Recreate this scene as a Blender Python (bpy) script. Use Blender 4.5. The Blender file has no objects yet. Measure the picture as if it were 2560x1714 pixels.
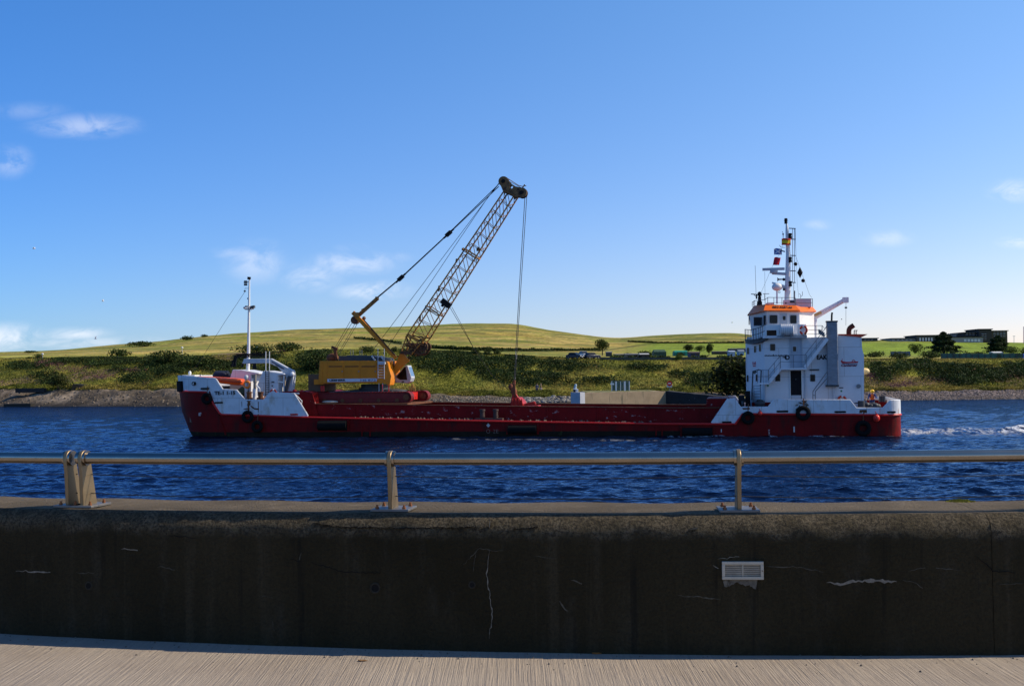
import bpy, bmesh, math, random
import numpy as np
from mathutils import Vector, Matrix
R = math.radians
sc = bpy.context.scene
col = sc.collection
random.seed(7)
rng = np.random.default_rng(11)

# ------------------------------------------------------------------ camera
EYE = 1.6            # above the promenade (z = 0)
WATER = -3.4
FPX = 2941.0         # focal length in pixels of the 2560 wide photograph
PITCH, ROLL = math.atan((931 - 857) / FPX), 0.0125
cp, sp, ct, st = math.cos(PITCH), math.sin(PITCH), math.cos(ROLL), math.sin(ROLL)
CAM = Vector((0, 0, EYE))
F_ = Vector((0, cp, sp)); U0 = Vector((0, -sp, cp)); R0 = Vector((1, 0, 0))
R_ = R0 * ct - U0 * st; U_ = R0 * st + U0 * ct
cam_d = bpy.data.cameras.new("camera"); cam = bpy.data.objects.new("camera", cam_d); col.objects.link(cam)
cam_d.sensor_width = 36; cam_d.lens = 36 * FPX / 2560; cam_d.clip_end = 5000; cam_d.clip_start = 0.1
cam.matrix_world = Matrix(((R_.x, U_.x, -F_.x, 0), (R_.y, U_.y, -F_.y, 0), (R_.z, U_.z, -F_.z, EYE), (0, 0, 0, 1)))
sc.camera = cam
sc.view_settings.view_transform = 'Standard'; sc.view_settings.look = 'None'
sc.view_settings.exposure = EXPOSURE = 0.1; sc.view_settings.gamma = 1

# ------------------------------------------------------------------ sky and sun
SUN_EL, SUN_AZ = R(40), R(86.5)      # azimuth from the viewing axis (+Y) towards the right (+X)
wd = bpy.data.worlds.new("World"); sc.world = wd; wd.use_nodes = True
def N(nt, typ, **kw):
    n = nt.nodes.new(typ)
    for k, v in kw.items(): setattr(n, k, v)
    return n
def build_sky():
    nt = wd.node_tree; L = nt.links.new
    bg = nt.nodes['Background']
    sky = N(nt, 'ShaderNodeTexSky', sky_type='NISHITA', sun_disc=False, sun_elevation=SUN_EL, sun_rotation=SUN_AZ,
            altitude=20, air_density=1.0, dust_density=0.15, ozone_density=4.5)
    hsv = N(nt, 'ShaderNodeHueSaturation'); hsv.inputs['Saturation'].default_value = 1.2
    tn = N(nt, 'ShaderNodeMix', data_type='RGBA', blend_type='MULTIPLY'); tn.inputs[0].default_value = 1; tn.inputs[7].default_value = SKY_TINT
    L(sky.outputs[0], tn.inputs[6]); L(tn.outputs[2], hsv.inputs['Color'])
    tc = N(nt, 'ShaderNodeTexCoord'); sep = N(nt, 'ShaderNodeSeparateXYZ'); L(tc.outputs['Generated'], sep.inputs[0])
    def m(op, a, b=None, clamp=False):
        n = N(nt, 'ShaderNodeMath', operation=op, use_clamp=clamp)
        for i, v in enumerate((a, b)):
            if v is None: continue
            if isinstance(v, (int, float)): n.inputs[i].default_value = v
            else: L(v, n.inputs[i])
        return n.outputs[0]
    # paler, hazier air towards the sun, deeper blue away from it
    sd = N(nt, 'ShaderNodeMapRange'); L(sep.outputs[0], sd.inputs[0]); sd.inputs[1].default_value = -.42; sd.inputs[2].default_value = .42
    az = N(nt, 'ShaderNodeMix', data_type='RGBA'); L(sd.outputs[0], az.inputs[0]); az.inputs[6].default_value = (.62, .81, .95, 1); az.inputs[7].default_value = (1.55, 1.18, 1.0, 1)
    mz = N(nt, 'ShaderNodeMix', data_type='RGBA', blend_type='MULTIPLY'); mz.inputs[0].default_value = 1; L(hsv.outputs[0], mz.inputs[6]); L(az.outputs[2], mz.inputs[7])
    el = N(nt, 'ShaderNodeMapRange'); L(sep.outputs[2], el.inputs[0]); el.inputs[1].default_value = 0; el.inputs[2].default_value = .30
    ez = N(nt, 'ShaderNodeMix', data_type='RGBA'); L(el.outputs[0], ez.inputs[0]); ez.inputs[6].default_value = (.68, .75, .90, 1); ez.inputs[7].default_value = (1.22, 1.08, 1.0, 1)
    m3 = N(nt, 'ShaderNodeMix', data_type='RGBA', blend_type='MULTIPLY'); m3.inputs[0].default_value = 1; L(mz.outputs[2], m3.inputs[6]); L(ez.outputs[2], m3.inputs[7])
    yy = m('MAXIMUM', sep.outputs[1], 0.02)
    u = m('DIVIDE', sep.outputs[0], yy); v = m('DIVIDE', sep.outputs[2], yy)
    cmb = N(nt, 'ShaderNodeCombineXYZ'); L(u, cmb.inputs[0]); L(v, cmb.inputs[1])
    nz = N(nt, 'ShaderNodeTexNoise'); nz.inputs['Scale'].default_value = 30; nz.inputs['Detail'].default_value = 9
    nz.inputs['Roughness'].default_value = 0.62; nz.inputs['Distortion'].default_value = 0.6
    mp = N(nt, 'ShaderNodeMapping'); mp.inputs['Scale'].default_value = (0.95, 1.7, 1)
    L(cmb.outputs[0], mp.inputs[0]); L(mp.outputs[0], nz.inputs['Vector'])
    clouds = [(215, 312, 150, 34, .55), (70, 275, 110, 26, .2), (25, 400, 60, 46, .5), (20, 846, 120, 42, 1.15), (185, 834, 100, 19, 1.05),
              (210, 858, 240, 20, .6), (640, 655, 90, 60, .55), (590, 632, 70, 20, .35), (780, 690, 85, 42, .65), (880, 658, 125, 34, .75), (880, 620, 50, 16, .3),
              (935, 727, 105, 27, .85), (2545, 475, 75, 32, .9), (2555, 604, 60, 19, .85), (2225, 595, 70, 24, .5), (2050, 561, 40, 15, .35), (1000, 645, 40, 16, .25)]
    acc = None
    for (px, py, rx, ry, w) in clouds:
        h = 931 - 0.0125 * (px - 1280)
        c = ((px - 1280) / FPX, (h - py) / FPX)
        n1 = N(nt, 'ShaderNodeVectorMath', operation='SUBTRACT'); L(cmb.outputs[0], n1.inputs[0]); n1.inputs[1].default_value = (c[0], c[1], 0)
        n2 = N(nt, 'ShaderNodeVectorMath', operation='MULTIPLY'); L(n1.outputs[0], n2.inputs[0]); n2.inputs[1].default_value = (FPX / rx, FPX / ry, 0)
        n3 = N(nt, 'ShaderNodeVectorMath', operation='LENGTH'); L(n2.outputs[0], n3.inputs[0])
        mr = N(nt, 'ShaderNodeMapRange', interpolation_type='SMOOTHSTEP'); L(n3.outputs['Value'], mr.inputs[0])
        mr.inputs[1].default_value = 0.0; mr.inputs[2].default_value = 1.25; mr.inputs[3].default_value = w; mr.inputs[4].default_value = 0
        acc = mr.outputs[0] if acc is None else m('MAXIMUM', acc, mr.outputs[0])
    nm = N(nt, 'ShaderNodeMapRange', interpolation_type='SMOOTHSTEP'); L(nz.outputs[0], nm.inputs[0])
    nm.inputs[1].default_value = 0.33; nm.inputs[2].default_value = 0.64; nm.inputs[3].default_value = 0.04; nm.inputs[4].default_value = 1.0
    dens = m('MULTIPLY', acc, nm.outputs[0]); dens = m('MULTIPLY', dens, m('GREATER_THAN', sep.outputs[1], 0.05), True)
    dens = m('MULTIPLY', dens, 0.6)
    mix = N(nt, 'ShaderNodeMix', data_type='RGBA'); L(dens, mix.inputs[0]); L(m3.outputs[2], mix.inputs[6])
    mix.inputs[7].default_value = (6.8, 6.9, 7.3, 1)
    L(mix.outputs[2], bg.inputs[0]); bg.inputs[1].default_value = SKY_STRENGTH
SKY_STRENGTH = 0.15; SKY_TINT = (.92, .94, 1.08, 1)
build_sky()
sun_d = bpy.data.lights.new("sun", 'SUN'); sun = bpy.data.objects.new("sun", sun_d); col.objects.link(sun)
sun_d.energy = 5.0; sun_d.angle = R(0.53); sun_d.color = (1.0, 0.88, 0.68)
SUNV = Vector((math.sin(SUN_AZ) * math.cos(SUN_EL), math.cos(SUN_AZ) * math.cos(SUN_EL), math.sin(SUN_EL)))
sun.rotation_euler = SUNV.to_track_quat('Z', 'Y').to_euler(); sun.location = (60, 40, 80)

# ------------------------------------------------------------------ pixel -> point helpers
def ray(px, py): return F_ * FPX + R_ * (px - 1280) - U_ * (py - 857)
def W(px, py, Y):
    d = ray(px, py); return CAM + d * (Y / d.y)
def zat(px, py, Y):               # height that puts column px, depth Y at row py
    X = Y * (px - 1280) / FPX; k = (857 - py) / FPX
    return EYE + (k * cp * Y - st * X + ct * sp * Y) / (ct * cp - k * sp)
def proj_y(X, Y, z):
    dz = z - EYE
    return 857 - FPX * (st * X + ct * (-sp * Y + cp * dz)) / (cp * Y + sp * dz)
YAW = R(11)
SHIP = Matrix.Translation((0, 92, WATER)) @ Matrix.Rotation(-YAW, 4, 'Z')
SHIPI = SHIP.inverted()
BEAM = 11.0
def S(px, py, yl):                # ship-local point on the fore-and-aft plane y = yl
    o = SHIPI @ CAM; d = SHIPI.to_3x3() @ ray(px, py)
    return o + d * ((yl - o.y) / d.y)
def zoomer(x0, y0, s):
    return (lambda x, y: (x0 + x / s, y0 + y / s)), (lambda x, y, yl: S(x0 + x / s, y0 + y / s, yl))
qA, sA = zoomer(420, 860, 5.855)
qC, sC = zoomer(740, 860, 5.855)
qD, sD = zoomer(760, 660, 4.9)
qE, sE = zoomer(940, 420, 4.6125)
qF, sF = zoomer(1100, 940, 5.855)
qG, sG = zoomer(1400, 900, 4.879)
qH, sH = zoomer(1840, 720, 5.228)
qI, sI = zoomer(1840, 520, 5.227)
qJ, sJ = zoomer(1760, 960, 4.504)
qB, sB = zoomer(540, 660, 5.6)
qL = lambda x, y: (x / 4.684, 780 + y / 4.684)
qM = lambda x, y: (1380 + x / 4.684, 780 + y / 4.684)
qR = lambda x, y: (2060 + x / 4.684, 780 + y / 4.684)

# ------------------------------------------------------------------ materials
MATS = {}
def mat(name, base, rough=0.6, metal=0.0, var=0.12, scale=3.0, bump=0.0, bscale=40.0, spot=None, stretch=(1, 1, 1), spec=0.3, seams=None):
    """paint-like procedural material: noise varied base, optional second colour in blotches or streaks
    spot = (colour, threshold, softness, scale, stretch)"""
    if name in MATS: return MATS[name]
    m = bpy.data.materials.new(name); m.use_nodes = True; nt = m.node_tree; L = nt.links.new
    bs = nt.nodes['Principled BSDF']
    bs.inputs['Roughness'].default_value = rough; bs.inputs['Metallic'].default_value = metal
    bs.inputs['Specular IOR Level'].default_value = spec
    tc = N(nt, 'ShaderNodeTexCoord'); mp = N(nt, 'ShaderNodeMapping'); mp.inputs['Scale'].default_value = stretch
    L(tc.outputs['Object'], mp.inputs[0])
    nz = N(nt, 'ShaderNodeTexNoise'); nz.inputs['Scale'].default_value = scale; nz.inputs['Detail'].default_value = 6; nz.inputs['Roughness'].default_value = .65
    L(mp.outputs[0], nz.inputs['Vector'])
    mr = N(nt, 'ShaderNodeMapRange'); mr.inputs[1].default_value = .25; mr.inputs[2].default_value = .75
    mr.inputs[3].default_value = 1 - var; mr.inputs[4].default_value = 1 + var; L(nz.outputs[0], mr.inputs[0])
    mx = N(nt, 'ShaderNodeMix', data_type='RGBA', blend_type='MULTIPLY'); mx.inputs[0].default_value = 1
    mx.inputs[6].default_value = (*base, 1); L(mr.outputs[0], mx.inputs[7])
    out = mx.outputs[2]
    for sp_ in (spot if isinstance(spot, list) else [spot] if spot else []):
        c, th, so, scl, strx = sp_
        mp2 = N(nt, 'ShaderNodeMapping'); mp2.inputs['Scale'].default_value = strx; L(tc.outputs['Object'], mp2.inputs[0])
        n2 = N(nt, 'ShaderNodeTexNoise'); n2.inputs['Scale'].default_value = scl; n2.inputs['Detail'].default_value = 8; n2.inputs['Roughness'].default_value = .68
        L(mp2.outputs[0], n2.inputs['Vector'])
        r2 = N(nt, 'ShaderNodeMapRange', interpolation_type='SMOOTHSTEP'); r2.inputs[1].default_value = th; r2.inputs[2].default_value = th + so; L(n2.outputs[0], r2.inputs[0])
        m2 = N(nt, 'ShaderNodeMix', data_type='RGBA'); L(r2.outputs[0], m2.inputs[0]); L(out, m2.inputs[6]); m2.inputs[7].default_value = (*c, 1)
        out = m2.outputs[2]
    if seams:                                           # welded plate seams and slight dents
        sx = N(nt, 'ShaderNodeSeparateXYZ'); L(tc.outputs['Object'], sx.inputs[0]); cx = N(nt, 'ShaderNodeCombineXYZ'); L(sx.outputs[0], cx.inputs[0]); L(sx.outputs[2], cx.inputs[1])
        br = N(nt, 'ShaderNodeTexBrick'); br.inputs['Scale'].default_value = 1; br.inputs['Brick Width'].default_value = seams[0]; br.inputs['Row Height'].default_value = seams[1]
        br.inputs['Mortar Size'].default_value = .022; br.inputs['Mortar Smooth'].default_value = .6; L(cx.outputs[0], br.inputs['Vector'])
        ms_ = N(nt, 'ShaderNodeMix', data_type='RGBA', blend_type='MULTIPLY'); L(br.outputs['Fac'], ms_.inputs[0]); L(out, ms_.inputs[6]); ms_.inputs[7].default_value = (.62, .58, .55, 1); out = ms_.outputs[2]
        nd = N(nt, 'ShaderNodeTexNoise'); nd.inputs['Scale'].default_value = .9; nd.inputs['Detail'].default_value = 2; L(tc.outputs['Object'], nd.inputs['Vector'])
        bd = N(nt, 'ShaderNodeBump'); bd.inputs['Strength'].default_value = .5; bd.inputs['Distance'].default_value = .05; L(nd.outputs[0], bd.inputs['Height']); L(bd.outputs[0], bs.inputs['Normal'])
    L(out, bs.inputs['Base Color'])
    if bump:
        n3 = N(nt, 'ShaderNodeTexNoise'); n3.inputs['Scale'].default_value = bscale; n3.inputs['Detail'].default_value = 5; L(mp.outputs[0], n3.inputs['Vector'])
        bp = N(nt, 'ShaderNodeBump'); bp.inputs['Strength'].default_value = bump; bp.inputs['Distance'].default_value = 0.02
        L(n3.outputs[0], bp.inputs['Height']); L(bp.outputs[0], bs.inputs['Normal'])
    MATS[name] = m
    return m
def vcmat(name, var=.25, scale=.6, rough=.9, fine=3.0, fvar=.2, trans=0.0):
    """surface whose own colour comes from the per-vertex attribute 'tint', broken up by noise"""
    m = bpy.data.materials.new(name); m.use_nodes = True; nt = m.node_tree; L = nt.links.new
    bs = nt.nodes['Principled BSDF']; bs.inputs['Roughness'].default_value = rough; bs.inputs['Specular IOR Level'].default_value = 0.15
    at = N(nt, 'ShaderNodeAttribute', attribute_name='tint'); tc = N(nt, 'ShaderNodeTexCoord')
    out = at.outputs['Color']
    for s_, v_ in ((scale, var), (fine, fvar)):
        nz = N(nt, 'ShaderNodeTexNoise'); nz.inputs['Scale'].default_value = s_; nz.inputs['Detail'].default_value = 6; L(tc.outputs['Object'], nz.inputs['Vector'])
        mr = N(nt, 'ShaderNodeMapRange'); mr.inputs[1].default_value = .3; mr.inputs[2].default_value = .7; mr.inputs[3].default_value = 1 - v_; mr.inputs[4].default_value = 1 + v_
        L(nz.outputs[0], mr.inputs[0])
        mx = N(nt, 'ShaderNodeMix', data_type='RGBA', blend_type='MULTIPLY'); mx.inputs[0].default_value = 1; L(out, mx.inputs[6]); L(mr.outputs[0], mx.inputs[7]); out = mx.outputs[2]
    L(out, bs.inputs['Base Color'])
    if trans:
        tr = N(nt, 'ShaderNodeBsdfTranslucent'); L(out, tr.inputs[0]); ms = N(nt, 'ShaderNodeMixShader'); ms.inputs[0].default_value = trans
        L(bs.outputs[0], ms.inputs[1]); L(tr.outputs[0], ms.inputs[2]); L(ms.outputs[0], nt.nodes['Material Output'].inputs[0])
    return m
def glass(name, tint=(.02, .03, .035), rough=.04):
    return mat(name, tint, rough, 0, .05, spec=.8)

# ------------------------------------------------------------------ mesh builder
class MB:
    def __init__(s): s.v = []; s.f = []; s.m = []; s.cm = 0
    def add(s, vs, fs):
        b = len(s.v); s.v += [Vector(v) for v in vs]
        for f in fs: s.f.append([i + b for i in f]); s.m.append(s.cm)
        return s
    def box(s, a, b):
        x0, x1 = sorted((a[0], b[0])); y0, y1 = sorted((a[1], b[1])); z0, z1 = sorted((a[2], b[2]))
        return s.add([(x, y, z) for z in (z0, z1) for y in (y0, y1) for x in (x0, x1)],
              [(0, 2, 3, 1), (4, 5, 7, 6), (0, 1, 5, 4), (2, 6, 7, 3), (0, 4, 6, 2), (1, 3, 7, 5)])
    def loft(s, rings, cap=True, closed=True):
        n = len(rings[0]); vs = [p for r in rings for p in r]; fs = []
        for k in range(len(rings) - 1):
            for i in range(n if closed else n - 1):
                j = (i + 1) % n; fs.append((k * n + i, k * n + j, (k + 1) * n + j, (k + 1) * n + i))
        if cap: fs.append(tuple(range(n))[::-1]); fs.append(tuple((len(rings) - 1) * n + i for i in range(n)))
        return s.add(vs, fs)
    def prism(s, poly, y0, y1):       # poly of (x, z), extruded in y
        return s.loft([[(x, y0, z) for x, z in poly], [(x, y1, z) for x, z in poly]])
    def slab(s, poly, z0, z1, poly1=None):
        return s.loft([[(x, y, z0) for x, y in poly], [(x, y, z1) for x, y in (poly1 or poly)]])
    def bar(s, p, q, w=.1, h=None, up=(0, 0, 1)):
        p, q = Vector(p), Vector(q); h = h or w; d = (q - p)
        if d.length < 1e-6: return s
        d.normalize(); u = Vector(up)
        if abs(d.dot(u)) > .98: u = Vector((0, 1, 0))
        a = d.cross(u).normalized(); b = a.cross(d).normalized()
        c = [(-1, -1), (1, -1), (1, 1), (-1, 1)]
        return s.loft([[o + a * (i * w / 2) + b * (j * h / 2) for i, j in c] for o in (p, q)])
    def tube(s, pts, r, n=8, cap=True, closed=False):
        pts = [Vector(p) for p in pts]; rs = r if isinstance(r, (list, tuple)) else [r] * len(pts)
        rings = []; a = None
        for i, p in enumerate(pts):
            if closed: d = pts[(i + 1) % len(pts)] - pts[i - 1]
            else: d = pts[min(i + 1, len(pts) - 1)] - pts[max(i - 1, 0)]
            d.normalize()
            if a is None:
                u = Vector((0, 0, 1)) if abs(d.z) < .9 else Vector((0, 1, 0)); a = d.cross(u).normalized()
            else: a = (a - d * a.dot(d)).normalized()
            b = d.cross(a)
            rings.append([p + (a * math.cos(t) + b * math.sin(t)) * rs[i] for t in (2 * math.pi * k / n for k in range(n))])
        if closed: rings.append(rings[0])
        return s.loft(rings, cap and not closed)
    def cyl(s, p, q, r, r2=None, n=16): return s.tube([p, q], [r, r if r2 is None else r2], n)
    def torus(s, c, axis, R1, r, n=24, k=10, arc=(0, 2 * math.pi)):
        c = Vector(c); ax = Vector(axis).normalized(); u = Vector((0, 0, 1)) if abs(ax.z) < .9 else Vector((1, 0, 0))
        a = ax.cross(u).normalized(); b = ax.cross(a)
        full = abs(arc[1] - arc[0] - 2 * math.pi) < 1e-6
        m = n if full else n + 1
        return s.tube([c + (a * math.cos(t) + b * math.sin(t)) * R1 for t in (arc[0] + (arc[1] - arc[0]) * i / n for i in range(m))], r, k, closed=full)
    def ball(s, c, r, n=12, k=8):
        c = Vector(c); r = r if isinstance(r, (tuple, list)) else (r, r, r)
        rings = [[c + Vector((r[0] * math.sin(t) * math.cos(q), r[1] * math.sin(t) * math.sin(q), r[2] * math.cos(t))) for q in (2 * math.pi * i / n for i in range(n))]
                 for t in (0.05 + (math.pi - .1) * j / k for j in range(k + 1))]
        return s.loft(rings)
    def quad(s, a, b, c, d): return s.add([a, b, c, d], [(0, 1, 2, 3)])
    def mirror_y(s, B):               # add the mirror image about y = B/2
        n = len(s.v); s.v += [Vector((v.x, B - v.y, v.z)) for v in s.v]
        fs = [[i + n for i in f][::-1] for f in s.f]; s.m += list(s.m); s.f += fs
        return s
FRAME = {}
def setp(o, label=None, cat=None, group=None, kind=None):
    if label: o['label'] = label
    if cat: o['category'] = cat
    if group: o['group'] = group
    if kind: o['kind'] = kind
    return o
def thing(name, label, cat, base, space=Matrix(), group=None):
    o = bpy.data.objects.new(name, None); col.objects.link(o)
    M = space @ Matrix.Translation(Vector(base)); o.matrix_world = M; FRAME[o.name] = M
    return setp(o, label, cat, group)
def build(name, mb, m, parent=None, space=Matrix(), base=None, smooth=35, bevel=0, fix=True):
    """links the collected shape as one mesh; its own frame is the parent's, or a base point in the given space"""
    if parent is not None: M = FRAME[parent.name]
    else: M = space @ Matrix.Translation(Vector(base if base is not None else (0, 0, 0)))
    T = M.inverted() @ space
    me = bpy.data.meshes.new(name); me.from_pydata([T @ v for v in mb.v], [], mb.f)
    ms = m if isinstance(m, (list, tuple)) else [m]
    for x in ms: me.materials.append(x)
    if len(ms) > 1: me.polygons.foreach_set('material_index', mb.m)
    if fix:
        bm = bmesh.new(); bm.from_mesh(me); bmesh.ops.recalc_face_normals(bm, faces=bm.faces); bm.to_mesh(me); bm.free()
    if smooth:
        me.polygons.foreach_set('use_smooth', [True] * len(me.polygons)); me.set_sharp_from_angle(angle=R(smooth))
    o = bpy.data.objects.new(name, me); col.objects.link(o)
    if parent is not None: o.parent = parent
    else: o.matrix_world = M
    FRAME[o.name] = M
    if bevel:
        b = o.modifiers.new('bevel', 'BEVEL'); b.width = bevel; b.segments = 2; b.limit_method = 'ANGLE'; b.angle_limit = R(40)
    return o
def npmesh(name, V, Fq, m, tint=None, base=(0, 0, 0), smooth=False):
    """fast path: V (n,3), Fq (k,4 or 3) numpy arrays"""
    V = np.asarray(V, dtype=np.float32) - np.array(base, dtype=np.float32); Fq = np.asarray(Fq, dtype=np.int32); k = Fq.shape[1]
    me = bpy.data.meshes.new(name); me.vertices.add(len(V)); me.vertices.foreach_set('co', V.ravel())
    me.loops.add(Fq.size); me.loops.foreach_set('vertex_index', Fq.ravel())
    me.polygons.add(len(Fq)); me.polygons.foreach_set('loop_start', np.arange(0, Fq.size, k, dtype=np.int32))
    me.update(calc_edges=True)
    if smooth: me.polygons.foreach_set('use_smooth', np.ones(len(Fq), dtype=bool))
    if tint is not None:
        at = me.attributes.new('tint', 'FLOAT_COLOR', 'POINT')
        c = np.ones((len(V), 4), dtype=np.float32); c[:, :3] = tint; at.data.foreach_set('color', c.ravel())
    me.materials.append(m); me.validate()
    o = bpy.data.objects.new(name, me); col.objects.link(o); o.location = base; FRAME[o.name] = Matrix.Translation(Vector(base))
    return o
def text_geo(body, bold=0.0, depth=0.0):
    cu = bpy.data.curves.new('lettering', 'FONT'); cu.body = body; cu.size = 1; cu.extrude = depth; cu.offset = bold; cu.resolution_u = 3
    o = bpy.data.objects.new('lettering', cu); col.objects.link(o)
    me = bpy.data.meshes.new_from_object(o.evaluated_get(bpy.context.evaluated_depsgraph_get()))
    vs = [v.co.copy() for v in me.vertices]; fs = [list(p.vertices) for p in me.polygons]
    bpy.data.objects.remove(o); bpy.data.meshes.remove(me); bpy.data.curves.remove(cu)
    return vs, fs
def stext(body, lb, rt, yl, mb=None, bold=.02, italic=0.0, th=.012):
    """lettering on the plane y = yl of the ship, filling the box from left-bottom pixel lb to right-top pixel rt"""
    a, b = S(*lb, yl), S(*rt, yl); vs, fs = text_geo(body, bold, 0.5)
    x0 = min(v.x for v in vs); x1 = max(v.x for v in vs); y0 = min(v.y for v in vs); y1 = max(v.y for v in vs)
    mb = mb or MB()
    mb.add([(a.x + (v.x - x0) / (x1 - x0) * (b.x - a.x) + italic * (v.y - y0) / (y1 - y0), yl - (th if v.z > 0 else -.002), a.z + (v.y - y0) / (y1 - y0) * (b.z - a.z)) for v in vs], fs)
    return mb
def copy_tree(o, parent=None):
    c = o.copy(); col.objects.link(c); c.parent = parent; FRAME[c.name] = FRAME.get(o.name, Matrix())
    for ch in list(o.children): copy_tree(ch, c)
    return c
# ------------------------------------------------------------------ paints used on the vessel and the crane
RUST = (.16, .055, .02)
RED = mat('red_hull_paint', seams=(2.6, 1.1), base=(.150, .003, .003), rough=.6, var=.3, scale=.9, spec=.12, spot=[((.075, .008, .006), .50, .14, 1.5, (1, 1, .22)), ((.10, .035, .02), .64, .08, 2.6, (2.5, 1, .2)), ((.30, .05, .04), .71, .05, 5, (1, 1, .6))])
REDC = mat('scuffed_red_paint', (.15, .004, .005), .6, 0, .3, 1.2, spec=.12, seams=(2.0, 3.0), spot=[((.27, .18, .18), .62, .03, 1.5, (1, 1, 1.6)), ((.13, .03, .02), .62, .08, 3, (2, 2, .3))])
REDB = mat('bright_red_paint', (.55, .02, .015), .45, 0, .15, 2, spot=((.25, .05, .03), .66, .08, 6, (1, 1, 1)))
WEED = mat('dark_boot_topping', (.020, .014, .009), .8, 0, .4, 1.2, spec=.08, spot=((.05, .06, .02), .6, .1, 2, (1, 1, .5)))
WHITE = mat('white_ship_paint', (.64, .65, .67), .45, 0, .07, 1.4, seams=(2.4, 2.2), spot=[((.42, .30, .20), .70, .10, 2.2, (2.2, 2.2, .22))])
WHITEW = mat('worn_white_paint', (.60, .61, .63), .5, 0, .12, 1.2, seams=(1.9, 1.6), spot=[((.48, .42, .36), .50, .16, 1.1, (1, 1, .5)), ((.34, .20, .11), .61, .10, 1.9, (2.2, 1.6, .16)), (RUST, .70, .05, 4, (1, 1, .4))])
CREAM = mat('clean_white_paint', (.72, .72, .70), .35, 0, .04, 2)
ORANGE = mat('orange_paint', (.85, .16, .01), .4, 0, .08, 2)
BLACK = mat('black_paint', (.009, .009, .010), .6, 0, .3, 5, spec=.15)
RUBBER = mat('black_rubber', (.007, .007, .007), .85, 0, .4, 6, bump=.4, bscale=20, spec=.1)
STEEL = mat('grey_steel', (.17, .18, .19), .5, .3, .2, 4)
DGREY = mat('dark_grey_paint', (.045, .05, .055), .55, 0, .25, 4)
LGREY = mat('pale_grey_paint', (.45, .47, .50), .45, 0, .1, 3)
RUSTY = mat('rusty_steel', (.13, .05, .022), .85, 0, .5, 3.5, bump=.3, spot=((.05, .025, .015), .55, .12, 6, (1, 1, 1)))
DECK = mat('dirty_red_deck', (.13, .055, .04), .8, 0, .35, 1.5, spot=((.20, .16, .12), .5, .12, 2.5, (1, 1, 1)))
SAND = mat('wet_sand', (.15, .12, .085), .95, 0, .3, .8, bump=.5)
GLASS = mat('dark_window_glass', (.008, .010, .012), .12, 0, .1, spec=.25)
FOIL = mat('grey_lagging', (.20, .22, .25), .45, .3, .25, 2.0, bump=1.0, bscale=3, stretch=(1, 1, 2.5))
ROPEM = mat('steel_wire_rope', (.03, .03, .03), .6, .3, .3, 10)
YEL = mat('yellow_crane_paint', (.60, .195, .004), .48, 0, .15, 1.2, spot=[((.22, .09, .03), .66, .1, 2.5, (1, 1, .5)), ((.10, .045, .02), .74, .04, 6, (1, 1, 1))])
YELR = mat('rusty_yellow_paint', (.34, .15, .03), .62, 0, .35, 2.5, spot=[((.10, .045, .02), .52, .1, 4, (1, 1, 1))])
BROWN = mat('brown_counterweight', (.13, .075, .045), .8, 0, .25, 2)
TEXTK = mat('black_lettering', (.012, .012, .016), .5, 0, .05)
TEXTW = mat('white_lettering', (.50, .46, .44), .5, 0, .05)
TEXTR = mat('red_lettering', (.48, .02, .03), .5, 0, .05)
TEXTB = mat('navy_lettering', (.02, .03, .12), .5, 0, .05)
GREENP = mat('green_sign', (.03, .20, .12), .5)

# ------------------------------------------------------------------ the barge
ship = thing('dredging_barge', 'long red and white hopper barge with a raised bow and an orange roofed white wheelhouse', 'barge', (0, BEAM / 2, 0), SHIP)
def part(name, mb, m, parent=None, **k): return build(name, mb, m, parent or ship, SHIP, **k)
XS = S(2252, 1033, 1.0).x
LB = 6.5; NPL = 72
def plan(xb):
    p = []
    for k in range(NPL):
        t = math.pi / 2 * k / (NPL - 1)
        p.append((xb + LB - LB * abs(math.cos(t)) ** .72, BEAM / 2 - BEAM / 2 * abs(math.sin(t)) ** .72))
    return p
def toworld(p): return SHIP @ Vector(p)
def ppx(w):
    d = w - CAM; return 1280 + FPX * d.dot(R_) / d.dot(F_)
XB = S(448, 978, 2).x
for _ in range(6):
    XB += (448 - min(ppx(toworld((x, y, 4))) for x, y in plan(XB))) / 30
X1 = XB + LB
near = plan(XB)
nx = [S(px, 1040, 0).x for px in range(690, 2240, 26)]
near += [(x, 0) for x in sorted(nx) if X1 + .3 < x < XS - 1.4]
RC = 1.1
near += [(XS - RC + RC * math.sin(t), RC - RC * math.cos(t)) for t in (math.pi / 2 * k / 6 for k in range(7))]
near += [(XS, BEAM / 2)]
def table(pts): return ([p.x for p in pts], [p.z for p in pts])
TOPX, TOPZ = table([S(470, 978, 0), S(515, 979, 0), S(548, 1035, 0), S(600, 1036, 0), S(760, 1041.5, 0), S(1100, 1049, 0), S(1500, 1056, 0), S(1640, 1058, 0), S(1838, 1058.5, 0), S(1857, 1033, 0), S(2246, 1036, 0)])
def ztop(x): return float(np.interp(x, TOPX, TOPZ))
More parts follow.
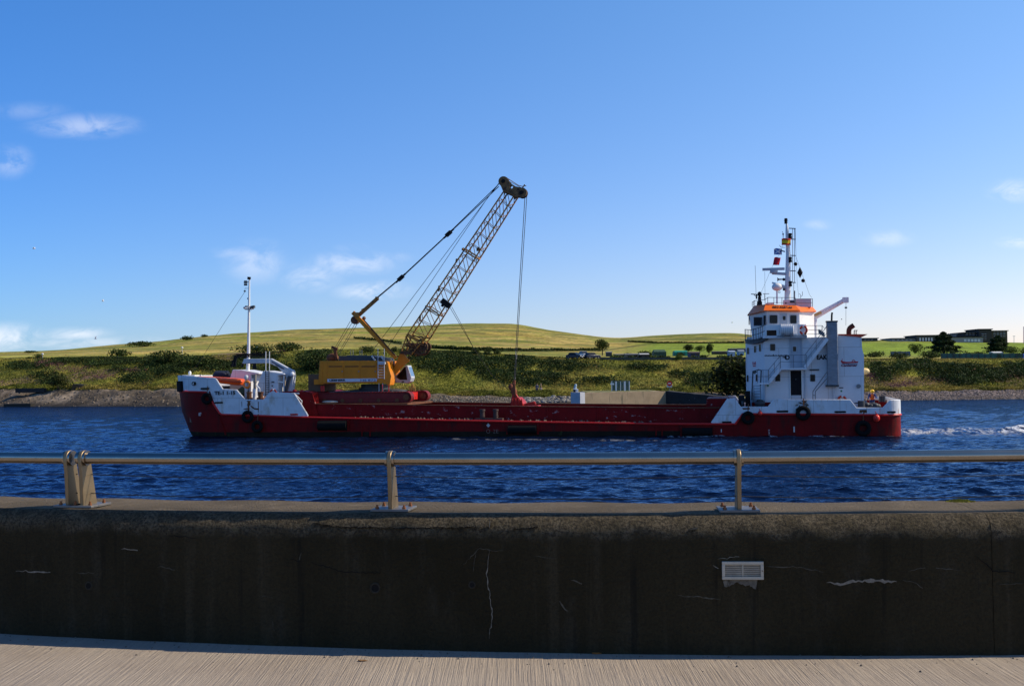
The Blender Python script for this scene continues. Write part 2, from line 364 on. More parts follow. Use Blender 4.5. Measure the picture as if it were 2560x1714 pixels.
# extra stations at the breaks
near = sorted([p for p in near if not (p[1] == 0 and p[0] < X1)] + [(x, 0.0) for x in TOPX if X1 + .2 < x < XS - RC - .1], key=lambda p: (p[0], -p[1] if p[0] < 0 else p[1]))
def rake(x, z):
    w = max(0., 1 - (x - XB) / (LB + 2)) ; return 1.25 * (max(0., 3.9 - z) / 3.9) ** 2.1 * w
def sweep_half(pts, zs):
    return [[(x + rake(x, z), y + (0 if y < BEAM / 2 else 0), z) for x, y in pts] for z in zs]
loop = near + [(x, BEAM - y) for x, y in near[::-1][1:-1]]
mb = MB()
levels = [-.9, .38, None, 1.0]
rings = []
for lv in (0, 1, 2, 3, 4):
    ring = []
    for x, y in loop:
        zt = ztop(x); z = [-.9, 0.12, 0.42, .42 + (zt - .42) * .5, zt][lv]
        ring.append((x + rake(x, z), y, z))
    rings.append(ring)
n = len(loop)
mb.loft(rings, cap=False)
xw = S(1700, 1090, 0).x
mb.m = [1 if (k < 2 * n and sum(mb.v[i].x for i in f) / 4 < xw) else 0 for k, f in enumerate(mb.f)]
# deck, strip by strip
m_ = len(near)
mb.cm = 2
zt_ = lambda x: ztop(x) - .012
b0 = len(mb.v)
for x, y in near: mb.v += [Vector((x + rake(x, ztop(x)), y + .02, zt_(x))), Vector((x + rake(x, ztop(x)), BEAM - y - .02, zt_(x)))]
for i in range(m_ - 1):
    a = b0 + 2 * i; mb.f.append([a, a + 2, a + 3, a + 1]); mb.m.append(2)
hull = part('hull', mb, [RED, WEED, DECK], smooth=40)
# rub rail and frames
mb = MB()
rl = [(x + rake(x, ztop(x)), y - (.05 if y < .01 else .03), ztop(x) - .03) for x, y in near]
mb.tube(rl, .085, 6); mb.mirror_y(BEAM)
part('rub_rail', mb, REDB, hull)
mb = MB()
for px in (1640, 1655, 1706, 1783, 905, 925):
    p = S(px, 1062, 0); mb.box((p.x - .05, -.06, .05), (p.x + .05, .05, p.z - .05))
part('side_stiffener', mb, RED, hull)
mb = MB(); p0, p1 = S(500, 978, 0), S(565, 1088, 0)
mb.bar((p0.x + .8, .1, p0.z), (p1.x, -.02, .2), .14, .1)
part('bow_frame', mb, RED, hull)

def strip(top, bot, m, name, side=0, th=.1, cap=True, mi=None, both=True):
    """bulwark plating between two (px, py) polylines, following the plan of the hull"""
    tx, tz = table([S(*p, 0) for p in top]); bx, bz = table([S(*p, 0) for p in bot])
    lo, hi = max(tx[0], bx[0]), min(tx[-1], bx[-1])
    xs_ = sorted([x for x in tx + bx if lo - 1e-6 <= x <= hi + 1e-6 and x > X1])
    pts = []
    for i, (x, y) in enumerate(near):
        if y > 0.01 or (x < X1 + .25): pts.append((x, y))
    if top[0][0] < 560: seq = [p for p in pts if p[0] < X1 + .25] + [(x, 0.) for x in xs_ if x > X1 + .25]
    else: seq = [(x, 0.) for x in xs_ if x < XS - RC - .05] + [p for p in pts if p[0] > 0]
    out, inn = [], []
    for i, (x, y) in enumerate(seq):
        zt, zb = float(np.interp(x, tx, tz)), float(np.interp(x, bx, bz)); zt = max(zt, zb + .01)
        a = seq[max(i - 1, 0)]; b = seq[min(i + 1, len(seq) - 1)]
        t = Vector((b[0] - a[0], b[1] - a[1])).normalized(); nn = Vector((-t.y, t.x))
        if nn.y < 0 and y < .01: nn = -nn
        fl = .14 * max(0, 1 - (x - XB) / LB) if top[0][0] < 560 else 0
        zh = ztop(x)
        out.append([(x + rake(x, zb) - .012 * nn.x, y - .012 * nn.y, zb), (x - fl + rake(x, zt) - .012 * nn.x, y - .012 * nn.y, zt)])
        inn.append([(x + rake(x, zb) + th * nn.x, y + th * nn.y, zb), (x - fl + rake(x, zt) + th * nn.x, y + th * nn.y, zt)])
    mb = MB(); secs = [[o[0], o[1], i_[1], i_[0]] for o, i_ in zip(out, inn)]
    mb.loft(secs)
    rail = [Vector(o[1]).lerp(Vector(i_[1]), .5) + Vector((0, 0, .02)) for o, i_ in zip(out, inn)]
    mb.tube(rail, .06, 6)
    if both: mb.mirror_y(BEAM)
    return part(name, mb, m, smooth=30)
a_ = lambda *l: [qA(x, y) for x, y in l]
bowb = strip(a_((165, 470), (400, 486), (695, 505), (800, 665), (1000, 675), (1122, 815), (1160, 822), (1400, 822), (1490, 715), (1845, 725), (2045, 1050)),
             a_((165, 680), (560, 690), (655, 870), (750, 1022), (1100, 1036), (2046, 1056)), WHITEW, 'bow_bulwark')
j_ = lambda *l: [qJ(x, y) for x, y in l]
sternb = strip(j_((85, 436), (265, 172), (345, 172), (410, 262), (720, 262), (785, 181), (1645, 181), (1715, 272), (2015, 272), (2080, 187), (2200, 187)),
               j_((85, 442), (345, 442), (430, 325), (1300, 325), (2200, 338)), WHITEW, 'stern_bulwark')
# freeing ports, emblem, lettering
def slot(l, r, t, b, yl=0, m=BLACK, parent=None):
    p, q = S(*l, yl), S(*r, yl); mb = MB()
    h = abs(S(l[0], t, yl).z - S(l[0], b, yl).z); zc = (S(l[0], t, yl).z + S(r[0], b, yl).z) / 2
    r_ = h / 2; ring = []
    for k in range(16):
        t_ = 2 * math.pi * k / 16; cx = q.x - r_ if math.cos(t_) >= 0 else p.x + r_
        ring.append((cx + r_ * math.cos(t_), zc + r_ * math.sin(t_)))
    mb.prism(ring, yl - .03, yl + .16)
    return mb
def slots(lst, m, parent, conv):
    for (x0, y0, x1, y1) in lst:
        l, r = conv(x0, y0), conv(x1, y1)
        o = part('freeing_port', slot(l, r, l[1], r[1]), m, parent)
slots([(478, 636, 600, 664), (680, 842, 806, 868)], BLACK, bowb, qA)
slots([(1788, 1014, 1905, 1042)], REDB, bowb, qA)
slots([(203, 416, 312, 438), (815, 294, 950, 318), (1468, 300, 1600, 323), (2060, 303, 2160, 326)], BLACK, sternb, qJ)
def on_bow(body, lb, rt, m, parent, yl=0., **k):
    return part('lettering', stext(body, lb, rt, yl - .02, **k), m, parent)
on_bow('TE-1 1-15', qA(680, 742), qA(985, 685), TEXTK, bowb, bold=.035)
mb = MB(); c = S(*qA(382, 577), 0.0)
yb_ = float(np.interp(c.x, [p[0] for p in near[:NPL]], [p[1] for p in near[:NPL]]))
c = S(*qA(382, 577), .35)
mb.cyl((c.x - .02, c.y - .16, c.z), (c.x + .2, c.y + .5, c.z), .16, n=20)
hub = part('hawse_emblem', mb, BLACK, bowb)
mb = MB(); mb.prism([(c.x - .10, c.z - .09), (c.x + .1, c.z - .09), (c.x + .07, c.z + .03), (c.x, c.z + .11), (c.x - .05, c.z)], c.y - .19, c.y - .14)
part('anchor_mark', mb, TEXTW, bowb)
part('draft_mark', stext('87', qA(448, 1050), qA(488, 1000), -.02), TEXTW, hull)
mb = MB(); c = S(*qF(707, 718), 0); mb.prism([(c.x - .16, c.z), (c.x, c.z - .16), (c.x + .16, c.z), (c.x, c.z + .16)], -.02, .02)
part('load_line_mark', mb, TEXTW, hull)
mb = MB(); c = S(*qF(705, 805), 0); mb.torus((c.x, -.005, c.z), (0, 1, 0), .14, .02, 20, 5); FADED = mat('faded_mark', (.22, .13, .10), .6); part('load_line_mark', mb, FADED, hull)
part('lettering', stext('Z', qF(780, 832), qF(812, 780), -.004, bold=-.01), FADED, hull); part('lettering', stext('E', qF(824, 832), qF(855, 780), -.004, bold=-.01), FADED, hull)
mb = MB()
for k in range(5): stext('8642'[k % 4] , qJ(722, 510 + 17 * k + 10), qJ(742, 510 + 17 * k), -.004, mb=mb)
part('draft_mark', mb, TEXTW, hull)
part('draft_mark', stext('I', qJ(190, 540), qJ(200, 505), -.004), TEXTW, hull); part('draft_mark', stext('I', qJ(1008, 540), qJ(1022, 475), -.004, bold=-.01), TEXTW, hull)
# rust running down from the deck gear, on the paint itself
RST = mat('rust_run', (.10, .04, .018), .85, 0, .5, 4, spot=((.20, .09, .04), .5, .15, 5, (1, 1, .3)))
def rust(conv, yl, pts, parent):
    P = [S(*conv(*q), yl) for q in pts]; mb = MB(); mb.prism([(p.x, p.z) for p in P], yl - .017, yl - .005); part('rust_stain', mb, RST, parent)
rust(qA, -.002, [(1150, 825), (1215, 825), (1205, 850), (1210, 880), (1190, 905), (1196, 960), (1180, 985), (1172, 930), (1160, 890), (1168, 850)], bowb)
rust(qA, -.002, [(1205, 890), (1230, 905), (1270, 935), (1330, 938), (1332, 962), (1270, 955), (1235, 935), (1212, 915)], bowb)
rust(qA, -.002, [(1322, 840), (1332, 840), (1330, 900), (1326, 1000), (1318, 1000), (1320, 900)], bowb)
rust(qA, -.002, [(1100, 945), (1160, 935), (1175, 950), (1130, 958)], bowb)
rust(qA, -.002, [(1075, 840), (1084, 838), (1086, 900), (1080, 925)], bowb)
rust(qJ, -.002, [(1752, 288), (1832, 286), (1836, 322), (1795, 326), (1785, 310), (1775, 326), (1748, 324)], sternb)
rust(qJ, -.002, [(1100, 186), (1160, 186), (1150, 205), (1135, 210), (1128, 240), (1118, 208)], sternb)
rust(qJ, -.002, [(430, 266), (520, 266), (516, 282), (440, 286)], sternb)
# black fender strip round the stem
tip = [p for p in near if p[0] < XB + 1.6]
mb = MB(); zlo_, zhi_ = S(470, 980, 0).z, S(470, 952, 0).z
mb.loft([[(x - .02, y - .02, zlo_), (x - .16, y - .12, zlo_ + .05), (x - .2, y - .12, zhi_), (x - .05, y - .02, zhi_)] for x, y in tip]); mb.mirror_y(BEAM)
part('bow_fender', mb, RUBBER, hull)
# roller fender boxes let into the side
for (x0, x1, y0, y1) in ((797, 868, 1050, 1076), (1271, 1342, 1061, 1085), (1706, 1781, 1068, 1090)):
    a, b = S(x0, y0, 0), S(x1, y1, 0); zc = (a.z + b.z) / 2; r = abs(a.z - b.z) / 2
    fb = MB().box((a.x - .18, -.12, zc - r), (a.x - .03, .05, zc + r + .1)).box((b.x + .03, -.12, zc - r), (b.x + .18, .05, zc + r + .1))
    fb.box((a.x - .03, -.02, zc - r), (b.x + .03, .03, zc + r))
    fo = part('fender_bracket', fb, RED, hull)
    part('roller_fender', MB().cyl((a.x, -.03, zc), (b.x, -.03, zc), r * .95, n=18), RUBBER, hull)

# hopper: coaming walls, floor, rim
def PX(px, py, y): return S(px, py, y).x
YC = 1.35
hx0 = PX(742, 1010, YC); hx1 = PX(1800, 1010, YC)
czt = lambda x: float(np.interp(x, [S(800, 1009.5, YC).x, S(1300, 1016, YC).x, S(1700, 1020, YC).x], [S(800, 1009.5, YC).z, S(1300, 1016, YC).z, S(1700, 1020, YC).z]))
mb = MB(); xsn = np.linspace(hx0, hx1, 24)
mb.loft([[(x, YC, .5), (x, YC, czt(x)), (x, YC + .16, czt(x)), (x, YC + .16, .5)] for x in xsn]); mb.mirror_y(BEAM)
coam = part('hopper_coaming', mb, REDC)
mb = MB(); mb.loft([[(x, YC - .1, czt(x)), (x, YC - .1, czt(x) + .05), (x, YC + .3, czt(x) + .05), (x, YC + .3, czt(x))] for x in xsn]); mb.mirror_y(BEAM)
part('coaming_rim', mb, RUSTY, coam)
mb = MB()
for x in np.linspace(hx0 + 1, hx1 - 1.5, 9): mb.box((x - .05, YC - .05, ztop(x)), (x + .05, YC + .02, czt(x) - .02))
part('coaming_stay', mb, REDC, coam)
part('hopper_floor', MB().box((hx0, YC + .1, .2), (hx1, BEAM - YC - .1, .6)), SAND)
# forward and after bulkheads of the hopper
z0 = S(750, 984, 1.5).z
f0 = PX(705, 984, 1.2); f1 = PX(772, 984, 1.2)
mb = MB(); mb.prism([(f0, 1.2), (f1 + .9, 1.2), (f1 + .3, z0 + .05), (f1 - .4, z0 + .2), (f0, z0 + .2)], 1.2, BEAM - 1.2)
part('hopper_bulkhead', mb, REDC)
a, b = S(1766, 1000, 2.2), S(1822, 1000, 2.2)
mb = MB().box((a.x, 2.2, 1.0), (b.x, BEAM - 2.2, S(1790, 996, 2.2).z)); part('hopper_bulkhead', mb, REDC)
# bitts on the side deck
bx = S(*qF(515, 640), .35); b2 = S(*qF(920, 640), .35); zb = ztop(bx.x)
mb = MB().box((bx.x, .12, zb - .02), (b2.x, .75, zb + .16))
for zx in (620, 815):
    p = S(*qF(zx, 600), .42); mb.cyl((p.x, .42, zb + .1), (p.x, .42, zb + .85), .19); mb.cyl((p.x, .42, zb + .72), (p.x, .42, zb + .86), .235); mb.cyl((p.x, .42, zb + .3), (p.x, .42, zb + .36), .215)
part('mooring_bitts', mb, mat('grimy_bitts', (.06, .035, .03), .7, 0, .4, 4, bump=.3))

# ---------------- forecastle
ZF = S(*qA(900, 700), 1.0).z - .55           # forecastle deck
part('forecastle_deck', MB().box((XB + 2.2, .9, 1.2), (PX(*qA(1100, 700), 1.), BEAM - .9, ZF)), DECK)
def rect3(conv, x0, y0, x1, y1, ya, yb):
    a, b = S(*conv(x0, y0), ya), S(*conv(x1, y1), ya); return (a.x, ya, a.z), (b.x, yb, b.z)
def polyS(conv, pts, yl): return [(p.x, p.z) for p in (S(*conv(x, y), yl) for x, y in pts)]
# deckhouse forward (low, sloping top) and aft one
mb = MB(); mb.prism(polyS(qA, [(905, 500), (945, 372), (1075, 375), (1330, 420), (1330, 438), (1215, 445), (1215, 800), (905, 800)], 4.6), 4.6, 7.4)
dh = part('deckhouse', mb, WHITE, bevel=.04)
mb = MB(); mb.prism(polyS(qA, [(1305, 600), (1385, 402), (1410, 388), (1690, 428), (1712, 445), (1612, 455), (1605, 760), (1305, 760)], 2.2), 2.2, 4.4)
dh2 = part('deckhouse', mb, WHITE, bevel=.04)
part('door', MB().box(*rect3(qA, 1625, 565, 1665, 720, 2.6, 2.75)), LGREY, dh2)
mb = MB()
for (x0, y0, x1, y1) in ((1605, 445, 1618, 740), (1605, 545, 1700, 562), (1688, 455, 1702, 700)): mb.box(*rect3(qA, x0, y0, x1, y1, 2.3, 2.4))
part('shelter_frame', mb, CREAM, dh2)
part('cable_box', MB().box(*rect3(qA, 1660, 470, 1700, 690, 3.4, 3.9)), mat('tan_box', (.45, .35, .25), .6), dh2)
mb = MB()
for y0, w in ((545, 40), (600, 22)): mb.box(*rect3(qA, 1515, y0, 1515 + w, y0 + 16, 2.17, 2.25))
part('notice_plate', mb, DGREY, dh2)
# ladder and stanchions on the after deckhouse
mb = MB()
for zx in (1432, 1485):
    mb.tube([sA(zx, 105, 2.0), sA(zx, 390, 2.0)], .035); 
part('ladder_stanchion', mb, CREAM, dh2)
mb = MB()
for zx in (1428, 1478): mb.tube([sA(zx, 380, 2.0), sA(zx, 752, 2.0)], .035)
for k in range(11): mb.tube([sA(1428, 400 + k * 33, 2.0), sA(1478, 400 + k * 33, 2.0)], .025)
part('ladder', mb, DGREY, dh2)
# black stowed bundle (gangway) above the knuckle crane
mb = MB(); g0, g1 = sA(1000, 165, 3.0), sA(1440, 160, 3.0)
for dy, dz in ((0, .1), (0, -.12), (.35, .1), (.35, -.12), (.18, 0)): mb.bar(g0 + Vector((0, dy, dz)), g1 + Vector((0, dy, dz)), .09)
for k in range(9): p = g0.lerp(g1, k / 8); mb.bar(p + Vector((0, 0, .12)), p + Vector((0, .35, -.14)), .06)
for (x0, y0, x1, y1) in ((990, 160, 930, 330), (1010, 180, 960, 330), (980, 200, 985, 320), (930, 250, 1000, 250)): mb.bar(sA(x0, y0, 3.1), sA(x1, y1, 3.1), .12)
part('stowed_gangway', mb, BLACK)
# knuckle crane
kc = [(1085, 285), (1108, 215), (1505, 210), (1800, 372), (1835, 470), (1740, 500), (1690, 425), (1600, 330), (1480, 278)]
mb = MB(); mb.prism(polyS(qA, kc, 2.6), 2.6, 3.0)
mb.prism(polyS(qA, [(1800, 372), (1828, 382), (1842, 470), (1815, 720), (1705, 720), (1752, 640), (1775, 500)], 2.6), 2.5, 3.1)
kcr = part('knuckle_crane', mb, LGREY, bevel=.03)
mb = MB(); pp = polyS(qA, [(1690, 425), (1835, 470), (1840, 480), (1700, 720), (1712, 600), (1730, 520)], 2.7)
part('hydraulic_ram', MB().bar(sA(1785, 470, 2.45), sA(1725, 690, 2.45), .28), DGREY, kcr)
mb = MB().bar(sA(1520, 255, 2.58), sA(1700, 362, 2.58), .03, .1); mb.bar(sA(1575, 305, 2.58), sA(1680, 360, 2.58), .03, .05)
part('boom_stripe', mb, mat('dull_navy', (.06, .07, .12), .5), kcr)
part('hook_block', MB().cyl(sA(1265, 280, 2.8), sA(1265, 365, 2.8), .13, .2).cyl(sA(1100, 260, 2.8), sA(1085, 340, 2.8), .08), BLACK, kcr)
part('winch_motor', MB().ball(sA(1820, 440, 2.5), .2), WHITE, kcr)
# fire monitor pipes, ventilators, bollards, windlass
mb = MB().cyl(sA(1275, 440, 1.6), sA(1270, 660, 1.6), .125).cyl(sA(1275, 545, 1.6), sA(1275, 560, 1.6), .17).cyl(sA(1240, 450, 1.7), sA(1240, 500, 1.7), .07)
part('vent_pipe', mb, mat('dirty_pipe', (.20, .18, .16), .6, 0, .4, 3))
part('vent_base', MB().cyl(sA(1268, 655, 1.6), sA(1268, 830, 1.6), .17).tube([sA(1300, 610, 1.5), sA(1340, 650, 1.5), sA(1345, 710, 1.5)], .07), WHITE)
part('ventilator', MB().cyl(sA(1145, 530, 2.2), sA(1145, 790, 2.2), .14).ball(sA(1148, 490, 2.2), (.2, .2, .24)).cyl(sA(1190, 540, 2.6), sA(1190, 720, 2.6), .1), LGREY)
part('float_cage', MB().torus(sA(1158, 590, 2.1), (.2, 1, 0), .26, .1), mat('orange_float', (.75, .22, .03), .5))
for zx in (1190, 1355):
    p = sA(zx, 760, .7); mb = MB().cyl((p.x, .7, p.z - .5), (p.x, .7, p.z + .33), .2).cyl((p.x, .7, p.z + .25), (p.x, .7, p.z + .36), .25)
    part('bollard', mb, RUSTY)
mb = MB()
for k in range(5): mb.torus(sA(1090 + 14 * k, 690 + 8 * k, 2.4), (.6, 1, .2), .35, .06, 16, 6)
mb.bar(sA(1060, 640, 2.4), sA(1110, 720, 2.5), .5); part('rope_heap', mb, mat('green_rope', (.06, .08, .05), .9, 0, .4, 8))
part('windlass', MB().cyl(sA(700, 460, 5.4), sA(880, 460, 5.4), .42).ball(sA(770, 455, 5.2), (.75, .5, .35)).box(*rect3(qA, 830, 430, 885, 490, 5, 5.6)), mat('navy_tarpaulin', (.012, .015, .03), .7, 0, .3, 3, bump=.6, bscale=4))
part('bow_light_base', MB().box(*rect3(qA, 205, 452, 390, 480, 3.2, 4.6)).ball(sA(320, 425, 3.6), (.13, .13, .2)), CREAM, bevel=.02)
part('recess_shade_wall', MB().box(*rect3(qA, 760, 610, 1080, 800, 6.5, 6.7)), DGREY)  # dark grey sheet stands in for the shade beneath the rescue boat
mb = MB(); mb.tube([sA(1850, 730, .5), sA(1880, 750, .5), sA(1960, 830, .5), sA(1950, 890, .5)], .04); mb.tube([sA(1850, 720, 1.0), sA(1920, 722, 1.0)], .05)
part('handrail', mb, CREAM)
part('fire_monitor', MB().cyl(sA(1855, 680, 2.0), sA(1850, 730, 2.0), .13).ball(sA(1853, 690, 2.), .17).bar(sA(1960, 670, 3), sA(1958, 720, 3), .2), REDB)
# foremast
mb = MB(); mb.tube([sA(1163, 560, 5.3), sB(455, 1270, 5.3), sB(462, 600, 5.3), sB(467, 215, 5.3)], [.17, .14, .095, .065], 14)
fm = part('foremast', mb, CREAM)
part('mast_light', MB().cyl(sB(462, 215, 5.3), sB(464, 180, 5.3), .15), BLACK, fm)
part('mast_light', MB().cyl(sB(415, 300, 5.3), sB(415, 275, 5.3), .15).cyl(sB(415, 268, 5.3), sB(415, 245, 5.3), .16).cyl(sB(415, 240, 5.3), sB(415, 232, 5.3), .15).bar(sB(415, 250, 5.3), sB(462, 250, 5.3), .05), DGREY, fm)
part('mast_light', MB().cyl(sB(403, 370, 5.3), sB(403, 388, 5.3), .09).bar(sB(407, 335, 5.3), sB(403, 370, 5.3), .02).bar(sB(443, 470, 5.3), sB(443, 495, 5.3), .05).bar(sB(407, 337, 5.3), sB(460, 340, 5.3), .03), DGREY, fm)
mb = MB().torus(sB(458, 615, 5.3), (0, .15, 1), .42, .06, 18, 6).bar(sB(410, 630, 5.3), sB(495, 630, 5.3), .3, .12).bar(sB(480, 610, 5.0), sB(535, 590, 5.0), .35, .14)
part('mast_platform', mb, LGREY, fm)
part('floodlight', MB().box(*rect3(qB, 405, 583, 440, 605, 4.9, 5.2)).bar(sB(490, 605, 4.8), sB(540, 594, 4.8), .3, .2), DGREY, fm)
part('stay_wire', MB().tube([sB(403, 390, 5.3), S(565, 800, 4.9), sA(372, 395, 4.2)], .014, 4), ROPEM, fm)

# ---------------- accommodation block
ZD = 1.5
YA = 1.7
def SP(px, py, p0, nrm):
    o = SHIPI @ CAM; d = SHIPI.to_3x3() @ ray(px, py); n_ = Vector(nrm); return o + d * ((Vector(p0) - o).dot(n_) / d.dot(n_))
xa = PX(*qH(370, 900), YA); xe = PX(*qH(1340, 900), YA)
ZW = S(*qH(700, 648), YA).z                     # wheelhouse deck
pf = S(*qH(128, 900), 4.7)
planA = [(xa, YA), (xe, YA), (xe, BEAM - YA), (xa, BEAM - YA), (pf.x, BEAM - 4.7), (pf.x, 4.7)]
acc = part('accommodation', MB().slab(planA, ZD, ZW), WHITE)
NCH = Vector((4.7 - YA, 0, 0)); d_ = Vector((pf.x - xa, 4.7 - YA, 0)).normalized(); NCH = Vector((d_.y, -d_.x, 0))
if NCH.y > 0: NCH = -NCH
PCH = Vector((xa, YA, 0))
def window(parent, conv, x0, y0, x1, y1, p0, nrm, name='window', fw=.07, frame=LGREY, pane=GLASS, rnd=.28):
    nrm = Vector(nrm).normalized()
    c = [SP(*conv(*q), p0, nrm) for q in ((x0, y1), (x1, y1), (x1, y0), (x0, y0))]
    def ring(sc_, off):
        cen = (c[0] + c[1] + c[2] + c[3]) / 4; pts = []
        ex = (c[1] - c[0]) / 2; ey = (c[3] - c[0]) / 2
        lx, ly = ex.length, ey.length; rr = rnd * min(lx, ly)
        for qx, qy, a0 in ((1, -1, -90), (1, 1, 0), (-1, 1, 90), (-1, -1, 180)):
            for k in range(4):
                t = R(a0 + 30 * k); X_ = qx * (lx - rr) + rr * math.cos(t); Y_ = qy * (ly - rr) + rr * math.sin(t)
                X_ -= math.copysign(sc_, X_); Y_ -= math.copysign(sc_, Y_)
                pts.append(cen + ex * (X_ / lx) + ey * (Y_ / ly) + nrm * off)
        return pts
    mb = MB(); mb.loft([ring(-fw, -.02), ring(-fw, .035), ring(0, .035), ring(0, .012)], cap=False)
    mb.cm = 1; mb.add(ring(0, .012), [tuple(range(16))])
    return part(name, mb, [frame, pane], parent)
nY = (0, -1, 0); pY = (0, YA, 0)
for r_ in ((445, 727, 513, 818), (512, 1124, 580, 1218), (968, 1126, 1036, 1220)): window(acc, qH, *r_, pY, nY, fw=.03, frame=STEEL)
for r_ in ((148, 778, 172, 862), (240, 755, 264, 842), (304, 735, 328, 828), (145, 1135, 165, 1222), (262, 1126, 284, 1218)): window(acc, qH, *r_, PCH, NCH, fw=.02, frame=STEEL)
# upper door in a shallow recess, dark open doorway below
def recess(x0, y0, x1, y1, m, inner, name):
    a, b = S(*qH(x0, y1), YA), S(*qH(x1, y0), YA); mb = MB()
    mb.box((a.x, YA - .02, a.z), (b.x, YA + .01, b.z))
    o = part(name, mb, inner, acc)
    fr = MB()
    for p, q in (((a.x - .06, a.z), (a.x, b.z)), ((b.x, a.z), (b.x + .06, b.z)), ((a.x - .06, b.z), (b.x + .06, b.z + .06))):
        fr.box((p[0], YA - .09, p[1]), (q[0], YA, q[1]))
    part('door_frame', fr, m, acc); return o
recess(716, 655, 853, 1040, LGREY, mat('door_grey', (.40, .43, .48), .5, 0, .1), 'door')
window(acc, qH, 735, 755, 795, 835, (0, YA - .03, 0), nY, fw=.05)
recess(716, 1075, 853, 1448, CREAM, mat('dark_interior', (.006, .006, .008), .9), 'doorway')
part('doorway_fitting', MB().ball(S(*qH(782, 1190), YA - .05), (.06, .03, .06)), DGREY, acc)
part('doorway_sill', MB().box(*rect3(qH, 720, 1400, 850, 1446, YA - .05, YA)), LGREY, acc)
# lettering and marks on the white side
part('lettering', stext('nodosa', qH(375, 893), qH(610, 862), YA - .004, bold=.03), TEXTK, acc)
mb = MB()
for (x0, y0, x1, y1) in ((612, 872, 622, 912), (628, 872, 645, 885), (628, 892, 640, 912)): mb.box(*rect3(qH, x0, y0, x1, y1, YA - .02, YA))
c = S(*qH(668, 905), YA); mb.torus((c.x, YA, c.z), (0, 1, 0), .15, .045, 18, 6); c = S(*qH(655, 885), YA); mb.box((c.x - .03, YA - .02, c.z - .25), (c.x + .03, YA, c.z + .1))
part('builder_logo', mb, TEXTK, acc)
part('lettering', stext('shipyard', qH(485, 917), qH(605, 902), YA - .004, bold=-.01), mat('grey_lettering', (.35, .35, .36), .5), acc)
part('lettering', stext('EAK', qH(1055, 935), qH(1195, 868), YA - .004, bold=.05), TEXTK, acc)
mb = MB()
for (x0, y0, x1, y1) in ((218, 960, 226, 1000), (236, 965, 244, 1000), (252, 958, 260, 1000), (218, 992, 260, 1002), (222, 1012, 258, 1026)):
    q = [SP(*qH(*t), PCH, NCH) for t in ((x0, y1), (x1, y1), (x1, y0), (x0, y0))]
    mb.loft([[p + NCH * .015 for p in q], [p - NCH * .01 for p in q]])
part('painted_mark', mb, TEXTR, acc)
part('handrail_bar', MB().box(*rect3(qH, 965, 1058, 1088, 1074, YA - .12, YA)).box(*rect3(qH, 1350, 1295, 1402, 1308, YA - .03, YA)), DGREY, acc)
part('sign', MB().box(*rect3(qH, 405, 1262, 428, 1285, YA - .03, YA)).box(*rect3(qH, 1366, 1332, 1388, 1355, YA - .03, YA)), GREENP, acc)
mb = MB()
for zx, y0 in ((380, 1240), (905, 1075)): mb.tube([S(*qH(zx, y0), YA - .08), S(*qH(zx, 1480), YA - .08)], .05)
part('drain_pipe', mb, LGREY, acc)
c = S(*qH(1600, 1280), YA); part('ventilator', MB().cyl((c.x, YA - .12, c.z), (c.x, YA, c.z), .16), STEEL, acc)

# funnel casing with raked after edge and red flared top
e = lambda x, y: (lambda p: (p.x, p.z))(S(*qH(x, y), YA))
case = [e(1330, 1560), e(1672, 1560), e(1672, 875), e(1648, 790), e(1640, 640), e(1335, 610)]
fc = part('funnel_casing', MB().prism([(case[0][0], ZD), (case[1][0], ZD)] + case[2:], YA - .012, BEAM - YA), WHITE)
mb = MB(); t0 = [e(1335, 612), e(1640, 642), e(1722, 602), e(1340, 600)]
mb.prism(t0, YA - .1, BEAM - YA + .1); part('funnel_cap', mb, mat('red_orange_cap', (.62, .05, .015), .45, 0, .1), fc)
mb = MB(); mb.tube([sH(1475, 612, 3.5), sH(1475, 560, 3.5), sH(1478, 540, 3.5), sH(1488, 522, 3.5), sH(1504, 508, 3.5), sH(1540, 485, 3.5)], .19, 14)
part('exhaust_pipe', mb, mat('sooty_rust', (.05, .025, .015), .8, 0, .4, 4), fc)
mb = MB()
for zx in (1545, 1570): mb.tube([sH(zx, 605, 3.2), sH(zx, 560, 3.2), sH(zx + 8, 550, 3.2), sH(zx + 18, 555, 3.2)], .035)
part('breather_pipe', mb, DGREY, fc)
mb = stext('Canlemar', qH(1375, 1025), qH(1585, 990), YA - .02, bold=.045)
part('lettering', mb, mat('crimson_lettering', (.16, .02, .05), .5), fc)
mb = MB(); mb.prism(polyS(qH, [(1368, 955), (1385, 935), (1395, 955), (1440, 962), (1520, 962), (1600, 955), (1590, 975), (1500, 980), (1385, 982)], YA), YA - .028, YA)
mb.tube([sH(1515, 962, YA - .02), sH(1530, 938, YA - .02), sH(1550, 945, YA - .02), sH(1560, 962, YA - .02)], .03, 5); mb.bar(sH(1388, 940, YA - .02), sH(1390, 920, YA - .02), .03)
part('ship_emblem', mb, TEXTR, fc)
mb = MB(); mb.tube([sH(1385, 1000 - 6, YA - .02), sH(1440, 986, YA - .02), sH(1500, 992, YA - .02), sH(1590, 986, YA - .02)], .022, 5)
part('wave_mark', mb, TEXTB, fc)
part('stern_lamp', MB().ball(sH(1690, 1085, 2.6), (.32, .3, .24)), mat('cream_lamp', (.75, .55, .25), .5), fc)
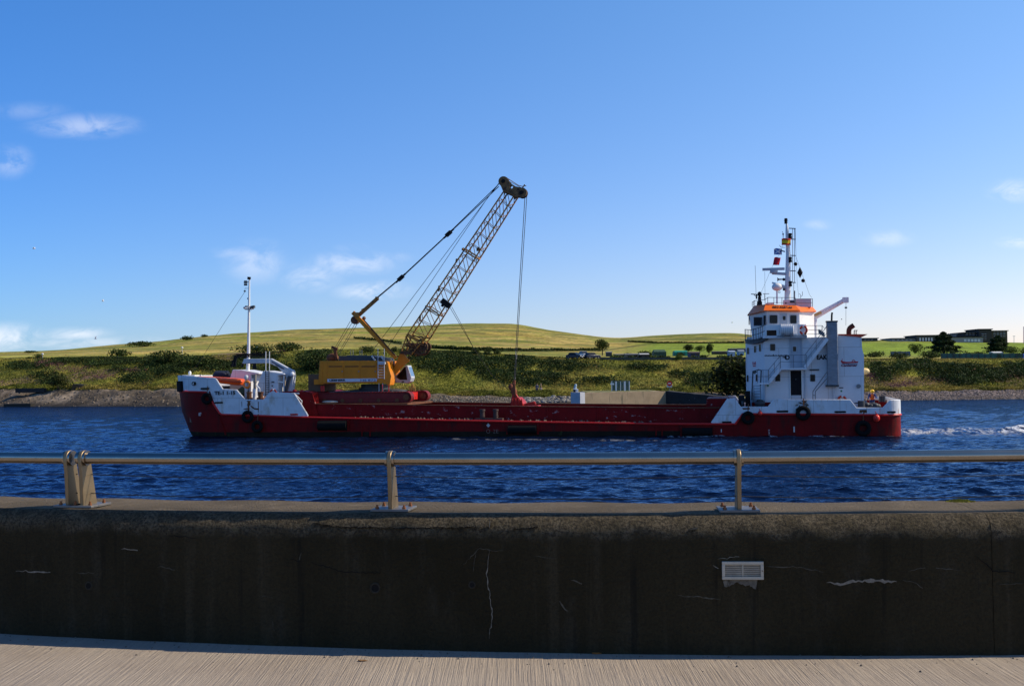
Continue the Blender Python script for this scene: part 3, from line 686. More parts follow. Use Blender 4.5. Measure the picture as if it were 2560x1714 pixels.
# wrapped exhaust trunk standing off the side
a, b = S(*qH(1198, 1275), 1.15), S(*qH(1325, 425), 1.15)
tr = part('exhaust_trunk', MB().box((a.x, 1.15, a.z), (b.x, 1.75, b.z)), FOIL, bevel=.05)
part('trunk_flange', MB().box((a.x - .12, 1.1, a.z - .08), (b.x + .02, 1.75, a.z + .06)), DGREY, tr)
part('trunk_flange', MB().box((a.x - .03, 1.1, b.z - .1), (b.x + .03, 1.78, b.z)), DGREY, tr)
part('trunk_pipe', MB().tube([sH(1250, 425, 1.4), sH(1252, 345, 1.4), sH(1258, 318, 1.4)], .07), BLACK, tr)
part('trunk_leg', MB().box(*rect3(qH, 1270, 1290, 1298, 1560, 1.4, 1.6)), LGREY, tr)

# stairs
def stairs(p, q, w, n, parent, handrail=True):
    p, q = Vector(p), Vector(q); mb = MB()
    for dy in (0, w): mb.bar(p + Vector((0, dy, 0)), q + Vector((0, dy, 0)), .05, .26)
    for k in range(1, n): t = p.lerp(q, k / n); mb.box((t.x - .12, t.y, t.z - .015), (t.x + .12, t.y + w, t.z + .015))
    part('stairs', mb, WHITE, parent)
    if handrail:
        mb = MB(); up = Vector((0, 0, .95))
        for k in (0, .5, 1): t = p.lerp(q, k); mb.tube([t, t + up], .022, 6)
        mb.tube([p + up, q + up], .025, 6); mb.tube([p + up * .5, q + up * .5], .018, 6)
        part('handrail', mb, STEEL, parent)
YS = YA - .85
stairs(S(*qH(905, 1035), YS), S(*qH(1195, 660), YS), .75, 14, acc)
stairs(S(*qH(425, 1235), YS), S(*qH(580, 1050), YS), .75, 8, acc)
mb = MB()
for o_ in (0, 32): mb.tube([sH(1005 + o_, 1480, YS), sH(1005 + o_, 1350, YS), sH(1190 + o_ * .2, 1095 + o_ * 2.4, YS)], .035, 6)
mb.tube([sH(1010, 1400, YS), sH(1038, 1400, YS)], .035, 6); part('handrail', mb, STEEL, acc)
def platform(x0, x1, y, name='side_platform', rails=True, ya=YS - .05):
    a, b = S(*qH(x0, y), ya), S(*qH(x1, y), ya)
    part(name, MB().box((a.x, ya, a.z - .1), (b.x, YA, a.z + .02)), WHITE, acc)
    if rails:
        mb = MB(); nn = max(2, int((b.x - a.x) / 1.1) + 1)
        for k in range(nn + 1): x = a.x + (b.x - a.x) * k / nn; mb.tube([(x, ya + .03, a.z), (x, ya + .03, a.z + 1)], .022, 6)
        for h in (.5, 1.0): mb.tube([(a.x, ya + .03, a.z + h), (b.x, ya + .03, a.z + h)], .02, 6)
        part('guard_rail', mb, STEEL, acc)
platform(582, 925, 1050); platform(282, 430, 1240)
mb = MB()
for zx in (232, 318): mb.tube([sH(zx, 1270, YS), sH(zx + 4, 1460, YS)], .03, 6)
for k in range(6): mb.tube([sH(234, 1275 + 36 * k, YS), sH(320, 1275 + 36 * k, YS)], .025, 6)
part('ladder', mb, STEEL, acc)
mb = MB(); mb.tube([sH(205, 1460, YS + .1), sH(222, 1085, YS + .1), sH(300, 1065, YS + .1), sH(330, 1075, YS + .1), sH(320, 1270, YS + .1)], .05, 8); mb.bar(sH(235, 1085, YS), sH(260, 1110, YS), .25)
part('ladder_frame', mb, DGREY, acc)

# ---------------- wheelhouse deck, dodger, rails
YW = 1.0
a, b = S(*qH(368, 650), YW), S(*qH(930, 650), YW)
part('bridge_wing', MB().slab([(a.x, YW), (b.x, YW), (b.x, BEAM - YW), (a.x, BEAM - YW), (pf.x + .1, BEAM - 4.3), (pf.x + .1, 4.3)], ZW - .02, ZW + .16), WHITE)
dg = MB()
za, zb_ = S(*qH(500, 640), YW).z, S(*qH(500, 480), YW).z
for (x0, y0, x1, y1) in ((388, 482, 560, 548), (388, 548, 402, 640), (530, 548, 575, 640), (575, 600, 800, 640), (800, 474, 916, 640), (560, 482, 590, 600)):
    dg.box(*rect3(qH, x0, y0, x1, y1, YW, YW + .05))
part('wing_dodger', dg, CREAM)
part('dodger_shade_box', MB().box(*rect3(qH, 402, 548, 530, 630, YW + .5, YW + .9)), BLACK)  # black box stands for the shade inside the dodger opening
mb = MB()
rr = [sH(916, 488, YW), sH(1125, 488, YW), sH(1150, 520, YW)]
for h in (0, 58, 110): mb.tube([sH(916, 490 + h, YW), sH(1125, 490 + h, YW)], .022, 6)
for zx in (916, 1045, 1125): mb.tube([sH(zx, 490, YW), sH(zx, 650, YW)], .025, 6)
mb.tube([sH(1125, 488, YW), sH(1160, 530, YW), sH(1195, 480, YW)], .022, 6)
for k in range(4): mb.bar(sH(1085 + 20 * k, 540 + 12 * k, YW + .3), sH(1090 + 20 * k, 600 + 12 * k, YW + .3), .12)
part('wing_rail', mb, STEEL)
# forward rounded platform and rails
mb = MB(); f = [sH(120, 700, 6.2), sH(124, 705, 4.6), sH(195, 712, 2.9), sH(300, 690, 1.7), sH(375, 655, 1.1)]
for h in (0, .45, .9): mb.tube([p + Vector((0, 0, h + .1)) for p in f], .025, 6)
for i in range(len(f) - 1):
    for k in (0, .33, .66): p = f[i].lerp(f[i + 1], k); mb.tube([p, p + Vector((0, 0, 1.0))], .022, 6)
part('forward_rail', mb, DGREY)
mb = MB(); mb.loft([[p + Vector((0, 0, -.12)), p + Vector((0, 0, .2)), p + Vector((.3, .25, .2)), p + Vector((.3, .25, -.12))] for p in f]); part('forward_platform', mb, DGREY)

# wheelhouse (octagon, forward windows lean outward)
YH = 2.7
zlo, zhi = ZW, S(*qH(600, 292), YH).z
wx0, wx1 = PX(*qH(412, 400), YH), PX(*qH(830, 400), YH)
f0 = S(*qH(215, 600), 4.9); f0t = S(*qH(168, 350), 4.9); a1 = S(*qH(1022, 500), 4.9)
low = [(wx0, YH), (wx1, YH), (a1.x, 4.9), (a1.x, BEAM - 4.9), (wx1, BEAM - YH), (wx0, BEAM - YH), (f0.x, BEAM - 4.9), (f0.x, 4.9)]
top = [(wx0 - .08, YH), (wx1, YH), (a1.x, 4.9), (a1.x, BEAM - 4.9), (wx1, BEAM - YH), (wx0 - .08, BEAM - YH), (f0t.x, BEAM - 4.9), (f0t.x, 4.9)]
wh = part('wheelhouse', MB().slab(low, zlo, zhi, top), CREAM)
pW = (0, YH, 0)
for r_ in ((430, 345, 550, 470), (698, 347, 800, 470)): window(wh, qH, *r_, pW, nY, fw=.05)
a, b = S(*qH(575, 630), YH), S(*qH(668, 330), YH)
part('door', MB().box((a.x, YH - .05, a.z), (b.x, YH + .02, b.z)), LGREY, wh)
window(wh, qH, 605, 358, 655, 425, (0, YH - .05, 0), nY, fw=.04)
# chamfer plane through low/top edges
v1 = Vector((low[7][0], 4.9, zlo)); v2 = Vector((low[0][0], YH, zlo)); v3 = Vector((top[7][0], 4.9, zhi)); v4 = Vector((top[0][0], YH, zhi))
nC = (v2 - v1).cross(v3 - v1).normalized(); 
if nC.y > 0: nC = -nC
window(wh, qH, 232, 372, 350, 497, v1, nC, fw=.05, rnd=.1)
window(wh, qH, 362, 352, 398, 488, v1, nC, fw=.03, rnd=.1)
part('window_frame', MB().box((f0t.x - .02, 5.0, zlo + 1.2), (f0t.x + .05, 6.0, zhi - .2)), DGREY, wh)
# roof visor: flaring skirt following the octagon
vb = [sH(150, 345, 4.6), sH(362, 290, 2.35), sH(835, 288, 2.35), sH(845, 305, 2.5), sH(1050, 300, 4.6)]
vt = [sH(235, 232, 5.0), sH(385, 212, 3.1), sH(780, 226, 3.1), sH(850, 246, 3.2), sH(1005, 248, 5.0)]
mb = MB(); 
fullb = vb + [Vector((p.x, BEAM - p.y, p.z)) for p in vb[::-1]]; fullt = vt + [Vector((p.x, BEAM - p.y, p.z)) for p in vt[::-1]]
mb.loft([[Vector((p.x, p.y, p.z - .03)) for p in fullb], fullb, fullt]); vis = part('wheelhouse_roof', mb, ORANGE, smooth=20)
# IMO number on the near face of the visor
p, q, r = vb[1], vb[2], vt[1]
vs, fs = text_geo('IMO-9387166', .02, .5); x0 = min(v.x for v in vs); x1 = max(v.x for v in vs); y1 = max(v.y for v in vs)
nv = (q - p).cross(r - p).normalized(); nv = nv if nv.y < 0 else -nv
mb = MB(); pu = SP(*qH(480, 258), p, nv); pr = SP(*qH(735, 262), p, nv); ey = (r - p); ey -= (q - p).normalized() * ey.dot((q - p).normalized()); ey.normalize()
ls = .26
mb.add([pu + (pr - pu) * ((v.x - x0) / (x1 - x0)) + ey * (v.y / y1 * ls) + nv * (.015 if v.z > 0 else -.002) for v in vs], fs)
part('lettering', mb, TEXTK, vis)
part('roof_base', MB().slab([(wx0 + .3, YH + .5), (wx1 - .2, YH + .5), (a1.x - .3, 5), (a1.x - .3, BEAM - 5), (wx1 - .2, BEAM - YH - .5), (wx0 + .3, BEAM - YH - .5)], zhi, min(p.z for p in vt) - .05), ORANGE, vis)
ZR = sum(p.z for p in vt) / 5
# rails on the roof
mb = MB(); fr = [sH(212, 235, 5.2), sH(380, 205, 3.2), sH(420, 200, 3.2), sH(770, 222, 3.2)]
tp = [sH(212, 185, 5.2), sH(240, 165, 5.0), sH(380, 150, 3.2), sH(415, 122, 3.2), sH(775, 125, 3.2)]
mb.tube(tp, .022, 6); mb.tube([p - Vector((0, 0, .4)) for p in tp], .016, 6)
for zx, yt, yb, yl in ((212, 185, 235, 5.2), (228, 170, 230, 5.), (245, 165, 225, 5.), (380, 140, 210, 3.2), (415, 122, 205, 3.2), (495, 122, 215, 3.2), (600, 122, 220, 3.2), (775, 125, 225, 3.2)): mb.tube([sH(zx, yt, yl), sH(zx, yb, yl)], .022, 6)
part('roof_rail', mb, STEEL, vis)
part('roof_cabinet', MB().box(*rect3(qH, 787, 145, 985, 246, 4.2, 6.8)), mat('pinkish_white_panel', (.68, .60, .62), .5, 0, .06), vis)
mb = MB(); 
for z in (140, 190): mb.tube([sH(780, z, 4.0), sH(1000, z, 4.0)], .022, 6)
for zx in (780, 1000): mb.tube([sH(zx, 138, 4.0), sH(zx, 248, 4.0)], .025, 6)
part('roof_rail', mb, STEEL, vis)
part('roof_box', MB().box(*rect3(qH, 620, 155, 770, 220, 4.4, 5.6)), WHITE, vis)
part('roof_box_grille', MB().box(*rect3(qH, 705, 165, 765, 192, 4.36, 4.42)).ball(sH(652, 195, 4.4), .07), DGREY, vis)
part('roof_hatch', MB().box(*rect3(qH, 390, 195, 495, 215, 4.0, 5.4)), LGREY, vis)
mb = MB().cyl(sH(308, 230, 4.6), sH(308, 110, 4.6), .13).ball(sH(308, 78, 4.6), (.17, .17, .2)).cyl(sH(308, 100, 4.6), sH(308, 80, 4.6), .17)
mb.bar(sH(278, 230, 4.6), sH(285, 175, 4.6), .1).bar(sH(335, 230, 4.6), sH(332, 175, 4.6), .1).bar(sH(275, 180, 4.6), sH(340, 180, 4.6), .1)
part('searchlight', mb, BLACK, vis)
mb = MB().bar(sH(195, 78, 4.8), sH(275, 82, 4.8), .06).bar(sH(350, 75, 4.8), sH(435, 73, 4.8), .04)
mb.bar(sH(268, 80, 4.8), sH(268, 140, 4.8), .12).tube([sH(375, 75, 4.8), sH(375, 160, 4.8)], .02).bar(sH(235, 85, 4.8), sH(255, 105, 4.8), .05)
mb.tube([sI(250, 750, 4.8), sI(262, 1120, 4.8)], .014, 5).tube([sI(375, 830, 4.8), sI(380, 1190, 4.8)], .010, 5)
part('antenna', mb, DGREY, vis)
# davit arm with hook, aft of the wheelhouse
mb = MB(); p, q = sH(1028, 375, 6.6), sH(1418, 158, 6.6)
mb.tube([p, q], [.24, .17], 10).box((q.x - .15, 6.3, q.z - .2), (q.x + .3, 6.9, q.z + .22)); mb.cyl((p.x - .1, 6.6, ZW), (p.x - .1, 6.6, p.z + .1), .28)
dv = part('davit_crane', mb, WHITE)
part('davit_ram', MB().bar(sH(1035, 352, 6.3), sH(1115, 315, 6.3), .22), mat('tan_box2', (.42, .28, .12), .6), dv)
part('davit_hook', MB().tube([sH(1437, 185, 6.6), sH(1436, 490, 6.6)], .014, 5).cyl(sH(1437, 245, 6.6), sH(1437, 265, 6.6), .1).cyl(sH(1380, 400, 6.6), sH(1380, 412, 6.6), .04), DGREY, dv)

# ---------------- main mast
YM = 5.2
mb = MB(); mb.tube([sI(675, 1250, YM), sI(675, 1130, YM), sI(682, 600, YM), sI(668, 300, YM), sI(662, 205, YM)], [.26, .24, .18, .13, .075], 14)
mast = part('mast', mb, CREAM)
part('mast_light', MB().cyl(sI(652, 205, YM), sI(652, 170, YM), .12).cyl(sI(652, 165, YM), sI(652, 158, YM), .16).cyl(sI(652, 155, YM), sI(652, 135, YM), .12), BLACK, mast)
for y0 in (330, 640, 955):
    part('mast_light', MB().cyl(sI(710, y0, YM - .2), sI(710, y0 + 28, YM - .2), .13).cyl(sI(710, y0 + 36, YM - .2), sI(712, y0 + 68, YM - .2), .13).bar(sI(690, y0 + 30, YM - .1), sI(716, y0 + 30, YM - .2), .1), BLACK, mast)
mb = MB()
for zx in (740, 766): mb.tube([sI(zx, 265, YM), sI(zx, 975, YM)], .022, 6)
mb.tube([sI(755, 975, YM), sI(755, 1240, YM)], .02, 6); mb.tube([sI(764, 1080, YM - .4), sI(764, 1250, YM - .4)], .06, 6)
for zy in (265, 405, 618, 818, 970): mb.bar(sI(690, zy, YM), sI(780, zy + 4, YM), .07)
part('mast_ladder', mb, STEEL, mast)
mb = MB().bar(sI(470, 850, YM), sI(665, 862, YM), .26, .2).cyl(sI(494, 850, YM), sI(494, 812, YM), .3).cyl(sI(490, 812, YM), sI(490, 800, YM), .14)
part('radar_bracket', mb, LGREY, mast)
part('radar_scanner', MB().bar(sI(345, 802, YM), sI(635, 793, YM), .22, .2), LGREY, mast)
part('radar_scanner', MB().bar(sI(470, 975, YM), sI(632, 1018, YM), .15, .13).bar(sI(580, 1020, YM), sI(650, 1035, YM), .2), CREAM, mast)
part('satellite_dome', MB().ball(sI(538, 1030, YM - .3), (.42, .42, .32)).tube([sI(535, 1050, YM - .3), sI(535, 1250, YM - .3)], .065), CREAM, mast)
part('horn', MB().tube([sI(540, 932, YM), sI(560, 932, YM), sI(630, 930, YM)], [.17, .06, .04]).ball(sI(625, 932, YM), .12), DGREY, mast)
part('yard_bracket', MB().tube([sI(568, 485, YM), sI(585, 512, YM), sI(640, 516, YM)], .022, 5).bar(sI(590, 555, YM), sI(640, 570, YM), .09).tube([sI(615, 400, YM), sI(615, 325, YM), sI(603, 305, YM)], .02, 5).ball(sI(615, 342, YM), .07), STEEL, mast)
part('floodlight', MB().box(*rect3(qI, 612, 1045, 640, 1075, YM - .4, YM - .1)).torus(sI(566, 1098, YM - .3), (0, 1, 0), .07, .02, 10, 5), DGREY, mast)
part('antenna', MB().tube([sI(845, 1180, YM), sI(845, 1130, YM), sI(820, 1118, YM)], .02, 5).tube([sI(845, 1160, YM), sI(868, 1140, YM), sI(868, 1090, YM)], .02, 5), STEEL, mast)
mb = MB().tube([sI(775, 265, YM), sI(785, 640, YM), sI(960, 1130, YM), sI(990, 1170, YM)], .010, 4).tube([sI(770, 265, YM), sI(800, 980, YM), sI(820, 1170, YM)], .008, 4)
mb.tube([sI(480, 750, YM), sI(330, 1100, YM)], .008, 4).tube([sI(625, 330, YM), sI(595, 560, YM), sI(480, 750, YM)], .008, 4)
part('halyard', mb, ROPEM, mast)
part('winch_base', MB().box(*rect3(qH, 120, 1345, 190, 1560, 3., 3.8)).cyl(sH(30, 1475, 2.6), sH(110, 1475, 2.6), .45).box(*rect3(qH, 270, 1462, 350, 1560, 1.0, 1.5)), BLACK)
p = sJ(1772, 235, .8); mb = MB().cyl((p.x, .8, ZD), (p.x, .8, p.z + .32), .26).bar((p.x - .5, .8, p.z + .15), (p.x, .8, p.z + .15), .08)
part('bollard', mb, DGREY)
mb = MB().box(*rect3(qJ, 1815, 215, 1850, 270, 1.4, 2.0))
for k in range(6): mb.ball(sJ(1830 + 25 * k, 235 + (k % 3) * 8, 1.5 + .1 * (k % 2)), (.25, .25, .22))
mb.cyl(sJ(1985, 130, 3.5), sJ(1985, 200, 3.5), .12).cyl(sJ(2020, 130, 3.5), sJ(2020, 200, 3.5), .16); part('stern_winch', mb, DGREY)
part('stern_bulkhead', MB().box(*rect3(qJ, 1835, 178, 2065, 285, 8.6, 8.8)), RED)
part('mooring_gear', MB().cyl(sJ(420, 220, 1.0), sJ(445, 220, 1.0), .2).ball(sJ(630, 215, 1.2), (.4, .3, .3)).box(*rect3(qJ, 600, 185, 665, 260, 1.4, 1.9)), DGREY)
part('red_inner_plating', MB().box(*rect3(qJ, 540, 205, 760, 280, 1.62, 1.68)), RED)
# ------------------------------------------------------------------ crawler crane on the hopper
YN, YF = 2.9, 8.1           # near and far track centre
TW = .9
zt0 = S(*qC(900, 862), YN).z
crane = thing('crawler_crane', 'yellow crawler crane with a raised lattice boom and red tracks standing on the barge', 'crane', (S(*qC(950, 860), 5.5).x, 5.5, zt0), SHIP)
def cp_(name, mb, m, parent=None, **k): return build(name, mb, m, parent or crane, SHIP, **k)
part('crane_platform', MB().box((PX(*qC(185, 860), YN), 1.5, zt0 - .16), (PX(*qC(1700, 860), YN), BEAM - 1.5, zt0 - .02)), RUSTY)
TRK = mat('maroon_track_paint', (.15, .010, .009), .55, 0, .3, 1.5, spot=((.05, .02, .015), .58, .1, 2.5, (1, 1, 1)))
def track(yc):
    x0, x1 = PX(*qC(205, 780), YN - TW / 2), PX(*qC(1690, 780), YN - TW / 2)
    zl, zh = zt0, S(*qC(900, 700), YN - TW / 2).z; r = (zh - zl) / 2; zc = (zl + zh) / 2
    def outline(rr, k=10):
        p = []
        for i in range(k + 1): t = -math.pi / 2 + math.pi * i / k; p.append((x1 - r + rr * math.cos(t), zc + rr * math.sin(t)))
        for i in range(k + 1): t = math.pi / 2 + math.pi * i / k; p.append((x0 + r + rr * math.cos(t), zc + rr * math.sin(t)))
        return p
    tr = cp_('track', MB().prism(outline(r - .09), yc - TW / 2 + .1, yc + TW / 2 - .1), TRK)
    # shoes round the outline
    mb = MB(); o = outline(r, 10); L_ = [Vector((x, yc, z)) for x, z in o]; tot = 0
    seg = []
    for i in range(len(L_)):
        a, b = L_[i], L_[(i + 1) % len(L_)]; n_ = max(1, round((b - a).length / .26)); seg += [(a.lerp(b, k / n_), a.lerp(b, (k + 1) / n_)) for k in range(n_)]
    for a, b in seg:
        d = (b - a).normalized(); nrm = Vector((d.z, 0, -d.x)); c = (a + b) / 2 - nrm * .05
        mb.bar(c - d * .105, c + d * .105, TW, .085, up=nrm) if abs(d.dot(nrm)) < .9 else None
    cp_('track_belt', mb, mat('worn_red_track_shoe', (.17, .010, .008), .6, .1, .4, 3), tr)
    mb = MB()
    for k in range(5): x = x0 + r + (x1 - x0 - 2 * r) * (k + .5) / 5; mb.cyl((x, yc - TW / 2 + .02, zl + .22), (x, yc + TW / 2 - .02, zl + .22), .17)
    mb.cyl((x0 + r, yc - TW / 2, zc), (x0 + r, yc + TW / 2, zc), r * .62).cyl((x1 - r, yc - TW / 2, zc), (x1 - r, yc + TW / 2, zc), r * .55)
    cp_('track_roller', mb, RUSTY, tr)
    mb = MB(); mb.box((x0 + r * 1.1, yc - TW / 2 + .04, zc - .1), (x1 - r * 1.2, yc - TW / 2 + .12, zh - .12)); cp_('track_frame', mb, TRK, tr)
    return x0, x1, zl, zh
tx0, tx1, tzl, tzh = track(YN); track(YF)
mb = MB(); p = S(*qC(1290, 720), 5.5)
mb.box((p.x - 2.6, YN, tzl + .25), (p.x + .2, YF, tzh - .12)); 
fx = tx1 - .55
mb.box((fx - .9, YN + .3, tzl + .18), (fx - .35, YF - .3, tzh - .12))
for k in range(6): mb.box((fx - .36, YN + 1 + .6 * k, tzl + .2), (fx - .30, YN + 1.3 + .6 * k, tzl + .45))
cp_('car_body', mb, REDB)
part('crane_deck_litter', MB().ball(sC(500, 845, 2.2), (.7, .3, .12)), mat('pale_timber', (.5, .45, .35), .8))
c = S(*qC(1150, 640), 5.5)
mb = MB().cyl((c.x, 5.5, tzh - .2), (c.x, 5.5, S(*qC(1150, 585), 3.9).z), 1.15, n=28).cyl((c.x, 5.5, tzh), (c.x, 5.5, tzh + .3), 1.35, n=28)
cp_('slewing_ring', mb, DGREY)
mb = MB(); mb.slab([(c.x - 3.2, 3.2), (c.x + 2.2, 3.2), (c.x + 2.2, 7.8), (c.x - 3.2, 7.8)], tzh - .1, tzh + .06); mb.ball(sC(1430, 690, 4.2), (1.1, .6, .22)).ball(sC(920, 690, 4.2), (.9, .5, .16)); cp_('undercarriage_top', mb, DGREY)
# house
YHN, YHF = 3.3, 7.7
prof = [(345, 243), (1310, 243), (1342, 262), (1362, 372), (1392, 470), (1372, 600), (1338, 604), (1310, 572), (385, 574), (328, 585), (330, 470)]
profb = [(345, 243), (1300, 243), (1300, 574), (385, 574), (328, 585), (330, 470)]
mbh = MB().prism(polyS(qC, profb, YHN), YHN + .02, YHF)
house = cp_('machinery_house', MB().prism(polyS(qC, prof, YHN), YHN, YHN + 1.25), YEL, bevel=.03)
cp_('house_shell', mbh, YEL, house, bevel=.03)
def hp(r_, d=.03, m=YEL, name='door_panel', yy=None):
    yy = YHN if yy is None else yy
    return cp_(name, MB().box(*rect3(qC, *r_, yy - d, yy + .01)), m, house, bevel=.012)
for r_ in ((462, 262, 692, 505), (702, 262, 932, 505), (942, 262, 1178, 505)):
    hp(r_); x0, y0, x1, y1 = r_
    mb = MB()
    for k in range(3): mb.box(*rect3(qC, x0 + 16, 316 + 8 * k, x1 - 16, 320 + 8 * k, YHN - .045, YHN - .03))
    cp_('louvre', mb, mat('brown_shaded_louvre', (.26, .085, .01), .6), house)
    mb = MB().box(*rect3(qC, x1 - 26, 392, x1 - 6, 406, YHN - .06, YHN - .03)); cp_('handle', mb, STEEL, house)
hp((350, 250, 384, 570)); hp((390, 250, 455, 570), .02)
mb = MB().box(*rect3(qC, 458, 508, 1182, 545, YHN - .045, YHN - .0)); ns = cp_('name_strip', mb, mat('pale_blue_strip', (.55, .58, .66), .45, 0, .06), house)
cp_('lettering', stext('LIEBHERR', qC(490, 542), qC(725, 512), YHN - .05, bold=.05), TEXTK, house)
cp_('lettering', stext('HS 872', qC(945, 542), qC(1168, 512), YHN - .05, bold=.0), TEXTB, house)
mb = MB()
for zx in (1200, 1292): mb.tube([sC(zx, 65, YHN - .25), sC(zx, 510, YHN - .25)], .03, 6)
for k in range(6): mb.tube([sC(1200, 300 + 38 * k, YHN - .25), sC(1292, 300 + 38 * k, YHN - .25)], .025, 6)
for zx in (1215, 1270): mb.tube([sC(zx, 570, YHN - .1), sC(zx, 690, YHN - .1)], .03, 6)
mb.box(*rect3(qC, 1195, 252, 1300, 292, YHN - .3, YHN - .04))
cp_('access_ladder', mb, LGREY, house)
mb = MB()
for zx in (1265, 1358): mb.tube([sC(zx, 590, YHN - .2), sC(zx, 860, YHN - .2)], .035, 6)
cp_('access_ladder', mb, REDB, house)
mb = MB()
for x0, x1 in ((800, 835), (935, 965)):
    mb.tube([sC(x0, 160, 6.8), sC(x0, 85, 6.8), sC(x1, 85, 6.8), sC(x1, 160, 6.8)], .03, 6)
cp_('roof_guard', mb, STEEL, house)
mb = MB(); pr_ = [(620, 245), (625, 172), (735, 172), (745, 162), (1120, 165), (1160, 185), (1290, 200), (1300, 245)]
mb.prism(polyS(qC, pr_, 4.2), 4.2, 7.0); cp_('engine_cowl', mb, DGREY, house, bevel=.04)
mb = MB().bar(sC(1110, 170, 4.15), sC(1160, 240, 4.15), .25, .1); mb.bar(sC(1245, 175, 4.15), sC(1285, 235, 4.15), .14, .1); cp_('cowl_flap', mb, LGREY, house)
mb = MB().box(*rect3(qC, 175, 440, 362, 695, 3.6, 7.4)); cp_('counterweight', mb, BROWN, bevel=.06)
mb = MB().box(*rect3(qC, 262, 515, 400, 590, 3.35, 7.6)); cp_('counterweight_ledge', mb, YEL)
mb = MB().bar(sC(375, 690, 3.2), sC(375, 610, 3.2), .14).bar(sC(405, 690, 3.2), sC(405, 610, 3.2), .12); cp_('jack_post', mb, REDB)
# cab on the far side of the boom
YC0, YC1 = 6.35, 7.5
cabp = [(1430, 490), (1600, 312), (1634, 310), (1690, 490), (1668, 545), (1622, 572), (1470, 562), (1432, 548)]
cab = cp_('operator_cab', MB().prism(polyS(qC, cabp, YC0), YC0, YC1), LGREY, bevel=.04)
cp_('cab_window', MB().prism(polyS(qC, [(1465, 480), (1590, 336), (1606, 336), (1628, 522), (1520, 520)], YC0), YC0 - .02, YC0 + .02), GLASS, cab)
a0, a1 = sC(1640, 335, YC0 + .06), sC(1682, 470, YC0 + .06); 
wf = MB(); dv_ = Vector((.035, 0, .01)); 
wf.loft([[a0 + dv_, a1 + dv_, a1 + dv_ + Vector((0, 1.0, 0)), a0 + dv_ + Vector((0, 1.0, 0))], [a0 - dv_, a1 - dv_, a1 - dv_ + Vector((0, 1.0, 0)), a0 - dv_ + Vector((0, 1.0, 0))]])
cp_('windscreen', wf, glass('sky_blue_glass', (.10, .18, .30), .08), cab)
cp_('cab_lamp', MB().box(*rect3(qC, 1548, 542, 1582, 556, YC0 - .04, YC0)), BLACK, cab)
mb = MB()
for zx in (1665, 1742): mb.tube([sC(zx, 690, 6.0), sC(zx, 620, 6.0)], .035, 6)
mb.tube([sC(1690, 690, 6.0), sC(1695, 580, 6.0), sC(1715, 580, 6.0), sC(1718, 690, 6.0)], .04, 6); cp_('front_step', mb, mat('red_yellow_step', (.45, .22, .05), .6), crane)
# ---------------- boom
YB0, YB1 = 4.75, 6.25
foot = [(1390, 470), (1412, 400), (1515, 135), (1560, 130), (1640, 215), (1660, 235), (1560, 322), (1480, 400), (1410, 498)]
bf = cp_('boom_foot', MB().prism(polyS(qC, foot, YB0), YB0, YB0 + .35), YEL, bevel=.03)
cp_('boom_foot', MB().prism(polyS(qC, foot, YB1 - .3), YB1 - .3, YB1 + .05), YEL, bevel=.03)
cp_('boom_foot_web', MB().bar(sC(1440, 410, 5.5), sC(1570, 190, 5.5), .3, 1.2, up=(0, 1, 0)), YEL)
def P2(p): return Vector((p.x, p.z))
ym = YB0
Lb = [sD(1190, 1075, ym), sD(1262, 868, ym), sE(1478, 262, ym)]
Rb = [sD(1275, 1180, ym), sD(1487, 905, ym), sE(1592, 318, ym)]
Rb[0] = sD(1300, 1120, ym)
CH = mat('weathered_boom_steel', (.46, .20, .03), .6, 0, .4, 1.2, spot=[((.05, .03, .022), .54, .08, 1.6, (1, 1, 1)), ((.32, .25, .2), .72, .05, 5, (1, 1, 1))])
CHD = mat('dark_boom_lacing', (.19, .09, .03), .7, 0, .4, 2)
fw = YB1 - YB0
mb = MB()
for side in (Lb, Rb):
    for dy in (0, fw): mb.tube([p + Vector((0, dy, 0)) for p in side], .062, 8)
cp_('boom_chord', mb, CH)
NB = 13
mb = MB(); r_ = .028
def nodes(side, f): # f in 0..1 over the parallel part
    return side[1].lerp(side[2], f)
for yy in (0, fw):
    o = Vector((0, yy, 0))
    for k in range(NB):
        fa, fb = k / NB, (k + 1) / NB
        # nearly level member, then a steep one back
        mb.tube([nodes(Lb, fa + .42 / NB) + o, nodes(Rb, fa) + o], r_, 6); mb.tube([nodes(Rb, fa) + o, nodes(Lb, fb + .36 / NB if k < NB - 1 else fb) + o], r_, 6)
    mb.tube([Lb[0] + o, Rb[1].lerp(Rb[0], .55) + o], r_, 6); mb.tube([Rb[1].lerp(Rb[0], .55) + o, Lb[1] + o], r_, 6); mb.tube([Lb[1] + o, Rb[1] + o], .05, 6)
    mb.tube([Lb[0].lerp(Lb[1], .5) + o, Rb[1].lerp(Rb[0], .55) + o], r_, 6)
for side in (Lb, Rb):
    for k in range(NB):
        a, b, c_ = nodes(side, k / NB), nodes(side, (k + .5) / NB), nodes(side, (k + 1) / NB)
        mb.tube([a, b + Vector((0, fw, 0))], r_, 6); mb.tube([b + Vector((0, fw, 0)), c_], r_, 6)
    mb.tube([side[0], side[1] + Vector((0, fw, 0))], r_, 6); mb.tube([side[0] + Vector((0, fw, 0)), side[1]], r_, 6)
cp_('boom_lacing', mb, CHD)
mb = MB()
for (l, r2) in (((sD(1490, 515, ym)), (sD(1640, 620, ym))), ((sE(995, 930, ym)), (sE(1155, 1030, ym))), ((sD(1265, 868, ym)), (sD(1450, 962, ym)))):
    for dy in (0, fw):
        for s_ in (-.09, .09):
            d = (Lb[2] - Lb[1]).normalized() * s_; mb.bar(l + d + Vector((0, dy, 0)), r2 + d + Vector((0, dy, 0)), .07)
    for q in (l, r2): mb.bar(q, q + Vector((0, fw, 0)), .1)
cp_('section_joint', mb, CH)
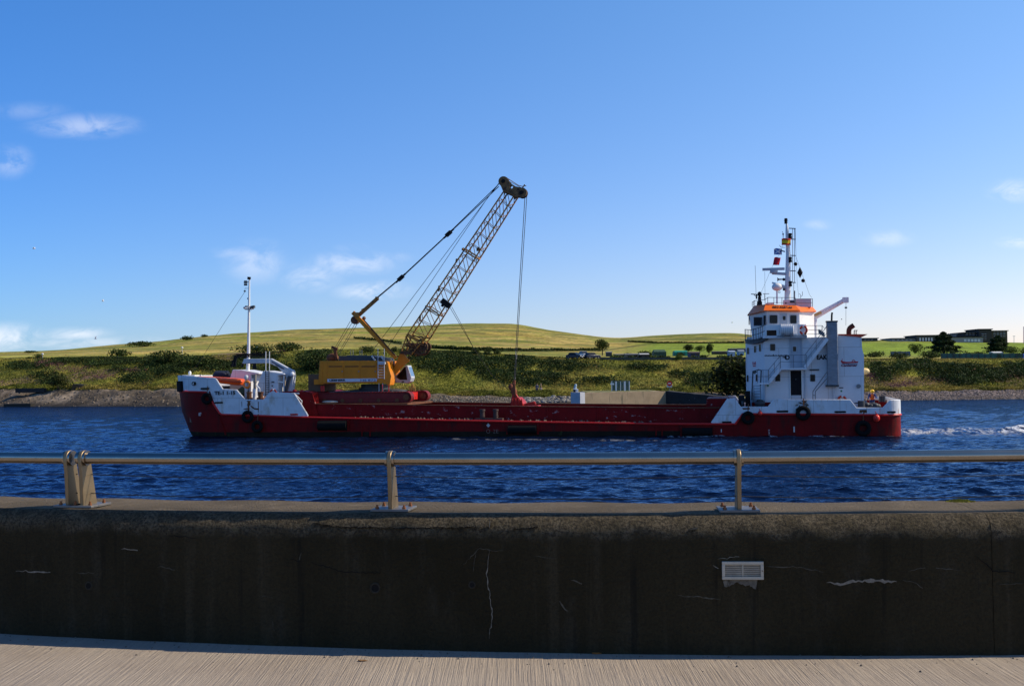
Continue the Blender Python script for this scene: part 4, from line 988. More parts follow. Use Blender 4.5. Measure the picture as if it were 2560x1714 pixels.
mb = MB()
for zx, zy in ((1650, 300), (1420, 660)): mb.bar(sD(zx, zy + 35, ym - .08), sD(zx + 4, zy - 35, ym - .08), .12)
for zx, zy in ((925, 1065), (720, 1395), (1175, 930)): mb.bar(sE(zx, zy + 25, ym - .08), sE(zx + 8, zy - 20, ym - .08), .14)
cp_('rope_guide', mb, CHD)
cp_('tagline_winch', MB().bar(sD(1690, 445, 4.6), sD(1790, 520, 4.6), .5, .45).cyl(sD(1745, 490, 4.5), sD(1745, 490, 6.2), .26).bar(sD(1730, 440, 4.6), sD(1690, 520, 4.6), .2), BLACK)
cp_('boom_plate', MB().box(*rect3(qE, 1158, 920, 1195, 955, 4.7, 4.9)), RUSTY)
# head: dog-bone plates with sheaves
hd = []
cA_, cB_ = S(*qE(1467, 152), ym), S(*qE(1678, 282), ym); ax = (cB_ - cA_); Lh = ax.length; ax.normalize(); pz = Vector((-ax.z, 0, ax.x))
rA = abs(S(*qE(1467, 95), ym).z - cA_.z); rB = rA * 1.05
def bone(y0, y1):
    mb = MB(); pts = []
    for i in range(13): t = math.pi / 2 + math.pi * i / 12; pts.append(cA_ + (ax * math.cos(t) + pz * math.sin(t)) * rA)
    pts += [Lb[2] + Vector((-.08, ym - Lb[2].y, -.10)), Rb[2] + Vector((.05, ym - Rb[2].y, -.12))]
    for i in range(13): t = -math.pi / 2 + math.pi * i / 12; pts.append(cB_ + (ax * math.cos(t) + pz * math.sin(t)) * rB)
    for u_, w_ in ((.62, .42), (.36, .42)): pts.append(cA_ + ax * Lh * u_ + pz * rA * w_)
    # plate with a round hole: stitch outer outline to hole ring
    hc = cA_ + ax * Lh * .455 - pz * rA * .12; hr = rA * .36; n_ = len(pts); 
    hole = []
    for p in pts:
        d = (p - hc).normalized(); hole.append(hc + d * hr)
    o0, o1 = Vector((0, y0 - ym, 0)), Vector((0, y1 - ym, 0))
    mb.loft([[p + o0 for p in hole], [p + o0 for p in pts], [p + o1 for p in pts], [p + o1 for p in hole], [p + o0 for p in hole]], cap=False)
    return mb
HEADM = mat('tan_rusted_head', (.20, .11, .045), .7, 0, .35, 2, spot=((.06, .03, .02), .52, .1, 1.2, (1, 1, 1)))
cp_('boom_head', bone(YB0, YB0 + .12), HEADM); cp_('boom_head', bone(YB0 + .52, YB0 + .64), HEADM)
mb = MB()
for c_ in (cA_, cB_):
    for k in range(4):
        y = .14 + k * .095; mb.cyl(c_ + Vector((0, y, 0)), c_ + Vector((0, y + .07, 0)), rA * 1.04, n=24)
mb.cyl(cA_ - Vector((0, .05, 0)), cA_ + Vector((0, .7, 0)), .16).cyl(cB_ - Vector((0, .05, 0)), cB_ + Vector((0, .7, 0)), .16)
cp_('head_sheave', mb, BLACK)
mb = MB()
mb.bar(Lb[2], Lb[2] + Vector((0, fw, 0)), .14).bar(Rb[2], Rb[2] + Vector((0, fw, 0)), .14)
for dy in (0, fw): mb.bar(Lb[2] + Vector((0, dy, 0)), Rb[2] + Vector((0, dy, 0)), .12)
mb.tube([sE(1500, 110, 5.5), sE(1640, 200, 5.5), sE(1700, 215, 5.5)], .035, 6).tube([sE(1690, 230, 5.5), sE(1715, 190, 5.5)], .05, 6).bar(sE(1700, 208, 5.5), sE(1732, 206, 5.5), .06).bar(sE(1604, 315, 5), sE(1602, 362, 5), .12)
cp_('head_frame', mb, CHD)
# winches at the foot of the boom
mb = MB()
for zx, zy, rr in ((1425, 1040, .52), (1345, 1030, .42), (1465, 1010, .36)):
    c_ = sD(zx, zy, 5.0); mb.torus(c_, (0, 1, 0), rr * .85, .09, 26, 6); mb.torus(c_ + Vector((0, 1.1, 0)), (0, 1, 0), rr * .85, .09, 26, 6); mb.cyl(c_, c_ + Vector((0, 1.1, 0)), rr * .38)
    for k in range(7): t = k * math.pi * 2 / 7 + zx; mb.bar(c_, c_ + Vector((math.cos(t), 0, math.sin(t))) * rr * .85, .08)
for k in range(16):
    a = sD(1215 + 260 * random.random(), 960 + 170 * random.random(), 4.6 + 1.6 * random.random()); b = a + Vector((random.uniform(-1, 1), random.uniform(-.4, .4), random.uniform(-.6, .6)))
    mb.bar(a, b, random.uniform(.05, .13))
mb.bar(sD(1185, 1080, 4.8), sD(1320, 1090, 4.8), .25).bar(sD(1440, 960, 4.8), sD(1510, 885, 4.8), .12)
cp_('boom_winch', mb, mat('oily_rust', (.09, .045, .02), .75, 0, .5, 3))
cp_('boom_stop', MB().bar(sD(1405, 940, 4.7), sD(1515, 885, 4.7), .16).bar(sD(1290, 870, 4.6), sD(1400, 950, 4.6), .16), CH)
# gantry (A-frame), links, blocks, ropes
mb = MB()
for y in (4.2, 6.6): mb.bar(sD(598, 590, y), sD(1125, 1150, y), .2, .34)
gan = cp_('gantry', mb, YEL, bevel=.02)
mb = MB()
for y in (4.2, 6.6): mb.bar(sD(730, 680, y - .12), sD(1110, 1110, y - .12), .06, .1)
cp_('gantry_edge', mb, RUSTY, gan)
mb = MB()
for y in (4.5, 6.3): mb.bar(sD(655, 640, y), sD(905, 415, y), .16, .3)
mb.bar(sD(640, 620, 4.0), sD(640, 620, 6.9), .4).bar(sD(720, 570, 4.4), sD(750, 555, 6.4), .25).bar(sD(895, 420, 4.4), sD(895, 420, 6.4), .3)
for k in range(5): mb.bar(sD(860 + 8 * k, 470 - 10 * k, 4.4), sD(880 + 8 * k, 430 - 8 * k, 4.5), .1)
cp_('gantry_link', mb, YELR)
mb = MB()
for y in (4.6, 5.3, 6.0): c_ = sD(618, 685, y); mb.cyl(c_, c_ + Vector((0, .5, 0)), .34, n=22)
mb.ball(sD(735, 662, 4.6), .16).bar(sD(690, 690, 4.5), sD(742, 662, 4.5), .14)
cp_('gantry_sheave', mb, mat('brown_sheave', (.14, .06, .03), .65, 0, .4, 3))
mb = MB()
for y in (4.6, 6.2):
    mb.bar(sD(378, 1030, y), sD(400, 1180, y), .22); mb.bar(sD(340, 1015, y), sD(410, 1040, y), .25, .2)
mb.bar(sD(350, 1120, 5.4), sD(330, 1185, 5.4), .5); mb.ball(sD(350, 1150, 5.), (.55, .5, .4))
cp_('gantry_post', mb, RUSTY)
mb = MB()
for y in (4.7, 5.0, 5.6, 6.0):
    mb.tube([sD(566, 700, y), sD(388, 1010, y)], .022, 5); mb.tube([sD(592, 712, y), sD(402, 1025, y)], .022, 5)
    mb.tube([sD(625, 728, y), sD(430, 1075, y)], .022, 5); mb.tube([sD(650, 735, y), sD(445, 1085, y)], .022, 5)
cp_('luffing_rope', mb, mat('dull_luffing_rope', (.12, .085, .05), .6, .2, .3, 8))
mb = MB()
PT = [(sD(902, 402, YB0), sD(1165, 185, YB0), sE(258, 1275, YB0), sE(812, 775, YB0), sE(1412, 205, YB0))]
for yy, dz in ((YB0, 0), (YB1, 0)):
    mb.tube([sD(902 + (12 if yy > 5 else 0), 402, yy), sE(280 + (10 if yy > 5 else 0), 1268, yy), sE(832 + (8 if yy > 5 else 0), 757, yy), sE(1408 + (8 if yy > 5 else 0), 195 + (18 if yy > 5 else 0), yy)], .035, 6)
cp_('boom_pendant', mb, ROPEM)
mb = MB()
for (cx, cy, f) in ((280, 1268, sE), (832, 757, sE)):
    for yy in (YB0, YB1):
        o = 10 if yy > 5 else 0
        mb.bar(f(cx - 28 + o, cy + 26, yy), f(cx + 28 + o, cy - 26, yy), .2, .26); mb.bar(f(cx - 58 + o, cy + 54, yy), f(cx + 56 + o, cy - 52, yy), .09)
cp_('pendant_link', mb, BLACK)
mb = MB()
mb.tube([sD(800, 1112, 5.1), sE(1300, 330, 5.1), sE(1425, 175, 5.1)], .022, 5).tube([sD(962, 1112, 5.8), sE(950, 840, 5.8), sE(1300, 325, 5.8), sE(1425, 165, 5.8)], .022, 5)
mb.tube([sE(1440, 105, 5.3), sE(1690, 235, 5.3)], .02, 5)
cp_('hoist_rope', mb, ROPEM)
# the long falls down to the grab, with the pale worn lower part
top_ = sE(1718, 320, 5.5); gt = sF(1085, 70, 5.5)
mb = MB().tube([top_, top_.lerp(gt, .5) + Vector((-.02, 0, 0)), gt], .028, 6).tube([top_ + Vector((.1, .3, 0)), top_.lerp(gt, .5) + Vector((.05, .3, 0)), gt + Vector((.05, .2, 0))], .026, 6)
cp_('grab_rope', mb, mat('grab_rope_wire', (.05, .045, .04), .55, .2, .6, 2, spot=((.55, .5, .42), .6, .02, 1.1, (1, 1, .9))))
a_t = sD(1785, 525, 4.7); b_t = sD(2080, 1030, 4.7); g_t = sF(1060, 250, 5.4)
mb = MB()
for o in (0, .12): mb.tube([a_t + Vector((o * 1.5, 0, 0)), a_t.lerp(b_t, .5) + Vector((o, 0, 0)), b_t, b_t.lerp(g_t, .5) - Vector((.1, 0, .35)), g_t], .02, 5)
cp_('tag_line', mb, ROPEM)

# ---------------- grab
gb = sF(1130, 430, 5.5)
grab = thing('clamshell_grab', 'red and rusty clamshell grab hanging on the crane ropes down into the hopper', 'grab', (gb.x, 5.5, gb.z), SHIP)
def gp(name, mb, m, parent=None, **k): return build(name, mb, m, parent or grab, SHIP, **k)
mb = MB(); mb.loft([[sF(1060, 95, 5.3), sF(1100, 95, 5.3), sF(1100, 95, 5.7), sF(1060, 95, 5.7)], [sF(1035, 200, 5.1), sF(1105, 200, 5.1), sF(1105, 200, 5.9), sF(1035, 200, 5.9)], [sF(1060, 320, 5.1), sF(1110, 320, 5.1), sF(1110, 320, 5.9), sF(1060, 320, 5.9)]])
mb.bar(sF(1085, 60, 5.5), sF(1088, 120, 5.5), .2).ball(sF(1045, 160, 5.4), (.25, .3, .3)).ball(sF(1095, 240, 5.4), (.2, .3, .35))
gp('grab_head', mb, mat('rusty_grab', (.17, .05, .022), .8, 0, .5, 4, bump=.5), bevel=.03)
GR = mat('red_grab_paint', (.34, .010, .006), .5, 0, .25, 2, spot=((.2, .06, .03), .62, .1, 4, (1, 1, 1)))
mb = MB(); mb.prism(polyS(qF, [(1045, 320), (1150, 310), (1205, 370), (1235, 445), (1230, 520), (1030, 520), (1035, 400)], 4.7), 4.7, 6.3)
for zx in (1060, 1105, 1150, 1195): mb.bar(sF(zx, 330, 4.66), sF(zx + 12, 470, 4.66), .09)
gp('grab_shell', mb, GR, bevel=.03)
mb = MB(); mb.bar(sF(1190, 435, 5.0), sF(1385, 385, 5.0), .35, .22).bar(sF(1380, 375, 5.0), sF(1390, 420, 5.0), .2).bar(sF(1075, 270, 5.2), sF(1050, 400, 5.0), .16).bar(sF(1110, 270, 5.2), sF(1165, 360, 5.0), .16)
gp('grab_arm', mb, GR, bevel=.02)
gp('grab_shell', MB().prism(polyS(qF, [(1240, 440), (1440, 425), (1450, 520), (1240, 520)], 4.9), 4.9, 6.1), GR, bevel=.03)

# ------------------------------------------------------------------ loose things on the barge
def sthing(name, label, cat, c, mb, m, group=None, **k):
    return setp(build(name, mb, m, None, SHIP, base=c, **k), label, cat, group)
def tyre(px, py, rpx, label, y=-.16, rope=True):
    c = S(px, py, y); r = rpx * (92 / FPX) * .98
    o = thing('tyre_fender', label, 'tyre', c, SHIP, 'tyres hung as fenders along the barge')
    mb = MB(); mb.torus(c, (0, 1, 0), r * .72, r * .30, 28, 10); build('tyre', mb, RUBBER, o, SHIP)
    mb = MB()
    for k in range(18): t = k * math.pi / 9; mb.bar(c + Vector((math.cos(t) * r * .88, -.1, math.sin(t) * r * .88)), c + Vector((math.cos(t) * r * 1.02, -.02, math.sin(t) * r * 1.02)), .03, .05)
    build('tread', mb, RUBBER, o, SHIP)
    if rope: build('chain', MB().tube([c + Vector((0, 0, r * .7)), c + Vector((0.05, .1, r + .55))], .035, 6), RUSTY, o, SHIP)
tyre(517, 996, 15.5, 'black tyre below the registration letters on the high bow', y=-.1)
tyre(619, 1041, 16.5, 'rust stained black tyre hanging below the notch behind the bow letters')
tyre(643, 1066, 16, 'black tyre low on the red hull near the waterline just aft of the notch', y=-.2)
tyre(1870, 1044, 16, 'black tyre on the red step of the hull in front of the accommodation block')
tyre(2008, 1032, 17.5, 'big worn black tyre at the middle of the white stern bulwark')
tyre(2158, 1070, 18.5, 'black tyre hung low near the stern under the rusty streak')
mb = MB(); p = S(*qJ(1115, 225), -.05)
for k in range(14): a = p + Vector((random.uniform(-.35, .35), random.uniform(-.05, .02), random.uniform(-.2, .15))); mb.tube([a, a + Vector((random.uniform(-.3, .3), -.05, random.uniform(-.3, .1)))], .03, 5)
part('fender_lashing', mb, mat('frayed_dark_rope', (.05, .045, .035), .9), sternb)
for (q, lab) in ((qJ(632, 328), 'small red buoy fender hanging beside the foremost stern tyre'), (qJ(1942, 382), 'larger red ball fender hanging near the transom')):
    r = .17 if 'small' in lab else .25
    c = S(*q, -.2); mb = MB(); mb.ball(c, (r, r, r * 1.12), 16, 12).cyl(c + Vector((0, 0, r)), c + Vector((0, 0, r * 1.35)), r * .3).tube([c + Vector((0, 0, r * 1.3)), c + Vector((-.05, .1, r * 1.9))], .03, 5)
    sthing('buoy_fender', lab, 'buoy', c, mb, mat('red_buoy', (.62, .03, .02), .4, 0, .12, 3), 'red buoy fenders on the barge side')
def lifebuoy(conv, x, y, rpx, yl, label, ax=(0, 1, 0)):
    c = S(*conv(x, y), yl); r = rpx
    mb = MB(); mb.torus(c, ax, r, r * .27, 26, 8); n = len(mb.f)
    for i in range(n):
        seg_ = i // 8; mb.m[i] = 1 if (seg_ % 7) >= 5 else 0
    o = setp(build('lifebuoy', mb, [mat('lifebuoy_red', (.55, .05, .02), .5, 0, .06), CREAM], None, SHIP, base=c), label, 'lifebuoy', 'lifebuoys on the barge')
lifebuoy(qH, 882, 548, .29, YW - .12, 'red and white lifebuoy on the white wheelhouse dodger beside the liferaft', (.75, 1, 0))
lifebuoy(qH, 1385, 1462, .28, YA - .1, 'red lifebuoy on the white funnel casing, half hidden by the bulwark')
lifebuoy(qA, 1540, 715, .27, 1.2, 'orange lifebuoy behind the white bow bulwark next to the deckhouse ladder')
# liferaft canister
c = S(*qH(665, 545), YW - .1); a, b = S(*qH(580, 545), YW - .1), S(*qH(752, 545), YW - .1); r = .42
lr = thing('liferaft_canister', 'white ribbed liferaft canister in its cradle on the bridge wing', 'liferaft', (c.x, c.y, c.z - r), SHIP)
mb = MB(); mb.tube([a, a + Vector((.08, 0, 0)), b - Vector((.08, 0, 0)), b], [r * .75, r, r, r * .75], 20)
build('canister', mb, CREAM, lr, SHIP)
mb = MB()
for k in range(7): p = a.lerp(b, (k + .5) / 7); mb.cyl(p - Vector((.03, 0, 0)), p + Vector((.03, 0, 0)), r * 1.05, n=20)
build('rib', mb, LGREY, lr, SHIP)
mb = MB()
for f in (.2, .8): p = a.lerp(b, f); mb.box((p.x - .05, p.y - .35, p.z - r - .12), (p.x + .05, p.y + .5, p.z - r + .15))
build('cradle', mb, STEEL, lr, SHIP)
# rescue boat
p0, p1 = sA(425, 478, 3.2), sA(1100, 540, 3.2)
rb = thing('rescue_boat', 'orange rescue boat stowed on the bow behind the white bulwark', 'boat', (p1.x - 2, 3.2, p1.z - .6), SHIP)
mb = MB(); Ls = [(425, 470, 486, .15), (520, 472, 520, .5), (650, 478, 560, .8), (850, 488, 585, .95), (1020, 502, 605, .95), (1085, 515, 600, .8), (1102, 525, 575, .6)]
rings = []
for zx, yt, yb, hw in Ls:
    t, b = sA(zx, yt, 3.0), sA(zx, yb, 3.0); x = t.x; zc, h = (t.z + b.z) / 2, (t.z - b.z) / 2; ring = []
    for k in range(14): th = 2 * math.pi * k / 14; ring.append((x, 3.4 + hw * math.copysign(abs(math.cos(th)) ** .7, math.cos(th)), zc + h * math.copysign(abs(math.sin(th)) ** .7, math.sin(th))))
    rings.append(ring)
mb.loft(rings); build('boat_hull', mb, mat('orange_boat', (.72, .10, .012), .45, 0, .12, 2), rb, SHIP)
build('rubbing_strake', MB().tube([Vector((r_[7][0], r_[7][1] - .03, r_[7][2])) for r_ in rings], .05, 6), mat('dark_red_strake', (.35, .03, .015), .6), rb, SHIP)
# flags
def flag(conv, x0, x1, yt, yb, yl, colf, mats, name, label, skew=0, wave=.05):
    nxg, nzg = 18, 12; a, b = S(*conv(x0, yt), yl), S(*conv(x1, yb), yl); mb = MB(); vs = []
    for j in range(nzg + 1):
        for i in range(nxg + 1):
            u, v = i / nxg, j / nzg; w = math.sin(u * 7 + v * 1.5) * wave
            vs.append((a.x + (b.x - a.x) * u + skew * v, yl + w * 1.6, a.z + (b.z - a.z) * v + w * .5 + .03 * math.sin(u * 4)))
    fs = []; ms = []
    for j in range(nzg):
        for i in range(nxg): fs.append((j * (nxg + 1) + i, j * (nxg + 1) + i + 1, (j + 1) * (nxg + 1) + i + 1, (j + 1) * (nxg + 1) + i)); ms.append(colf((i + .5) / nxg, (j + .5) / nzg))
    mb.add(vs, fs); mb.m = ms
    o = setp(build(name, mb, mats, None, SHIP, base=((a.x + b.x) / 2, yl, (a.z + b.z) / 2), smooth=80), label, 'flag', 'flags on the main mast')
    md = o.modifiers.new('cloth', 'SOLIDIFY'); md.thickness = .012
FR, FY = mat('flag_red', (.62, .03, .02), .8, 0, .08), mat('flag_yellow', (.75, .50, .02), .8, 0, .08)
flag(qI, 596, 716, 402, 484, YM - .5, lambda u, v: 1 if .25 < v < .75 else 0, [FR, FY], 'flag', 'red and yellow striped flag high on the mast', 0)
flag(qI, 496, 600, 532, 610, YM, lambda u, v: 1 if abs(u - v) < .12 or abs(1 - u - v) < .12 else 0, [mat('flag_blue', (.10, .17, .42), .8, 0, .08), mat('flag_white', (.65, .66, .7), .8)], 'flag', 'blue flag with a white diagonal cross, between the other two flags', 0, .04)
flag(qI, 500, 585, 648, 745, YM, lambda u, v: 0, [mat('flag_crimson', (.62, .02, .04), .8, 0, .1)], 'flag', 'plain red flag lowest on the mast halyard', -.12)
def dayshape(conv, x, y, kind, label):
    c = S(*conv(x, y), YM); mb = MB()
    if kind == 'ball': mb.ball(c, .15)
    else: mb.loft([[c + Vector((.02 * math.cos(t), .02 * math.sin(t), .42)) for t in (k * math.pi / 3 for k in range(6))], [c + Vector((.22 * math.cos(t), .22 * math.sin(t), 0)) for t in (k * math.pi / 3 for k in range(6))], [c + Vector((.02 * math.cos(t), .02 * math.sin(t), -.42)) for t in (k * math.pi / 3 for k in range(6))]])
    setp(build('day_shape', mb, BLACK, None, SHIP, base=c), label, 'signal shape', 'black signal shapes on the mast halyard')
dayshape(qI, 778, 731, 'ball', 'black signal ball uppermost, beside the mast ladder')
dayshape(qI, 836, 842, 'diamond', 'black diamond signal shape hanging between the two balls')
dayshape(qI, 877, 948, 'ball', 'black signal ball hanging lowest on the halyard')
# pebbles spilt on the side deck
mb = MB()
for k in range(230):
    x = random.uniform(PX(885, 1045, .3), PX(1630, 1058, .3)); y = random.uniform(.12, 1.25) ** 1.0; z = ztop(x)
    if abs(x - (bx.x + b2.x) / 2) < 1.3: continue
    r = random.choice((.03, .04, .05, .06, .09)); 
    mb.loft([[(x + r * math.cos(t) * random.uniform(.8, 1.3), y + r * math.sin(t), z - .02) for t in (k2 * math.pi * .4 for k2 in range(5))], [(x + .6 * r * math.cos(t), y + .6 * r * math.sin(t), z + r * random.uniform(.8, 1.6)) for t in (k2 * math.pi * .4 for k2 in range(5))]])
o = build('spilt_stones', mb, mat('pale_stones', (.15, .115, .085), .9, 0, .5, 9), None, SHIP, base=(0, 0, 1), smooth=0); setp(o, 'pale stones and gravel spilt along the side deck of the barge', 'gravel', kind='stuff')

# ------------------------------------------------------------------ people
def person(space, base, h, label, pose='stand', shirt=(.02, .03, .08), legs=(.02, .025, .06), skin=(.45, .27, .19), hat=None, vest=None, yaw=0.0):
    root = thing('person', label, 'person', base, space @ Matrix.Identity(4))
    F0 = FRAME[root.name]; Rm = Matrix.Rotation(yaw, 4, 'Z')
    k = h / 1.76
    J = {'pelvis': (0, 0, .95), 'belly': (0, 0, 1.12), 'chest': (0, 0, 1.32), 'neck': (0, 0, 1.50), 'head': (0, -.02, 1.62), 'top': (0, -.01, 1.72)}
    for s, n_ in ((-1, 'L'), (1, 'R')):
        J.update({'sh' + n_: (s * .19, 0, 1.43), 'el' + n_: (s * .25, .03, 1.15), 'wr' + n_: (s * .24, -.08, .93), 'ha' + n_: (s * .235, -.11, .84),
                  'hi' + n_: (s * .10, 0, .90), 'kn' + n_: (s * .11, -.02, .49), 'an' + n_: (s * .11, .02, .09), 'to' + n_: (s * .13, -.16, .04)})
    if pose == 'lean':
        for n_ in ('belly', 'chest', 'neck', 'head', 'top', 'shL', 'shR'):
            x, y, z = J[n_]; t = (z - .95) / .8; J[n_] = (x, y - .30 * t, z - .07 * t)
        J.update(elL=(-.30, -.30, 1.13), wrL=(-.22, -.50, 1.02), haL=(-.20, -.58, 1.0), elR=(.30, -.30, 1.13), wrR=(.22, -.50, 1.02), haR=(.20, -.58, 1.0))
    if pose == 'sit':
        for n_ in list(J):
            x, y, z = J[n_]
            if n_[:2] not in ('kn', 'an', 'to'): J[n_] = (x, y, z - .62)
        for s, n_ in ((-1, 'L'), (1, 'R')): J['kn' + n_] = (s * .14, -.42, .50); J['an' + n_] = (s * .14, -.5, .09); J['to' + n_] = (s * .15, -.64, .04)
    J = {a: F0 @ (Rm @ Vector([c * k for c in v])) for a, v in J.items()}
    def skinned(name, chain, rad, m, root_j):
        names = []; edges = []
        for a, b in chain:
            for q in (a, b):
                if q not in names: names.append(q)
            edges.append((names.index(a), names.index(b)))
        Mi = F0.inverted(); me = bpy.data.meshes.new(name); me.from_pydata([Mi @ J[q] for q in names], edges, [])
        me.materials.append(m); o = bpy.data.objects.new(name, me); col.objects.link(o); o.parent = root; FRAME[o.name] = F0
        sk = o.modifiers.new('skin', 'SKIN'); sk.use_smooth_shade = True
        for i, q in enumerate(names):
            me.skin_vertices[0].data[i].radius = [rad[q] * k] * 2 if not isinstance(rad[q], tuple) else [r * k for r in rad[q]]
            me.skin_vertices[0].data[i].use_root = (q == root_j)
        ss = o.modifiers.new('sub', 'SUBSURF'); ss.levels = ss.render_levels = 2
        return o
    core = [('pelvis', 'belly'), ('belly', 'chest'), ('chest', 'neck'), ('neck', 'head'), ('head', 'top')]
    arms = [e for n_ in 'LR' for e in (('chest', 'sh' + n_), ('sh' + n_, 'el' + n_), ('el' + n_, 'wr' + n_), ('wr' + n_, 'ha' + n_))]
    lg = [e for n_ in 'LR' for e in (('pelvis', 'hi' + n_), ('hi' + n_, 'kn' + n_), ('kn' + n_, 'an' + n_), ('an' + n_, 'to' + n_))]
    rad = dict(pelvis=.13, belly=.125, chest=.15, neck=.06, head=.105, top=.07)
    for n_ in 'LR': rad.update({'sh' + n_: .07, 'el' + n_: .048, 'wr' + n_: .033, 'ha' + n_: .04, 'hi' + n_: .09, 'kn' + n_: .062, 'an' + n_: .045, 'to' + n_: .04})
    tag = '%02x%02x%02x' % tuple(int(c * 255) for c in shirt); tag2 = '%02x%02x%02x' % tuple(int(c * 255) for c in legs)
    skinned('body', core + arms + lg, rad, mat('skin_tone', skin, .6), 'pelvis')
    g = {q: r * 1.14 + .004 for q, r in rad.items()}
    skinned('jacket', [('belly', 'chest'), ('pelvis', 'belly')] + [e for e in arms if e[1][:2] != 'ha'], g, mat('cloth ' + tag, shirt, .85, 0, .15, 6), 'chest')
    skinned('trousers', [e for e in lg if e[1][:2] != 'to'], g, mat('cloth ' + tag2, legs, .85, 0, .15, 6), 'pelvis')
    hd_ = J['head']; up = Vector((0, 0, 1))
    if hat:
        mb = MB(); mb.ball(hd_ + up * .06 * k, (.15 * k, .17 * k, .13 * k)).cyl(hd_ + up * .045 * k, hd_ + up * .06 * k, .18 * k); build('hard_hat', mb, mat('helmet', hat, .4), root)
    else:
        mb = MB(); mb.ball(hd_ + up * .035 * k + Vector((0, .02 * k, 0)), (.118 * k, .125 * k, .115 * k)); build('hair', mb, mat('dark_hair', (.03, .02, .015), .8), root)
    face = Rm.to_3x3() @ Vector((0, -1, 0)); face = F0.to_3x3() @ face; sd = face.cross(up)
    build('nose', MB().ball(hd_ + face * .11 * k, .018 * k), mat('skin_tone', skin, .6), root)
    mb = MB()
    for s in (-1, 1): mb.ball(hd_ + sd * s * .105 * k, (.02 * k, .03 * k, .035 * k))
    build('ear', mb, mat('skin_tone', skin, .6), root)
    mb = MB()
    for s in (-1, 1): mb.ball(hd_ + face * .095 * k + sd * s * .035 * k + up * .02 * k, .012 * k)
    build('eye', mb, BLACK, root)
    for s, n_ in ((-1, 'L'), (1, 'R')):
        mb = MB(); w, ha = J['wr' + n_], J['ha' + n_]; d = (ha - w).normalized(); q = d.orthogonal().normalized(); q2 = d.cross(q)
        for i in range(4): a = ha + q * (i - 1.5) * .02 * k; mb.tube([a, a + d * .045 * k, a + d * .07 * k + q2 * .025 * k], [.010 * k, .009 * k, .007 * k], 6)
        mb.tube([w + q * .03 * k, w + q * .06 * k + d * .04 * k, w + q * .05 * k + d * .08 * k], [.012 * k, .011 * k, .008 * k], 6)
        build('hand', mb, mat('skin_tone', skin, .6), root)
    if vest:
        skinned('vest', [('belly', 'chest'), ('pelvis', 'belly'), ('chest', 'shL'), ('chest', 'shR')], {q: r * 1.28 + .004 for q, r in rad.items()}, mat('vest', vest, .7), 'chest')
    return root
pz_ = S(*qJ(1890, 80), 2.6)
person(SHIP, (pz_.x, 2.6, pz_.z - 1.62), 1.78, 'deckhand in a yellow hard hat and orange vest leaning over the gear at the stern', 'lean', shirt=(.03, .05, .16), legs=(.03, .05, .14), hat=(.85, .50, .02), vest=(.85, .14, .02))
# ------------------------------------------------------------------ promenade, parapet wall, railing
def wallY(X): return 6.78 - .135 * X + .0214 * X * X          # landward face
def wallT(X): return Vector((1, -.135 + .0428 * X, 0)).normalized()
WH, WT = .78, .70
def graph(m):
    nt = m.node_tree; L = nt.links.new
    def noise(vec, scale, detail=6, rough=.6, dist=0):
        n = N(nt, 'ShaderNodeTexNoise'); n.inputs['Scale'].default_value = scale; n.inputs['Detail'].default_value = detail; n.inputs['Roughness'].default_value = rough; n.inputs['Distortion'].default_value = dist
        L(vec, n.inputs['Vector']); return n.outputs[0]
    def mapr(v, a, b, c, d, sm=True):
        n = N(nt, 'ShaderNodeMapRange', interpolation_type='SMOOTHSTEP' if sm else 'LINEAR'); L(v, n.inputs[0])
        for i, q in enumerate((a, b, c, d)): n.inputs[i + 1].default_value = q
        return n.outputs[0]
    def mix(f, a, b, bt='MIX'):
        n = N(nt, 'ShaderNodeMix', data_type='RGBA', blend_type=bt)
        for i, q in ((0, f), (6, a), (7, b)):
            if isinstance(q, (int, float)): n.inputs[i].default_value = q if i == 0 else (q, q, q, 1)
            elif isinstance(q, tuple): n.inputs[i].default_value = (*q, 1)
            else: L(q, n.inputs[i])
        return n.outputs[2]
    def mapping(vec, s):
        n = N(nt, 'ShaderNodeMapping'); n.inputs['Scale'].default_value = s; L(vec, n.inputs[0]); return n.outputs[0]
    def math_(op, a, b):
        n = N(nt, 'ShaderNodeMath', operation=op)
        for i, q in enumerate((a, b)):
            if isinstance(q, (int, float)): n.inputs[i].default_value = q
            else: L(q, n.inputs[i])
        return n.outputs[0]
    def bump(h, s, d, prev=None):
        n = N(nt, 'ShaderNodeBump'); n.inputs['Strength'].default_value = s; n.inputs['Distance'].default_value = d; L(h, n.inputs['Height'])
        if prev: L(prev, n.inputs['Normal'])
        return n.outputs[0]
    tc = N(nt, 'ShaderNodeTexCoord').outputs['Object']
    return nt, L, noise, mapr, mix, mapping, math_, bump, tc
def newmat(name, rough=.85, spec=.3):
    m = bpy.data.materials.new(name); m.use_nodes = True; b = m.node_tree.nodes['Principled BSDF']
    b.inputs['Roughness'].default_value = rough; b.inputs['Specular IOR Level'].default_value = spec; return m, b
